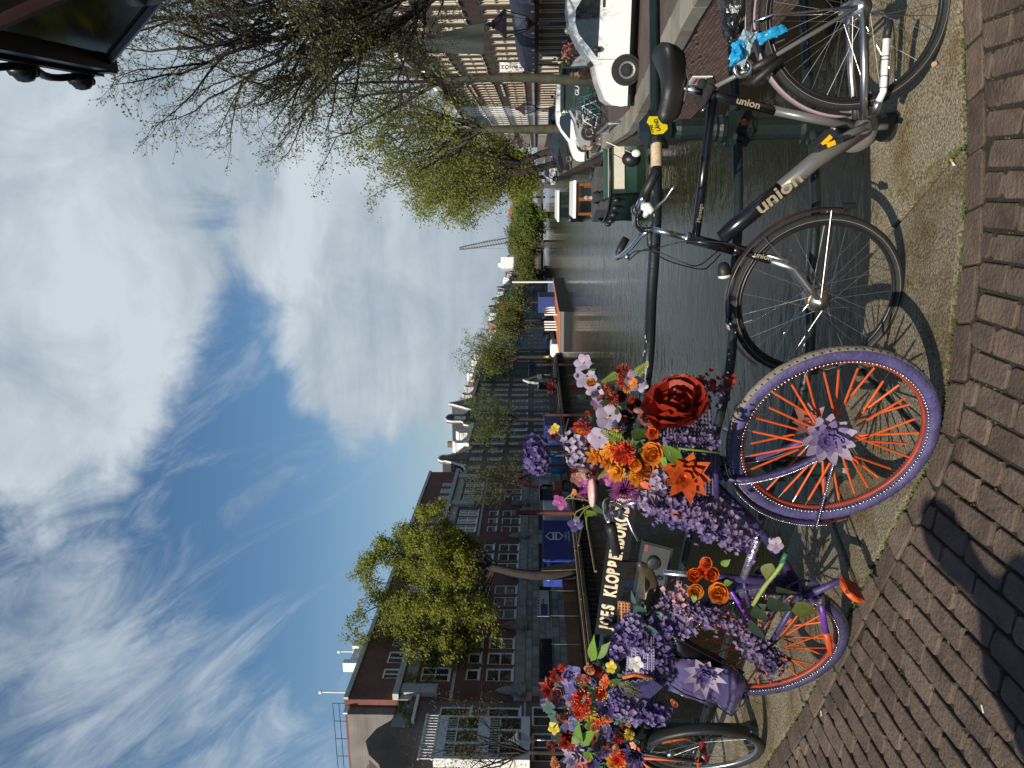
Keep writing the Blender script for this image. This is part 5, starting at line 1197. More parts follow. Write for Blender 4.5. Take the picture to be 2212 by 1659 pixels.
# left quay
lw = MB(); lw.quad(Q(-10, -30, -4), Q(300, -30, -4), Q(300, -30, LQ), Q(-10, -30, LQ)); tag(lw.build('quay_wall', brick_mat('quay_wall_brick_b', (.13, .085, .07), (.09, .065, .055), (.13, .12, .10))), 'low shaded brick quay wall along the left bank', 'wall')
ls = MB(); ls.quad(Q(-10, -60, LQ), Q(-10, -30, LQ), Q(300, -30, LQ), Q(300, -60, LQ)); structure(ls.build('street', M_street), 'street in front of the houses on the left bank')

# -- house builder
M_pane = glass_mat('window_glass', (.018, .022, .026)); M_cream = mat('cream_frames', (.84, .80, .68), .5, var=.08); M_framew = mat('white_frames', (.84, .85, .85), .5, var=.1); M_framed = mat('dark_frames', (.02, .02, .022), .5)
M_roof = mat('roof_tiles', (.045, .04, .042), .7, var=.3, scale=3, bump=.5, bscale=10); M_redroof = mat('red_roof_tiles', (.33, .085, .04), .8, var=.25, scale=3, bump=.5, bscale=10); M_trim = mat('stone_trim', (.45, .44, .41), .75, var=.2, scale=2); M_trimw = mat('white_trim', (.78, .77, .74), .6, var=.1, scale=2)
class House:
    def __init__(s, name, label, s0, s1, t, side, z0, z1, wall, depth=11, group=None, back=True):
        s.s0, s.s1, s.t, s.side, s.z0, s.z1 = s0, s1, t, side, z0, z1; s.out = CN * side; s.wall = wall; s.depth = depth; s.wins = []
        s.root = thing(name, label, 'building', Q((s0 + s1) / 2, t, z0), group)
    def pt(s, a, z, o=0.0): return Q(a, s.t, z) + s.out * o
    def win(s, a, z, w_, h, frame=None, cols=2, rows=2, sill=True, pane=None, rec=.14): s.wins.append((a - w_ / 2, a + w_ / 2, z, z + h, frame or M_cream, cols, rows, sill, pane or M_pane, rec))
    def grid(s, cols_, rows_, w_, frame=None, c=2, r=2, **k):
        for z, h in rows_:
            for a in cols_: s.win(a, z, w_, h, frame, c, r, **k)
    def finish(s):
        A = sorted(set([s.s0, s.s1] + [w[0] for w in s.wins] + [w[1] for w in s.wins])); Z = sorted(set([s.z0, s.z1] + [w[2] for w in s.wins] + [w[3] for w in s.wins]))
        mb = MB()
        for a0, a1 in zip(A, A[1:]):
            run = None
            for z0, z1 in zip(Z, Z[1:]):
                am, zm = (a0 + a1) / 2, (z0 + z1) / 2; hole = any(w[0] < am < w[1] and w[2] < zm < w[3] for w in s.wins)
                if not hole:
                    run = [z0, z1] if run is None else [run[0], z1]
                if hole and run: mb.quad(s.pt(a0, run[0]), s.pt(a1, run[0]), s.pt(a1, run[1]), s.pt(a0, run[1])); run = None
            if run: mb.quad(s.pt(a0, run[0]), s.pt(a1, run[0]), s.pt(a1, run[1]), s.pt(a0, run[1]))
        d = -s.depth
        mb.quad(s.pt(s.s0, s.z0), s.pt(s.s0, s.z1), s.pt(s.s0, s.z1, d), s.pt(s.s0, s.z0, d)); mb.quad(s.pt(s.s1, s.z0), s.pt(s.s1, s.z1), s.pt(s.s1, s.z1, d), s.pt(s.s1, s.z0, d)); mb.quad(s.pt(s.s0, s.z0, d), s.pt(s.s1, s.z0, d), s.pt(s.s1, s.z1, d), s.pt(s.s0, s.z1, d)); mb.quad(s.pt(s.s0, s.z1), s.pt(s.s1, s.z1), s.pt(s.s1, s.z1, d), s.pt(s.s0, s.z1, d))
        for (a0, a1, z0, z1, *_r) in s.wins:
            r = -_r[-1]
            for p, q in (((a0, z0), (a1, z0)), ((a1, z0), (a1, z1)), ((a1, z1), (a0, z1)), ((a0, z1), (a0, z0))): mb.quad(s.pt(*p), s.pt(*q), s.pt(*q, r), s.pt(*p, r))
        mb.build('wall', s.wall, s.root)
        cache = {}
        for (a0, a1, z0, z1, fr, cols, rows, sill, pane, rec) in s.wins:
            w_, h = a1 - a0, z1 - z0; key = (round(w_, 2), round(h, 2), fr.name, cols, rows, sill, pane.name, rec); o_ = s.pt(a0, z0)
            if key not in cache:
                m_ = MB(); f = min(.13, w_ * .12); e = CD; u = ZUP; n_ = s.out
                def bar(x0, x1, y0, y1, d0, d1): m_.obox(e * x0 + u * y0 + n_ * d0, e * (x1 - x0), u * (y1 - y0), n_ * (d1 - d0))
                d0, d1 = -rec + .01, -rec + .08
                bar(0, f, 0, h, d0, d1); bar(w_ - f, w_, 0, h, d0, d1); bar(f, w_ - f, 0, f, d0, d1); bar(f, w_ - f, h - f, h, d0, d1)
                for k in range(1, cols): x = w_ * k / cols; bar(x - f * .3, x + f * .3, f, h - f, d0, d1 - .012)
                for k in range(1, rows): y = h * k / rows; bar(f, w_ - f, y - f * .38, y + f * .38, d0, d1 - .006)
                if sill: bar(-.06, w_ + .06, -.09, -.003, -.02, .07)
                wm = bpy.data.meshes.new('window'); wm.from_pydata(m_.v, [], m_.f); wm.materials.append(fr)
                pm = MB(); pm.quad(e * .0 + u * 0 + n_ * (-rec + .02), e * w_ + n_ * (-rec + .02), e * w_ + u * h + n_ * (-rec + .02), u * h + n_ * (-rec + .02)); pm_ = bpy.data.meshes.new('pane'); pm_.from_pydata(pm.v, [], pm.f); pm_.materials.append(pane)
                cache[key] = (wm, pm_)
            wm, pm_ = cache[key]
            o = bpy.data.objects.new('window', wm); COL.objects.link(o); o.location = o_; put_under(o, s.root)
            p = bpy.data.objects.new('pane', pm_); COL.objects.link(p); p.location = o_; put_under(p, o)
        return s
    def band(s, name, z, h, out, mat_, a0=None, a1=None, inn=.0):
        m_ = MB(); m_.obox(s.pt(a0 if a0 is not None else s.s0, z, inn), CD * ((a1 if a1 is not None else s.s1) - (a0 if a0 is not None else s.s0)), s.out * (out - inn), ZUP * h); return m_.build(name, mat_, s.root)
    def outline(s, name, pts, mat_, thick=.35, o=.02): 
        m_ = MB(); m_.prism([s.pt(a, z, o) for a, z in pts], -s.out * thick); return m_.build(name, mat_, s.root)
    def pitched(s, ridge, mat_, eave=None, start=-.2):
        """roof with its ridge running back from the street"""
        e = eave or s.z1; c = (s.s0 + s.s1) / 2; m_ = MB(); d = -s.depth
        m_.add([s.pt(s.s0, e, start), s.pt(c, ridge, start), s.pt(s.s1, e, start), s.pt(s.s0, e, d), s.pt(c, ridge, d), s.pt(s.s1, e, d)], [(0, 1, 4, 3), (1, 2, 5, 4), (0, 2, 1), (3, 4, 5)]); return m_.build('roof', mat_, s.root)
    def mansard(s, h, mat_, back=2.0):
        m_ = MB(); d = -s.depth; z = s.z1
        m_.add([s.pt(s.s0, z, -.1), s.pt(s.s1, z, -.1), s.pt(s.s1, z + h, -back), s.pt(s.s0, z + h, -back), s.pt(s.s0, z, d), s.pt(s.s1, z, d), s.pt(s.s1, z + h, d + back), s.pt(s.s0, z + h, d + back)], [(0, 1, 2, 3), (1, 5, 6, 2), (4, 0, 3, 7), (3, 2, 6, 7), (5, 4, 7, 6)]); return m_.build('roof', mat_, s.root)
    def dormer(s, a, z, w_, h, roof=M_roof, mat_=M_trimw, o=-.1, d=1.6):
        m_ = MB(); m_.obox(s.pt(a - w_ / 2, z, o), CD * w_, -s.out * d, ZUP * h); r = m_.build('dormer', mat_, s.root)
        m_ = MB(); m_.prism([s.pt(a - w_ / 2 - .12, z + h, o + .1), s.pt(a + w_ / 2 + .12, z + h, o + .1), s.pt(a, z + h + w_ * .4, o + .1)], -s.out * (d + .1)); m_.build('dormer_gable', mat_, r)
        m_ = MB(); m_.obox(s.pt(a - w_ * .33, z + .15, o), CD * w_ * .66, s.out * .03, ZUP * (h - .3)); m_.build('pane', M_pane, r)
def s_at(ysrc, t=-35, v=1100): return on_t(v, ysrc * K, t)[0]
LT = -35.0
M_redbrick = brick_mat('red_building_brick', (0.221, 0.072, 0.050), (0.164, 0.054, 0.042), (0.157, 0.106, 0.089)); M_brown = brick_mat('brown_brick', (0.208, 0.134, 0.104), (0.154, 0.100, 0.079), (0.216, 0.198, 0.172)); M_grey = brick_mat('grey_brick', (0.208, 0.180, 0.158), (0.154, 0.134, 0.122), (0.234, 0.226, 0.208)); M_dark = brick_mat('dark_brick', (0.108, 0.097, 0.090), (0.078, 0.072, 0.068), (0.140, 0.130, 0.126)); M_black2 = mat('black_painted_brick', (.022, .022, .024), .6, var=.3, scale=2); M_ashlar = mat('ashlar_stone', (.27, .255, .22), .85, var=.32, scale=1.4, bump=.3, bscale=8); M_ltbrick = brick_mat('light_brick', (0.350, 0.329, 0.294), (0.280, 0.266, 0.238), (0.350, 0.336, 0.308))

# ---- the long red brick building
H1 = House('brick_building', 'long dark red brick building with stone base and rows of triple windows', 44.7, 88.35, LT, 1, LQ, 15.15, M_redbrick, 14)
bays = [82.28 - 8.15 * k for k in range(5)]
for c in bays:
    for d in (-1.98, 0, 1.98):
        H1.win(c + d, 3.25, 1.55, 2.0, M_framew, 1, 2); H1.win(c + d, 5.75, 1.35, 1.0, M_framew, 1, 1); H1.win(c + d, 7.95, 1.72, 2.15, M_framew, 2, 2); H1.win(c + d, 11.72, 1.2 if d else 1.5, 1.25, M_framew, 2, 1)
H1.finish()
H1.band('cornice', 11.25, .42, .5, M_trim); H1.band('cornice', 14.85, .32, .18, M_trim); H1.band('string_course', 2.35, .75, .16, M_ashlar); H1.band('string_course', 7.45, .22, .07, M_trim); H1.band('string_course', 10.35, .85, .06, M_trim)
for k in range(6):
    a = min(max(bays[0] + 4.075 - 8.15 * k, 45.3), 87.8)
    m_ = MB(); m_.box(H1.pt(a, 2.75, .22), .9, .5, 1.0, CD, H1.out, ZUP); m_.lathe([(.30, 0), (.34, .3), (.30, .7), (.12, 1.15), (.02, 1.3)], 8, H1.pt(a, 3.1, .22)); m_.ball(H1.pt(a - .5, 2.6, .36), .22, .22, .22, 10, 6); m_.ball(H1.pt(a + .5, 2.6, .36), .22, .22, .22, 10, 6); m_.build('corbel', M_ashlar, H1.root)
    m_ = MB(); m_.box(H1.pt(a, 9.9, .16), 1.0, .35, 2.6, CD, H1.out, ZUP); m_.build('pilaster', M_trim, H1.root)
ash_me = {}
for r in range(7):
    z = LQ + .02 + r * .555
    a = 44.72 + (r % 2) * .55
    while a < 88.2:
        w_ = random.choice((1.0, 1.2, 1.4)); w_ = min(w_, 88.3 - a); cbay = min(abs(a + w_ / 2 - c) for c in bays)
        if not (1 < r < 6 and cbay < 2.6 and int((a + 200) / 8.15) % 2 == 0 and r in (3, 4)):
            key = round(w_, 2); o_ = H1.pt(a + .012, z + .012, .05 + random.uniform(0, .03))
            if key not in ash_me: m_ = MB(); m_.obox(V3((0, 0, 0)), CD * (w_ - .024), -H1.out * .12, ZUP * .53); ob = m_.build('stone_block', M_ashlar, None); ash_me[key] = ob.data
            else: ob = bpy.data.objects.new('stone_block', ash_me[key]); COL.objects.link(ob)
            ob.location = o_; put_under(ob, H1.root)
        a += w_
for c in bays:
    m_ = MB(); m_.obox(H1.pt(c - 2.4, .15, .09), CD * 4.8, H1.out * .02, ZUP * 1.05); m_.build('basement_glass', M_pane, H1.root)
    m_ = MB()
    for k in range(25): m_.obox(H1.pt(c - 2.4 + k * .2, .15, .115), CD * .03, H1.out * .03, ZUP * 1.05)
    for k in range(5): m_.obox(H1.pt(c - 2.4, .2 + k * .24, .148), CD * 4.8, H1.out * .012, ZUP * .03)
    m_.build('window_grille', M_black, H1.root)
# roof plant: white cabinets, aerials, handrail
for (a, w_, h) in ((52.6, .8, 1.3), (51.2, 1.3, 1.0), (50.2, .5, 1.5)):
    m_ = MB(); m_.box(H1.pt(a, 15.15 + h / 2, -1.2), w_, .8, h, CD, H1.out); m_.build('roof_cabinet', M_trimw, H1.root)
for a, h in ((52.0, 2.3), (47.0, 2.4)):
    m_ = MB(); m_.tube([H1.pt(a, 15.1, -1.2), H1.pt(a, 15.1 + h, -1.2)], .06, 6); m_.lathe([(.14, 0), (.14, .2)], 8, H1.pt(a, 15.1 + h, -1.2)); m_.build('flue', M_trimw, H1.root)
m_ = MB()
for k in range(9): p = H1.pt(44.9, 15.15, -.5 - k * 1.5); m_.tube([p, p + ZUP * .9], .025, 5)
for z in (15.6, 16.05): m_.tube([H1.pt(44.9, z, -.5), H1.pt(44.9, z, -12.5)], .025, 5)
m_.build('roof_handrail', M_black, H1.root)
# ---- leftmost house with white bay window
H2 = House('corner_house', 'brown brick house at the far left with a white two storey bay window', 37.0, 44.65, LT, 1, LQ, 9.8, M_brown, 14)
for z, h in ((2.6, 2.3), (6.0, 2.2), (9.75 - 2.35, 0)): 
    if h: H2.win(43.3, z, 1.7, h, M_framew, 1, 1)
H2.win(43.3, -.9, 2.0, 2.7, M_framew, 2, 2); H2.win(40.4, -.9, 2.6, 2.7, M_framew, 2, 2)
H2.finish(); H2.outline('gable', [(37.0, 9.8), (44.65, 9.8), (44.65, 10.6), (42.6, 11.4), (41.8, 12.2), (40.6, 12.7), (39.4, 12.2), (38.6, 11.4), (37.0, 10.6)], M_brown); H2.pitched(12.6, M_roof)
m_ = MB(); m_.obox(H2.pt(41.9, 9.9, .02), CD * 2.7, H2.out * .02, ZUP * 1.4); m_.build('upper_window', M_pane, H2.root); H2.band('lintel', 9.75, .2, .35, M_trimw, 42.3, 44.9)
bay = MB(); bay.obox(H2.pt(38.2, 1.9, .0), CD * 3.9, H2.out * .9, ZUP * 6.0); bo = bay.build('bay_window', M_trimw, H2.root)
for z, h in ((2.5, 2.0), (5.3, 2.0)):
    for k in range(3): m_ = MB(); m_.obox(H2.pt(38.45 + k * 1.22, z, .9), CD * 1.0, H2.out * .015, ZUP * h); m_.build('pane', M_pane, bo)
    for k in range(3):
        m_ = MB()
        for j in range(4): m_.obox(H2.pt(38.45 + k * 1.22 + .22 * (j + .3), z + h * .68, .916), CD * .04, H2.out * .02, ZUP * h * .32)
        m_.obox(H2.pt(38.45 + k * 1.22, z + h * .66, .916), CD * 1.0, H2.out * .03, ZUP * .08); m_.build('glazing_bar', M_trimw, bo)
m_ = MB(); m_.obox(H2.pt(38.1, 7.9, .85), CD * 4.1, H2.out * .1, ZUP * .12); m_.obox(H2.pt(38.1, 8.75, .85), CD * 4.1, H2.out * .1, ZUP * .12)
for k in range(16): m_.obox(H2.pt(38.15 + k * .26, 8.02, .88), CD * .08, H2.out * .05, ZUP * .73)
m_.build('balustrade', M_trimw, bo)
for z in (.3, 2.2): H2.band('string_course', z, .15, .06, M_trim)
# grey house standing behind the roof line
H2b = House('rear_house', 'grey brick upper storeys with chimney flues behind the corner house', 40.0, 46.0, LT - 5, 1, LQ, 13.6, M_grey, 10); H2b.finish(); AX = House('side_block', 'dark grey brick flank wall rising beside the long red building', 43.9, 44.68, LT - .6, 1, LQ, 14.75, M_grey, 13.5); AX.finish(); AX.band('parapet', 14.76, .3, .12, M_trimw); H2b.band('parapet', 13.3, .3, .15, M_trimw)

# ---- bell gable house and the row beyond
def canal_house(name, label, y0, y1, wall, eave, gable, peak, frame, cols, rows, w_, ground=True, roof=M_roof, trim=M_trimw, mul=(2, 3), t=LT):
    s1, s0 = s_at(y0, t), s_at(y1, t); h = House(name, label, s0 + .02, s1 - .02, t, 1, LQ, eave, wall, 12); W = s1 - s0; c = (s0 + s1) / 2
    ca = [s0 + W * (k + .5) / cols for k in range(cols)]
    for z, hh in rows: 
        for a in ca: h.win(a, z, w_, hh, frame, mul[0], mul[1])
    if ground:
        for a in ca: h.win(a, -.6, w_ * 1.05, 2.4, frame, 2, 2, sill=False)
    h.finish()
    if gable == 'bell':
        P_ = [(s0, eave)]
        for k in range(13): f = k / 12; P_.append((s0 + W * .5 * (f ** 1.0) * .78, eave + (peak - eave - .9) * (f ** 2.2)))
        top = [(c - W * .12, peak - .9), (c - W * .12, peak - .5), (c - W * .07, peak - .1), (c, peak), (c + W * .07, peak - .1), (c + W * .12, peak - .5), (c + W * .12, peak - .9)]
        P_ = P_ + top + [(2 * c - a, z) for a, z in reversed(P_)]
        h.outline('gable', P_, wall); h.pitched(peak - .5, roof)
        e = MB()
        for (a0, z0), (a1, z1) in zip(P_[:], P_[1:]): e.tube([h.pt(a0, z0, .05), h.pt(a1, z1, .05)], .14, 5)
        e.build('gable_coping', trim, h.root)
        for zz, ww in ((eave + .15, 1.2), (eave + 1.75, 1.0)):
            m_ = MB(); m_.obox(h.pt(c - ww / 2, zz, .04), CD * ww, h.out * .04, ZUP * 1.3); d = m_.build('loft_door', mat('loft_red', (.16, .045, .04), .6, var=.2), h.root)
        for sg in (-1, 1): m_ = MB(); m_.obox(h.pt(c + sg * W * .28 - .35, eave + .1, .04), CD * .7, h.out * .04, ZUP * .8); m_.build('loft_window', M_pane, h.root)
    elif gable == 'point':
        P_ = [(s0, eave), (s1, eave), (c + .5, peak - .4), (c + .5, peak), (c - .5, peak), (c - .5, peak - .4)]; h.outline('gable', P_, wall); h.pitched(peak - .3, roof)
        e = MB(); e.tube([h.pt(s0, eave, .08), h.pt(c - .5, peak - .4, .08), h.pt(c - .5, peak, .08), h.pt(c + .5, peak, .08), h.pt(c + .5, peak - .4, .08), h.pt(s1, eave, .08)], .17, 5); e.build('gable_coping', trim, h.root)
        m_ = MB(); m_.obox(h.pt(c - .6, eave + .3, .04), CD * 1.2, h.out * .04, ZUP * 1.6); m_.build('loft_window', M_pane, h.root)
    elif gable == 'neck':
        q = W * .24; P_ = [(s0, eave), (s0 + .3, eave + .9), (c - q - .5, eave + 1.2), (c - q, eave + 1.6), (c - q, peak - 1.1), (c - q * .8, peak - .4), (c - q * .3, peak - .05), (c + q * .3, peak - .05), (c + q * .8, peak - .4), (c + q, peak - 1.1), (c + q, eave + 1.6), (c + q + .5, eave + 1.2), (s1 - .3, eave + .9), (s1, eave)]
        h.outline('gable', P_, wall); h.pitched(peak - 1.0, roof); e = MB(); e.tube([h.pt(a, z, .06) for a, z in P_], .16, 5); e.build('gable_coping', trim, h.root); m_ = MB(); m_.obox(h.pt(c - q * .5, eave + 1.0, .04), CD * q, h.out * .04, ZUP * 1.8); m_.build('loft_door', M_pane, h.root)
    elif gable == 'cornice':
        h.band('cornice', eave - .25, .55, .55, trim); h.mansard(peak - eave, roof); 
        for k in range(1 if W < 7 else 2): h.dormer(s0 + W * (k + .5) / (1 if W < 7 else 2), eave + .3, 1.3, 1.5, mat_=trim)
    elif gable == 'flat': h.band('cornice', eave - .3, .6, .5, trim)
    m_ = MB(); m_.box(h.pt(s0 + .5, max(peak, eave) - .9, -6), .7, .9, 2.2, CD, h.out); ch = m_.build('chimney', M_brown, h.root)
    return h
yz = lambda y: 1400 + y / 1.731
R3_ = [(3.1, 2.1), (6.2, 1.9), (8.9, 1.5)]
canal_house('bell_gable_house', 'narrow brown brick house with a rounded bell gable edged in white', yz(625), yz(790), M_brown, 10.6, 'bell', 14.6, M_cream, 3, R3_, 1.25, mul=(2, 3))
canal_house('dormer_house', 'dark house with white scrolled dormers beside the bell gable house', yz(482), yz(620), M_dark, 11.2, 'cornice', 13.6, M_framew, 3, [(2.9, 2.5), (6.1, 2.5), (9.0, 1.7)], 1.35, mul=(1, 2))
canal_house('neck_gable_house', 'dark narrow house with a tall curved neck gable', yz(378), yz(480), M_dark, 11.6, 'neck', 15.8, M_framew, 3, [(2.9, 2.5), (6.1, 2.4), (9.1, 1.8)], 1.2, mul=(1, 2))
canal_house('pointed_gable_house', 'grey brick house with a steep white edged pointed gable', yz(288), yz(376), M_grey, 11.8, 'point', 16.0, M_cream, 2, [(3.0, 2.6), (6.4, 2.3), (9.4, 1.9)], 1.7, mul=(3, 3))
canal_house('sash_window_house', 'grey brown house with many small paned sash windows', yz(182), yz(286), M_brown, 12.4, 'cornice', 14.8, M_cream, 3, [(3.0, 2.8), (6.6, 2.4), (9.8, 1.8)], 1.6, mul=(3, 4), trim=M_trim)
canal_house('black_house', 'black painted house with white framed windows on the left bank', yz(62), yz(180), M_black2, 13.4, 'flat', 14.5, M_framew, 4, [(3.0, 2.8), (6.8, 2.3), (10.0, 1.8)], 1.5, mul=(2, 3))
y_ = 1000; ybs = [1478, 1432, 1375, 1326, 1288, 1252, 1224, 1192, 1166, 1142, 1122, 1104, 1088, 1074, 1062, 1051]
kinds = [('dark house with a red roof behind green trees', M_dark, 'cornice', M_redroof), ('small black house with pale shop windows', M_black2, 'cornice', M_redroof), ('grey house with a wide cornice behind the twin trees', M_ltbrick, 'flat', M_roof), ('pale grey house with tall white windows', M_ltbrick, 'cornice', M_redroof), ('brown house with white pointed gable among the trees', M_brown, 'point', M_redroof), ('grey brick house with a stepped cornice', M_grey, 'cornice', M_roof), ('dark narrow house with white coping', M_dark, 'bell', M_roof), ('brown house with a white neck gable', M_brown, 'neck', M_roof), ('dark house behind the blue awning', M_dark, 'cornice', M_roof), ('grey house beside the white pole', M_grey, 'bell', M_roof), ('dark tall house far along the left bank', M_dark, 'flat', M_roof), ('brown house near the crane', M_brown, 'cornice', M_roof), ('pale rendered house at the canal bend', M_ltbrick, 'cornice', M_roof), ('dark gabled house at the canal bend', M_dark, 'point', M_roof), ('last brown house of the left row', M_brown, 'cornice', M_roof)]
for (ya, yb), (lab, wm, gb, rf) in zip(zip(ybs, ybs[1:]), kinds):
    ev = random.uniform(11.2, 13.2); canal_house('canal_house', lab, yb, ya, wm, ev, gb, ev + (1.9 if gb == 'cornice' else 3.2), random.choice((M_cream, M_framew)), 3, [(3.0, 2.4), (6.3, 2.2), (9.2, 1.5)], 1.35, roof=rf, mul=(2, 2), trim=random.choice((M_trimw, M_trim)))

# ---- houses of the right bank, sunlit
RT = 11.0
def right_house(name, label, s0, s1, wall, eave, cols, rows, w_, frame=M_cream, mul=(2, 2), roof=M_roof, cornice=M_trimw, peak=2.5, base=None, gables=0):
    h = House(name, label, s0 + .02, s1 - .02, RT, -1, -1.5, eave, wall, 12); W = s1 - s0
    for z, hh in rows:
        for k in range(cols): h.win(s0 + W * (k + .5) / cols, z, w_, hh, frame, mul[0], mul[1])
    for k in range(cols): h.win(s0 + W * (k + .5) / cols, -.9, w_ * 1.1, 2.2, base or frame, 2, 1, sill=False)
    h.finish(); h.band('cornice', eave - .3, .5, .6, cornice); h.mansard(peak, roof); h.band('string_course', 1.7, .25, .1, cornice)
    for k in range(gables): h.dormer(s0 + W * (k + .5) / gables, eave + .25, 1.6, 1.7)
    return h
M_warm = brick_mat('warm_brown_brick', (.155, .092, .066), (.12, .073, .054), (.15, .125, .10)); M_warm2 = brick_mat('dark_red_brick', (.15, .07, .055), (.12, .055, .045), (.15, .12, .11)); M_cr = mat('pale_frames', (.70, .645, .50), .5, var=.06)
rr4 = [(2.9, 2.2), (6.3, 2.2), (9.3, 2.0), (11.7, 1.3)]
HR1 = right_house('hotel_building', 'brown brick hotel with cream windows above a dark blue awning', 38, 66.2, M_warm, 13.6, 11, rr4, 1.35, M_cr, (2, 2), gables=3)
HR2 = right_house('canal_house', 'brown house with cream window frames next to the hotel sign', 66.2, 76.0, M_warm, 12.8, 4, [(2.9, 2.3), (6.2, 2.2), (9.2, 1.8)], 1.4, M_cr, (2, 2), gables=1)
HR3 = right_house('canal_house', 'brown house with tall cream windows over a grey blue shop', 76.0, 86.0, M_warm2, 12.0, 4, [(2.9, 2.5), (6.3, 2.2), (9.1, 1.6)], 1.5, M_cr, (2, 2), gables=1)
HR4 = right_house('canal_house', 'dark red house striped with white lintels', 86.0, 97.0, M_warm2, 12.6, 5, [(2.9, 2.2), (6.2, 2.2), (9.3, 1.7)], 1.2, M_cr, (1, 2))
HR5 = right_house('canal_house', 'brown house behind the second street lantern', 97.0, 108.0, M_warm, 12.2, 4, [(2.9, 2.3), (6.2, 2.2), (9.3, 1.7)], 1.5, M_cr)
HR6 = right_house('canal_house', 'white painted house behind the leaning trunks', 108, 122, M_trimw, 12.4, 5, [(2.9, 2.3), (6.2, 2.2), (9.3, 1.7)], 1.4, M_cr)
HR7 = right_house('canal_house', 'pale house far along the right bank', 122, 150, M_ltbrick, 12.0, 8, [(2.9, 2.3), (6.2, 2.2), (9.3, 1.7)], 1.5, M_framew)
HR8 = right_house('canal_house', 'last brown row of the right bank', 150, 215, M_warm, 12.0, 16, [(2.9, 2.3), (6.2, 2.2), (9.3, 1.7)], 1.5, M_framew)
m_ = MB()
for k in range(5):
    for z in (5.2, 8.6, 2.75): m_.obox(HR4.pt(86.5 + k * 2.2, z, .01), CD * 1.3, HR4.out * .05, ZUP * .22)
m_.build('lintel', M_trimw, HR4.root, kind='stuff')
# awning in five bowed bays
aw = thing('awning', 'dark blue bowed awning along the hotel front', 'awning', Q(55, RT, 1.6)); M_awn = mat('navy_canvas', (.018, .026, .050), .7, var=.2, scale=2)
for k in range(8):
    a0 = 42.5 + k * 2.9; m_ = MB(); P_ = []
    for i in range(7):
        f = i / 6; P_.append((1.7 * math.sin(f * math.pi / 2), 3.1 - 1.25 * (1 - math.cos(f * math.pi / 2))))
    V_ = [Q(a0, RT, 0) - CN * o + ZUP * z for o, z in P_] + [Q(a0 + 2.8, RT, 0) - CN * o + ZUP * z for o, z in P_]
    V_ += [V_[6] - ZUP * .28, V_[13] - ZUP * .28]
    m_.add(V_, [(i, i + 1, i + 8, i + 7) for i in range(6)] + [(6, 14, 15, 13), tuple(range(7)) + (14,), tuple(range(13, 6, -1))]); ab = m_.build('awning_bay', M_awn, aw)
    put_text('lettering', 'XO', .22, Q(a0 + 1.7, RT, 1.62) - CN * 1.71, -CD, ZUP, mat('gold_print', (.42, .30, .10), .6), ab, extrude=.004, bold=.01)
# hanging hotel sign and dark flag
sg = thing('hotel_sign', 'white vertical hotel sign projecting from the brown facade', 'sign', Q(69.0, RT - .6, 3)); m_ = MB(); m_.obox(Q(69.0, RT - 1.15, 2.55), CN * .75, CD * .12, ZUP * 2.1); m_.build('board', M_white, sg)
for i, ch in enumerate('HOTEL'): put_text('lettering', ch, .44, Q(68.985, RT - .78, 4.27 - i * .39), CN, ZUP, M_ink, sg, extrude=.004, bold=.012, align='CENTER')
m_ = MB(); m_.obox(Q(69.04, RT - .4, 4.4), CN * .4, CD * .04, ZUP * .06); m_.build('bracket', M_black, sg)
fg = thing('flag', 'dark grey green flag hanging from a pole over the hotel windows', 'flag', Q(60, RT - 1.2, 7)); m_ = MB(); fa0 = at(*S(1905, 130), 44); fa1 = at(*S(1640, 190), 44); N_ = 10
grid_ = []
for i in range(N_ + 1):
    for j in range(6): 
        f, g_ = i / N_, j / 5; p = at(*S(1905 - 265 * f, (90 + 60 * f) + (125 - 70 * f) * g_), 44 + .35 * math.sin(g_ * 7 + f * 3)); grid_.append(p)
m_.add(grid_, [(i * 6 + j, i * 6 + j + 1, (i + 1) * 6 + j + 1, (i + 1) * 6 + j) for i in range(N_) for j in range(5)]); m_.build('cloth', mat('flag_cloth', (.028, .036, .034), .8, var=.2), fg, smooth=True)
m_ = MB(); m_.tube([at(*S(1630, 215), 44.0), at(*S(1480, 330), 48.5)], .04, 6); m_.build('pole', M_black, fg)

# ---- the far end: bridge, houses across, haze of roofs
fb = thing('far_bridge', 'low dark bridge crossing the canal in the distance', 'bridge', Q(262, -14, LQ))
m_ = MB(); m_.obox(Q(262, -30, -1.0), CN * 32, CD * 10, ZUP * .7); m_.build('deck', M_dark, fb)
for k in range(4): m_ = MB(); m_.obox(Q(262.2, -30 + k * 10, WATER - .5), CN * 2.0, CD * 9.6, ZUP * 2.15); m_.build('pier', M_dark, fb)
m_ = MB()
for k in range(33): m_.obox(Q(262, -30 + k, -.3), CN * .07, CD * .07, ZUP * 1.0)
m_.obox(Q(261.98, -30, .65), CN * 32, CD * .1, ZUP * .06); m_.build('parapet', M_black, fb)
fr_ = thing('bicycle_row', 'row of far parked bicycles along the distant bridge rail', 'bicycles', Q(261, -14, -.3), kind='stuff'); m_ = MB()
for k in range(60): p = Q(261.4, -29 + k * .52, .05); m_.ring(p, (CN * .8 + CD * .6).normalized(), ZUP, .33, .03, 10, 4); m_.ring(p + CD * .9, (CN * .8 + CD * .6).normalized(), ZUP, .33, .03, 10, 4); m_.box(p + ZUP * .45 + CD * .4, .1, .9, .06, CN, CD)
m_.build('bicycles', M_black, fr_)
far_labels = ['far dark roofed house beyond the bridge', 'far pale house behind the crane', 'white square house standing high at the canal bend', 'far brown house at the end of the water', 'far house with a red roof ridge', 'far grey house left of the crane']
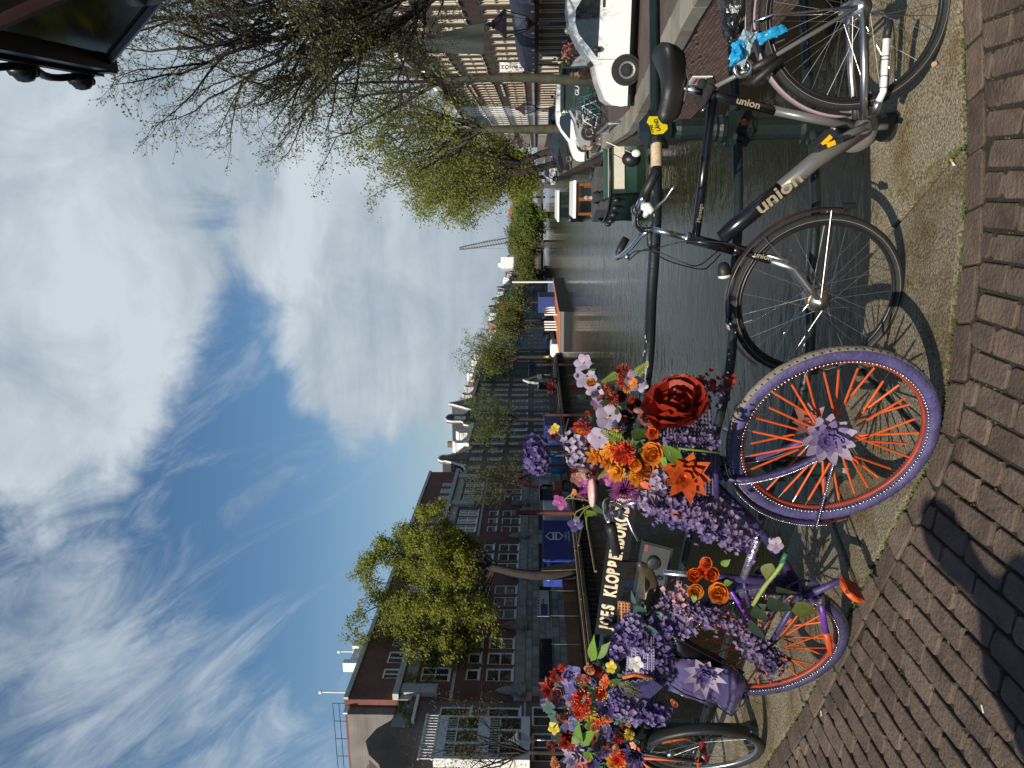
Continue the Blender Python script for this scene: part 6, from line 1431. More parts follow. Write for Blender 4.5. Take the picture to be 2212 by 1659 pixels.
for k, (ya, yb, top, wm, lab) in enumerate(((860, 800, 1100, M_brown, far_labels[4]), (905, 862, 1104, M_dark, far_labels[0]), (950, 908, 1112, M_ltbrick, far_labels[1]), (1000, 952, 1098, M_dark, far_labels[5]), (1040, 1002, 1090, M_brown, far_labels[3]))):
    Yd = 330; p0_, p1_ = at(1100, ya * K, Yd), at(1100, yb * K, Yd); zt = at(top, ya * K, Yd).z; m_ = MB(); root = thing('far_house', lab, 'building', V3((p0_.x, p0_.y, -1.5)))
    w_ = p1_ - p0_; w_.z = 0; n_ = V3((0, 1, 0)); m_.obox(V3((p0_.x, p0_.y, -1.5)), w_, n_ * 12, ZUP * (zt + 1.5 - 2)); m_.build('wall', wm, root)
    m_ = MB(); m_.prism([V3((p0_.x, p0_.y - .2, zt - 2)), V3((p0_.x, p0_.y, zt - 2)) + w_ * .5 + ZUP * 2.4 * 1, V3((p0_.x, p0_.y - .2, zt - 2)) + w_], n_ * 12); m_.build('roof', M_roof if k else M_redroof, root)
    for r in range(3):
        for c_ in range(4): m_ = MB(); m_.obox(V3((p0_.x, p0_.y - .05, 1.5 + r * 3)) + w_ * (.1 + .22 * c_), w_ * .12, n_ * .1, ZUP * 1.8); m_.build('window', M_framew, root)
wh_ = at(1100, 1020 * K, 300); root = thing('white_house', far_labels[2], 'building', V3((wh_.x, wh_.y, -1.5))); m_ = MB(); m_.box(V3((wh_.x - 2, wh_.y, 4.5)), 9, 10, 12); m_.build('wall', M_dark, root); m_ = MB(); m_.box(V3((wh_.x - 2, wh_.y, 13.1)), 4.6, 6, 5.2); m_.build('upper_storey', M_trimw, root); m_ = MB(); m_.box(V3((wh_.x - 2.6, wh_.y, 16.3)), 1.4, 2, 1.2); m_.build('chimney', M_trimw, root)
# lattice crane
cr = thing('crane', 'slender lattice crane boom leaning over the distant roofs', 'crane', at(1158, 950, 300)); M_crane = mat('crane_grey', (.13, .13, .13), .6)
c0, c1 = at(1120, 515, 300), at(992, 537, 300); dd = (c1 - c0).normalized(); s_ = dd.cross(V3((0, 1, 0))).normalized(); t_2 = dd.cross(s_); m_ = MB(); NB = 22
for i in range(NB):
    w0 = .95 * (1 - .55 * (i / NB) ** 3); w1 = .95 * (1 - .55 * ((i + 1) / NB) ** 3); p, q = c0.lerp(c1, i / NB), c0.lerp(c1, (i + 1) / NB)
    for a, b_ in ((1, 1), (1, -1), (-1, 1), (-1, -1)): m_.tube([p + s_ * a * w0 + t_2 * b_ * w0, q + s_ * a * w1 + t_2 * b_ * w1], .13, 4, caps=False)
    for a in (1, -1): m_.tube([p + s_ * w0 + t_2 * a * w0, q - s_ * w1 + t_2 * a * w1], .08, 4, caps=False); m_.tube([p + s_ * a * w0 + t_2 * w0, q + s_ * a * w1 - t_2 * w1], .08, 4, caps=False)
m_.build('boom', M_crane, cr); m_ = MB(); m_.tube([c1, at(1125, 536, 300)], .05, 4); m_.tube([c1, at(1110, 503, 300)], .05, 4); m_.build('cable', M_crane, cr); m_ = MB(); m_.box(at(1150, 510, 300), 5, 5, 3); m_.build('cab', M_crane, cr)
# ================================================================ TREES
M_bark = mat('elm_bark', (.030, .025, .020), .9, var=.4, scale=6, bump=.6, bscale=18); M_bark2 = mat('mossy_bark', (.050, .048, .028), .9, var=.45, scale=2.5, bump=.6, bscale=14)
LEAFM = {}
def leaf_mat(key, c1, c2): 
    if key not in LEAFM: LEAFM[key] = mat('foliage_' + key, c1, .6, var=.3, scale=1.3, col2=c2, transl=.35, detail=6)
    return LEAFM[key]
LF_a = leaf_mat('spring', (.13, .155, .030), (.21, .24, .05)); LF_b = leaf_mat('yellow_green', (.17, .20, .022), (.29, .30, .045)); LF_c = leaf_mat('mid_green', (.10, .14, .022), (.17, .21, .04)); LF_d = leaf_mat('ochre', (.14, .12, .018), (.22, .17, .03)); LF_e = leaf_mat('bud', (.10, .095, .030), (.15, .15, .045))
def rv(rnd, k=1.0): return V3((rnd.gauss(0, k), rnd.gauss(0, k), rnd.gauss(0, k)))
def tree(name, label, base, limbs, trunk_top, r0, seed, leafm, lv=(7, 6, 5), leaf_n=4, leaf_s=.08, twig=.55, droop=.0, bark=None, group='trees along the canal', lens=(.5, .48, .45), lean=None, maxleaf=60000, spread=.75, leaf_spread=.12, over=1.0):
    rnd = random.Random(seed); root = thing(name, label, 'tree', base, group); wood = MB(); crown = MB(); bark = bark or M_bark; base = V3(base); top = V3(trunk_top)
    mid = base.lerp(top, .5) + (V3(lean) if lean else V3()); wood.tube(catmull([base - ZUP * .2, mid, top], 5), [r0 * (1.25 - .45 * i / 10) for i in range(11)], 9)
    def leaves(p, d):
        for _ in range(leaf_n):
            if len(crown.f) > maxleaf: return
            q = p + rv(rnd, leaf_spread); n_ = rv(rnd).normalized(); a = n_.orthogonal().normalized(); b = n_.cross(a); s_ = leaf_s * rnd.uniform(.6, 1.3)
            crown.add([q - a * s_ * .5, q + b * s_ * .32 + n_ * s_ * .1, q + a * s_ * .6, q - b * s_ * .32 + n_ * s_ * .1], ((0, 1, 2, 3),))
    def branch(p, d, L_, r, l):
        n_ = 5 if l == 0 else (4 if l == 1 else 3); pts = [V3(p)]; dd = V3(d).normalized(); q = V3(p)
        for i in range(n_):
            dd = (dd + rv(rnd, .13 + .05 * l) + ZUP * (.06 if l < 2 else -droop)).normalized(); q = q + dd * L_ / n_; pts.append(q.copy())
        wood.tube(pts, [max(r * (1 - .75 * i / n_), .0030) for i in range(n_ + 1)], 6 if l == 0 else (5 if l == 1 else 3), caps=False)
        if l >= len(lv):
            for k in range(1, n_ + 1): leaves(pts[k], dd)
            return
        for k in range(lv[l]):
            f = (k + rnd.uniform(.4, 1.0)) / lv[l] * .9 + .10; f = min(f, .999); i = int(f * n_); pp = pts[i].lerp(pts[i + 1], f * n_ - i); ax = (pts[i + 1] - pts[i]).normalized()
            sd = rv(rnd); sd = (sd - ax * sd.dot(ax)).normalized(); nd = (ax * (1 - spread * .45) + sd * spread).normalized()
            branch(pp, nd, L_ * lens[min(l, len(lens) - 1)] * rnd.uniform(.75, 1.25) * (1.1 - .35 * f), r * (.42 if l else .5) * (1.1 - .5 * f), l + 1)
        if l >= len(lv) - 1: leaves(pts[-1], dd)
    for (tx, rr, f0) in limbs:
        s0 = base.lerp(top, f0) if f0 < 1 else top; d = V3(tx) - s0; branch(s0, d, d.length * over, rr, 0)
    wood.build('trunk', bark, root, smooth=True); crown.build('crown', leafm, root); return root
def limb_ring(c, n, rad, h, seed, jit=.25, top=True):
    rnd = random.Random(seed); out = [];
    for k in range(n): a = 2 * math.pi * (k + rnd.uniform(-jit, jit)) / n; rr = rad * rnd.uniform(.8, 1.1); out.append(V3(c) + V3((math.cos(a) * rr, math.sin(a) * rr, h * rnd.uniform(.65, 1.0))))
    if top: out.append(V3(c) + V3((0, 0, h * 1.15)))
    return out
# big bare-ish elm of the right bank, its limbs reaching into the picture from the right
tb = Q(17.2, 4.5, -1.05); tt_ = tb + V3((-.15, .1, 5.2))
L1 = [(at(600, 260, 14.8), 0.096, .86), (at(440, 205, 14.1), 0.096, .95), (at(330, 140, 14.5), 0.096, 1.0), (at(240, 90, 14.6), 0.096, 1.0), (at(180, 20, 14.1), 0.088, 1.0), (at(720, 310, 15.5), 0.072, .80), (at(150, -60, 13.9), 0.088, 1.0), (at(520, 270, 16.7), 0.080, .92), (at(250, -150, 14.7), 0.080, 1.0), (at(420, 120, 17.7), 0.080, 1.0), (at(840, 220, 15.3), 0.048, .78), (at(330, 50, 13.5), 0.080, 1.0), (at(640, 160, 14.4), 0.064, .9), (tt_ + V3((3, 1.5, 4.5)), 0.096, 1.0), (tt_ + V3((1.5, 3, 5)), 0.096, 1.0), (tt_ + V3((2, -2, 5)), 0.088, 1.0)]
tree('elm_tree', 'large nearly bare elm reaching in from the right with budding twigs', tb, L1, tt_, .30, 3, LF_e, lv=(12, 9, 6), leaf_n=1, leaf_s=.05, lens=(.38, .46, .50), spread=.52, maxleaf=36000, leaf_spread=.03)
def quay_tree(label, y, s, t, H, rad, seed, lm, z0, hf=.38, n=7, lv=(7, 6, 4), leaf_n=5, leaf_s=.16, lean=None, topd=(0, 0), droop=.05, r0=.26, bark=None, name='elm_tree', maxleaf=26000, lsp=.22):
    b = Q(s, t, z0); tp = b + V3((topd[0], topd[1], H * hf)); lims = [(p, r0 * .5, 1.0) for p in limb_ring(tp, n, rad, H * (1 - hf) * .85, seed)]
    return tree(name, label, b, lims, tp, r0, seed, lm, lv=lv, leaf_n=leaf_n, leaf_s=leaf_s, lean=lean, droop=droop, bark=bark, maxleaf=maxleaf, leaf_spread=lsp)
quay_tree('straight mossy trunked elm behind the parked white van', 180, 31.3, 4.0, 13, 3.0, 11, LF_c, zq(31), .5, 6, (6, 5, 4), 2, .10, bark=M_bark2, lean=(.15, 0, 0), topd=(.4, .5), r0=.17)
quay_tree('elm with pale trunk behind the lettered white van', 278, 54.3, 4.0, 15, 4.0, 12, LF_b, -1.5, .45, 7, (6, 6, 4), 3, .16, bark=M_bark2, r0=.28)
quay_tree('leaning forked elm further along the right quay', 323, 80, 3.7, 15, 4.6, 13, LF_b, -1.5, .3, 7, (6, 6, 4), 3, .22, lean=(.4, 0, 0), topd=(-1.2, 0), r0=.36, lsp=.32)
quay_tree('bright green elm drooping over the canal', 350, 100, 3.2, 17.5, 5.6, 14, LF_b, -1.5, .35, 8, (6, 6, 5), 4, .28, topd=(-1.5, 0), r0=.4, droop=.18, lsp=.42)
quay_tree('round green elm near the far bridge', 380, 145, 3.4, 10, 4.5, 15, LF_b, -1.5, .3, 7, (6, 5, 4), 4, .36, r0=.4, lsp=.55)
quay_tree('small hazy green elm by the far bridge', 410, 200, 3.0, 8, 4.0, 16, LF_c, -1.5, .3, 6, (6, 5, 3), 4, .45, r0=.4, lsp=.8)
# left bank
sT = on_t(1240, 1238, -29.0)[0]
tb2 = Q(sT, -29.0, LQ); tt2 = tb2 + CD * 1.0 + ZUP * 7.0
Yt = tb2.y
L2 = [(at(855, 1190, Yt), .15, 1), (at(841, 1280, Yt + 2), .15, 1), (at(862, 1380, Yt - 1), .15, 1), (at(932, 1500, Yt - 2), .13, .92), (at(911, 1450, Yt - 4), .13, 1), (at(911, 1180, Yt + 5), .13, 1), (at(925, 1120, Yt), .12, .9), (at(953, 1520, Yt - 3), .10, .9), (at(869, 1240, Yt + 5), .13, 1), (at(946, 1130, Yt - 1), .09, .85), (at(890, 1320, Yt - 4), .12, 1), (at(855, 1340, Yt + 3), .12, 1), (at(904, 1250, Yt - 3), .10, .9), (at(925, 1400, Yt + 2), .09, .9), (at(883, 1500, Yt), .11, .95), (at(827, 1400, Yt), .12, 1), (at(820, 1220, Yt), .12, 1)]
tree('elm_tree', 'broad yellow green elm before the long red brick building', tb2, L2, tt2, .36, 21, LF_b, lv=(9, 7, 5), leaf_n=4, leaf_s=.18, lens=(.28, .40, .46), droop=.0, over=1.10, lean=-CD * .8, maxleaf=75000, leaf_spread=.20)
def left_tree(label, ysrc, t, H, rad, seed, lm, **k):
    s = s_at(ysrc, t); return quay_tree(label, 0, s, t, H, rad, seed, lm, LQ, **k)
left_tree('thin sparse tree in front of the white bay window', 2960, -30.5, 10, 2.6, 31, LF_e, hf=.35, n=6, lv=(6, 5, 3), leaf_n=1, leaf_s=.10, r0=.14)
left_tree('slight tree at the right end of the red building', 1905, -30.5, 10, 2.6, 32, LF_a, hf=.35, n=6, lv=(6, 5, 4), leaf_n=1, leaf_s=.14, r0=.16)
left_tree('sparse tree before the neck gable house', 1650, -30.0, 12, 2.8, 33, LF_a, hf=.45, n=6, lv=(6, 5, 4), leaf_n=2, leaf_s=.18, r0=.2)
left_tree('tall pale green tree of the twin pair before the black house', 1405, -30.0, 15.5, 4.0, 34, LF_a, hf=.40, n=7, lv=(7, 6, 4), leaf_n=2, leaf_s=.25, r0=.34, lsp=.34)
left_tree('second tree of the twin pair behind the barge', 1290, -30.0, 13.5, 4.2, 35, LF_a, hf=.4, n=6, lv=(7, 5, 4), leaf_n=1, leaf_s=.30, r0=.36, lsp=.4)
left_tree('ochre leaved tree behind the moored barge', 1262, -31.5, 11.5, 3.0, 36, LF_d, hf=.5, n=6, lv=(6, 5, 4), leaf_n=2, leaf_s=.34, r0=.3, lsp=.4)
left_tree('hazy green tree beyond the barge stern', 1190, -30.0, 11, 4.0, 37, LF_a, hf=.4, n=6, lv=(6, 5, 4), leaf_n=1, leaf_s=.45, r0=.35, lsp=.55)
left_tree('yellowish round tree at the foot of the crane', 978, -22.0, 10.5, 5.0, 38, LF_d, hf=.25, n=7, lv=(6, 5, 4), leaf_n=5, leaf_s=.6, r0=.4, lsp=.8)
left_tree('green round tree right of the crane', 915, -14.0, 9.5, 5.5, 39, LF_a, hf=.25, n=7, lv=(6, 5, 4), leaf_n=5, leaf_s=.6, r0=.4, lsp=.8)
left_tree('low green tree at the end of the canal', 870, -10.0, 7.5, 5.0, 40, LF_c, hf=.25, n=7, lv=(6, 5, 4), leaf_n=5, leaf_s=.6, r0=.4, lsp=.8)

for k, (s_, t_9, H_, R__, lab, lm_) in enumerate(((255, -27, 9, 4, 'hazy tree at the left foot of the far bridge', LF_a), (275, -20, 10, 5, 'hazy tree behind the far bridge left of centre', LF_c), (285, -9, 9, 5, 'hazy tree behind the middle of the far bridge', LF_a), (272, -3, 11, 5, 'hazy tree at the right end of the far bridge', LF_b), (240, 3.2, 9, 4, 'last green tree of the right quay before the far bridge', LF_b), (300, -15, 11, 6, 'tallest hazy tree beyond the far bridge', LF_d))):
    quay_tree(lab, 0, s_, t_9, H_, R__, 60 + k, lm_, -1.5, hf=.3, n=6, lv=(6, 5, 3), leaf_n=5, leaf_s=.5, r0=.35, lsp=.7)
# ================================================================ STREET LANTERNS
M_lampred = mat('oxblood_iron', (.030, .012, .013), .4, var=.25); M_lampblk = mat('lantern_iron', (.010, .011, .013), .4, var=.2); M_lampglass = clear_mat('lantern_glass', (.80, .84, .85)); M_frost = mat('lantern_lens', (.11, .125, .15), .35, var=.25, scale=40, bump=.5, bscale=90); M_lampceil = mat('lantern_ceiling', (.040, .052, .075), .4, var=.1)
M_streak = mat('streaked_glass', (.24, .255, .255), .35, var=.4, scale=14, stretch=(1, 1, .25))
def lantern(name, label, foot, zrim, e1, side, bot, h, ms=M_lampred, detail=True):
    e1 = V3(e1).normalized(); e2 = V3((e1.y, -e1.x, 0)); foot = V3(foot); c = V3((foot.x, foot.y, zrim)); root = thing(name, label, 'street lamp', foot, 'crown lanterns'); q4 = ((-1, 1), (1, 1), (1, -1), (-1, -1)); a, b_ = side / 2, bot / 2
    up = [c + e1 * i * a + e2 * j * a for i, j in q4]; lo = [c + e1 * i * b_ + e2 * j * b_ - ZUP * h for i, j in q4]
    for k in range(4): m_ = MB(); m_.tube([up[k], lo[k]], side * .028, 6); m_.build('corner_bar', ms, root)
    for k in range(4): m_ = MB(); m_.quad(up[k], up[(k + 1) % 4], lo[(k + 1) % 4], lo[k]); m_.build('pane', M_streak if (detail and k in (1, 2)) else M_lampglass, root)
    m_ = MB()
    for k in range(4): d = (up[(k + 1) % 4] - up[k]).normalized(); m_.tube([up[k] - d * side * .05, up[(k + 1) % 4] + d * side * .05], side * .055, 4)
    m_.box(c + ZUP * side * .075, side * 1.12, side * 1.12, side * .05, e1, e2); m_.build('rim', M_lampblk if detail else ms, root)
    m_ = MB(); P_ = [c + e1 * i * a * 1.05 + e2 * j * a * 1.05 + ZUP * side * .1 for i, j in q4] + [c + e1 * i * a * .35 + e2 * j * a * .35 + ZUP * side * .55 for i, j in q4]; m_.add(P_, [(0, 1, 5, 4), (1, 2, 6, 5), (2, 3, 7, 6), (3, 0, 4, 7), (4, 5, 6, 7)]); m_.lathe([(side * .2, side * .55), (side * .24, side * .6), (side * .1, side * .7), (side * .12, side * .8), (side * .03, side * .95), (.005, side * 1.05)], 10, c); m_.build('roof', ms, root)
    m_ = MB(); m_.box(c + ZUP * side * .03, side * .97, side * .97, .012, e1, e2); m_.build('ceiling', M_lampceil, root)
    m_ = MB(); m_.ball(c + ZUP * side * .02, side * .40, side * .40, side * .05, 20, 6, e1, e2); m_.build('lens', M_frost, root, smooth=True)
    if detail:
        for k in range(4):
            d = up[(k + 1) % 4] - up[k]; o_ = (up[k] + up[(k + 1) % 4]) / 2 - c; o_.normalize(); m_ = MB()
            pts = [up[k].lerp(up[(k + 1) % 4], f) + o_ * side * (.05 + .04 * abs(math.sin(f * math.pi * 2))) + ZUP * side * (.08 + .08 * abs(math.sin(f * math.pi * 2))) for f in [i / 16 for i in range(17)]]; m_.tube(pts, side * .02, 6)
            for f in (.03, .5, .97): q = up[k].lerp(up[(k + 1) % 4], f) + o_ * side * .085 + ZUP * side * .13; m_.ball(q, side * .055, side * .055, side * .06, 8, 6); m_.ball(q + d.normalized() * side * .05, side * .035, side * .035, side * .05, 6, 4); m_.ball(q - d.normalized() * side * .05, side * .035, side * .035, side * .05, 6, 4)
            m_.build('crown_ornament', M_lampblk, root, smooth=True)
    m_ = MB(); m_.lathe([(b_ * .3, 0), (b_ * 1.3, .0 + h * .02), (b_ * 1.3, -.05), (b_ * .8, -.10), (b_ * .4, -.2), (.055, -.3)], 12, c - ZUP * h); m_.build('cup', ms, root, smooth=True)
    zb = c.z - h - .25; hp = zb - foot.z; m_ = MB(); m_.lathe([(.16, 0), (.16, .12), (.12, .18), (.11, .8), (.13, .85), (.08, .95), (.06, 1.3), (.045, hp * .8), (.06, hp * .82), (.045, hp * .85), (.045, hp)], 14, foot); m_.build('pole', ms, root, smooth=True)
    bz = c.z - h - .22 * max(1, side) ; m_ = MB(); m_.tube([V3((foot.x, foot.y, bz)) - e1 * .17, V3((foot.x, foot.y, bz)) + e1 * .17], .010, 8)
    for sg in (-1, 1): m_.ball(V3((foot.x, foot.y, bz)) + e1 * .18 * sg, .026, .022, .022, 10, 6, e1, e2); m_.ball(V3((foot.x, foot.y, bz)) + e1 * .205 * sg, .012, .012, .012, 8, 4)
    m_.build('ladder_bar', ms, root, smooth=True); return root
e1n = V3((.955, -.30, 0)); e2n = V3((-.30, -.955, 0)); cc = at(228, 137, 3.2); sideN = .82
ctr = cc + e1n * sideN / 2 + e2n * sideN / 2
lantern('street_lantern', 'big dark crown lantern close overhead in the upper corner', V3((ctr.x, ctr.y, gz(ctr.x))), cc.z, e1n, sideN, .40, .37)
pL = at(1040, 53, 22); lantern('street_lantern', 'oxblood crown lantern in front of the hotel awning', Q(pL.dot(CD), pL.dot(CN), zq(pL.dot(CD))), at(1092, 53, 22).z, CN, .62, .34, .62, detail=False)
pL = at(1130, 235, 46); lantern('street_lantern', 'oxblood crown lantern before the house with striped lintels', Q(pL.dot(CD), pL.dot(CN), zq(pL.dot(CD))), at(1133, 235, 46).z, CN, .62, .34, .62, detail=False)
pL = Q(on_t(1100, 2912 * K, -30.5)[0], -30.5, LQ); lantern('street_lantern', 'pale lantern before the white bay window', pL, 2.5, CN, .62, .34, .62, ms=M_alu, detail=False)
# ================================================================ VEHICLES
M_carwhite = mat('white_lacquer', (.78, .78, .77), .25, var=.04, spec=.6, coat=.4); M_carblack = mat('black_car_paint', (.012, .012, .014), .2, var=.1, coat=.5); M_carsilver = mat('silver_car_paint', (.42, .44, .46), .28, .4, var=.05, coat=.4); M_carglass = glass_mat('car_glass', (.012, .016, .018), .05); M_lightglass = mat('lamp_glass', (.35, .36, .36), .12, var=.2, scale=30); M_wheelgrey = mat('wheel_grey', (.30, .30, .29), .4, .5, var=.1)
def vehicle(name, label, cat, front, head, z, outline, width, belt, glass, wheels, paint, wr=.31, trim=None, rot=0, extra=None, inset=.13, seams=(), handle=None, bumper=True, group='vehicles parked on the right quay'):
    """outline: side view (x back from the nose, z) counter-clockwise; front = middle of the nose on the ground; head = driving direction"""
    h = V3(head).normalized(); sd = V3((h.y, -h.x, 0)); f = V3((front.x, front.y, z)); root = thing(name, label, cat, f, group)
    def pt(x, zz, y): ins = max(0, zz - belt) * inset; yy = (width / 2 - ins) * y; return f - h * x + ZUP * zz + sd * yy
    b = MB(); n = len(outline); Lp = [pt(x, zz, -1) for x, zz in outline]; Rp = [pt(x, zz, 1) for x, zz in outline]; M0 = [pt(x, zz, -.86) + ZUP * .03 * (zz > .9) for x, zz in outline]; M1 = [pt(x, zz, .86) + ZUP * .03 * (zz > .9) for x, zz in outline]
    V_ = Lp + M0 + M1 + Rp; F = [tuple(range(n)), tuple(reversed(range(3 * n, 4 * n)))]
    for k in (0, n, 2 * n): F += [(k + (i + 1) % n, k + i, k + n + i, k + n + (i + 1) % n) for i in range(n)]
    b.add(V_, F); b.build('body', paint, root)
    for gname, poly, y in glass:
        for s_ in ((-1, 1) if y else (0,)):
            g = MB()
            if y: P_ = [pt(x, zz, s_) + sd * s_ * .012 for x, zz in poly]; g.poly(P_ if s_ < 0 else P_[::-1])
            else: (x0, z0), (x1, z1) = poly; nrm = (-h * (z0 - z1) * -1 + ZUP * abs(x1 - x0)).normalized(); o_ = h * .02 + ZUP * .035; g.quad(pt(x0, z0, -.9) + o_, pt(x0, z0, .9) + o_, pt(x1, z1, .84) + o_, pt(x1, z1, -.84) + o_)
            g.build(gname, M_carglass, root)
    for x in wheels:
        for s_ in (-1, 1):
            c = f - h * x + ZUP * wr + sd * s_ * (width / 2 - .075)
            m_ = MB(); m_.lathe([(wr * .55, -.09), (wr * .9, -.10), (wr, -.07), (wr, .07), (wr * .9, .105), (wr * .66, .10), (wr * .62, .06)], 28, c, sd * s_, caps=False); w_ = m_.build('wheel', M_rubber, root, smooth=False)
            m_ = MB(); m_.lathe([(wr * .66, .03), (wr * .64, .095), (wr * .5, .085), (wr * .42, .06), (wr * .2, .07), (wr * .18, .10), (.01, .10)], 24, c, sd * s_); m_.build('rim', M_wheelgrey, w_)
            m_ = MB(); m_.lathe([(wr * .30, .068), (wr * .30, .105), (wr * .05, .115)], 18, c, sd * s_); m_.build('hub_cap', M_rubber, w_)
            m_ = MB(); 
            for k in range(12): a = k * math.pi / 6; e = h * math.cos(a) + ZUP * math.sin(a); m_.lathe([(wr * .06, .0), (wr * .06, .008)], 6, c + e * wr * .46 + sd * s_ * .082, sd * s_)
            m_.build('vent_hole', M_rubber, w_, kind='stuff')
            m_ = MB(); m_.lathe([(wr * 1.16, 0), (wr * 1.16, .012)], 28, f - h * x + ZUP * (wr + .02) + sd * s_ * (width / 2 - .008), sd * s_); m_.build('wheel_arch', M_plastic, root)
    if bumper:
        m_ = MB(); m_.box(f - h * .12 + ZUP * .36, .3, width * .97, .30, h, sd); m_.build('bumper', trim or M_plastic, root)
        for s_ in (-1, 1): m_ = MB(); m_.ball(f - h * .30 + ZUP * .78 + sd * s_ * (width / 2 - .10), .17, .09, .10, 10, 6, h, sd); m_.build('headlight', M_lightglass, root, smooth=True)
        Lt = max(x for x, _ in outline)
        for s_ in (-1, 1): m_ = MB(); m_.obox(f - h * (wheels[-1] - wr * 1.2) + ZUP * .30 + sd * s_ * (width / 2 + (.004 if s_ > 0 else -.034)), h * (wheels[-1] - wheels[0] - wr * 2.4), sd * .03, ZUP * .16); m_.build('sill_moulding', M_plastic, root)
    for x, z0, z1 in seams:
        for s_ in (-1, 1): m_ = MB(); m_.tube([pt(x, z0, s_) + sd * s_ * .002, pt(x, (z0 + z1) / 2, s_) + sd * s_ * .002, pt(x, z1, s_) + sd * s_ * .002], .006, 4); m_.build('door_seam', M_plastic, root)
    if handle:
        for s_ in (-1, 1): m_ = MB(); m_.box(pt(*handle, s_) + sd * s_ * .02, .2, .04, .035, h, sd); m_.build('door_handle', M_plastic, root)
    return root, pt, sd
VAN = [(0, .28), (4.3, .28), (4.33, 1.0), (4.28, 1.6), (4.15, 1.80), (2.4, 1.86), (1.95, 1.80), (1.5, 1.55), (.98, 1.14), (.55, 1.02), (.15, .88), (.02, .70), (-.02, .45)]
vz = zq(19.5); nose = at(1372, 228, 20.3)
VG = [('side_window', [(1.16, 1.10), (2.55, 1.08), (2.52, 1.52), (2.3, 1.66), (2.0, 1.68), (1.72, 1.58)], True), ('windscreen', [(1.0, 1.15), (1.92, 1.76)], False)]
hv = (-CN * .985 + CD * .10).normalized()
v1, pv, sv = vehicle('delivery_van', 'small white delivery van parked nose to the water on the right quay', 'van', nose, hv, vz - .05, VAN, 1.83, 1.05, VG, (.86, 3.5), M_carwhite, .33, seams=((1.12, .42, 1.08), (2.62, .42, 1.84)), handle=(2.42, .98))
for s_ in (-1, 1): m_ = MB(); m_.ball(pv(1.35, 1.12, s_) + sv * s_ * .10, .08, .07, .11, 10, 6); m_.build('mirror', M_plastic, v1, smooth=True)
put_text('lettering', 'VA', .15, pv(2.95, .85, -1) - sv * .006, hv * -1 if False else hv, ZUP, mat('grey_print', (.10, .10, .10), .5), v1, extrude=.002) if sv.y > 0 else put_text('lettering', 'VA', .15, pv(3.05, .85, 1) + sv * .006, -hv, ZUP, mat('grey_print', (.10, .10, .10), .5), v1, extrude=.002)
# second van with green lettering
n2_ = at(1262, 346, 42); z2 = zq(42)
v2, pv2, sv2 = vehicle('delivery_van', 'white company van with green lettering behind the glass container', 'van', n2_, hv, z2, VAN, 1.83, 1.05, VG, (.86, 3.5), M_carwhite, .33, seams=((1.12, .42, 1.08), (2.62, .42, 1.84)))
M_grnprint = mat('green_print', (.05, .34, .12), .5); near_side = 1 if sv2.y < 0 else -1; ed = -hv
put_text('lettering', 'BV ELEKTRA', .27, pv2(2.75, 1.36, near_side) + sv2 * near_side * .03, -hv, ZUP, M_grnprint, v2, extrude=.003, bold=.004, sx=.85)
m_ = MB(); m_.ring(pv2(2.55, 1.48, near_side) + sv2 * near_side * .03, hv, ZUP, .13, .025, 20, 5); m_.build('emblem', M_grnprint, v2)
m_ = MB(); 
CAR = [(0, .25), (4.2, .25), (4.25, .8), (4.1, 1.0), (3.5, 1.42), (2.6, 1.5), (2.0, 1.42), (1.25, 1.0), (.3, .82), (.0, .6)]
CG = [('side_window', [(1.45, 1.0), (3.5, 1.0), (3.3, 1.34), (2.6, 1.42), (2.05, 1.36)], True), ('windscreen', [(1.28, 1.0), (1.98, 1.42)], False)]
vehicle('parked_car', 'silver parked car beside the quay bicycles', 'car', at(1276, 322, 37) + CN * .0, hv, zq(37), CAR, 1.78, .9, CG, (.8, 3.4), M_carsilver, .32)
BVAN = [(0, .28), (5.0, .28), (5.0, 1.5), (4.9, 1.98), (1.9, 2.0), (1.5, 1.85), (.85, 1.2), (.1, 1.0), (0, .6)]
vehicle('parked_van', 'black passenger van parked beyond the lettered van', 'van', at(1222, 366, 62), hv, -1.5, BVAN, 1.95, 1.1, [('side_window', [(1.1, 1.15), (4.6, 1.15), (4.5, 1.75), (1.8, 1.75)], True), ('windscreen', [(.9, 1.22), (1.5, 1.82)], False)], (.9, 4.0), M_carblack, .34)
vehicle('parked_car', 'dark parked car next to the black van', 'car', at(1200, 372, 78), hv, -1.5, CAR, 1.78, .9, CG, (.8, 3.4), M_carblack, .32)
vehicle('pickup_truck', 'small white pickup with open bed far down the quay', 'truck', at(1186, 398, 105), hv, -1.5, [(0, .3), (4.8, .3), (4.8, 1.0), (2.4, 1.0), (2.3, 1.9), (1.2, 1.9), (.6, 1.1), (0, .9)], 1.8, 1.0, [('side_window', [(.85, 1.15), (2.1, 1.15), (2.1, 1.7), (1.3, 1.7)], True)], (.8, 3.7), M_carwhite, .33)
for k, (lab, s_, pm) in enumerate((('white car half hidden by the left bank tree', s_at(1210, -32.5), M_carwhite), ('dark car parked before the black house', s_at(1320, -32.5), M_carblack), ('silver car parked at the left house fronts', s_at(1350, -33), M_carsilver), ('blue grey car parked before the grey houses', s_at(1260, -32.5), M_carsilver))):
    vehicle('parked_car', lab, 'car', Q(s_, -32.0, LQ), CD, LQ, CAR, 1.78, .9, CG, (.8, 3.4), pm, .32, group='cars parked on the left bank')
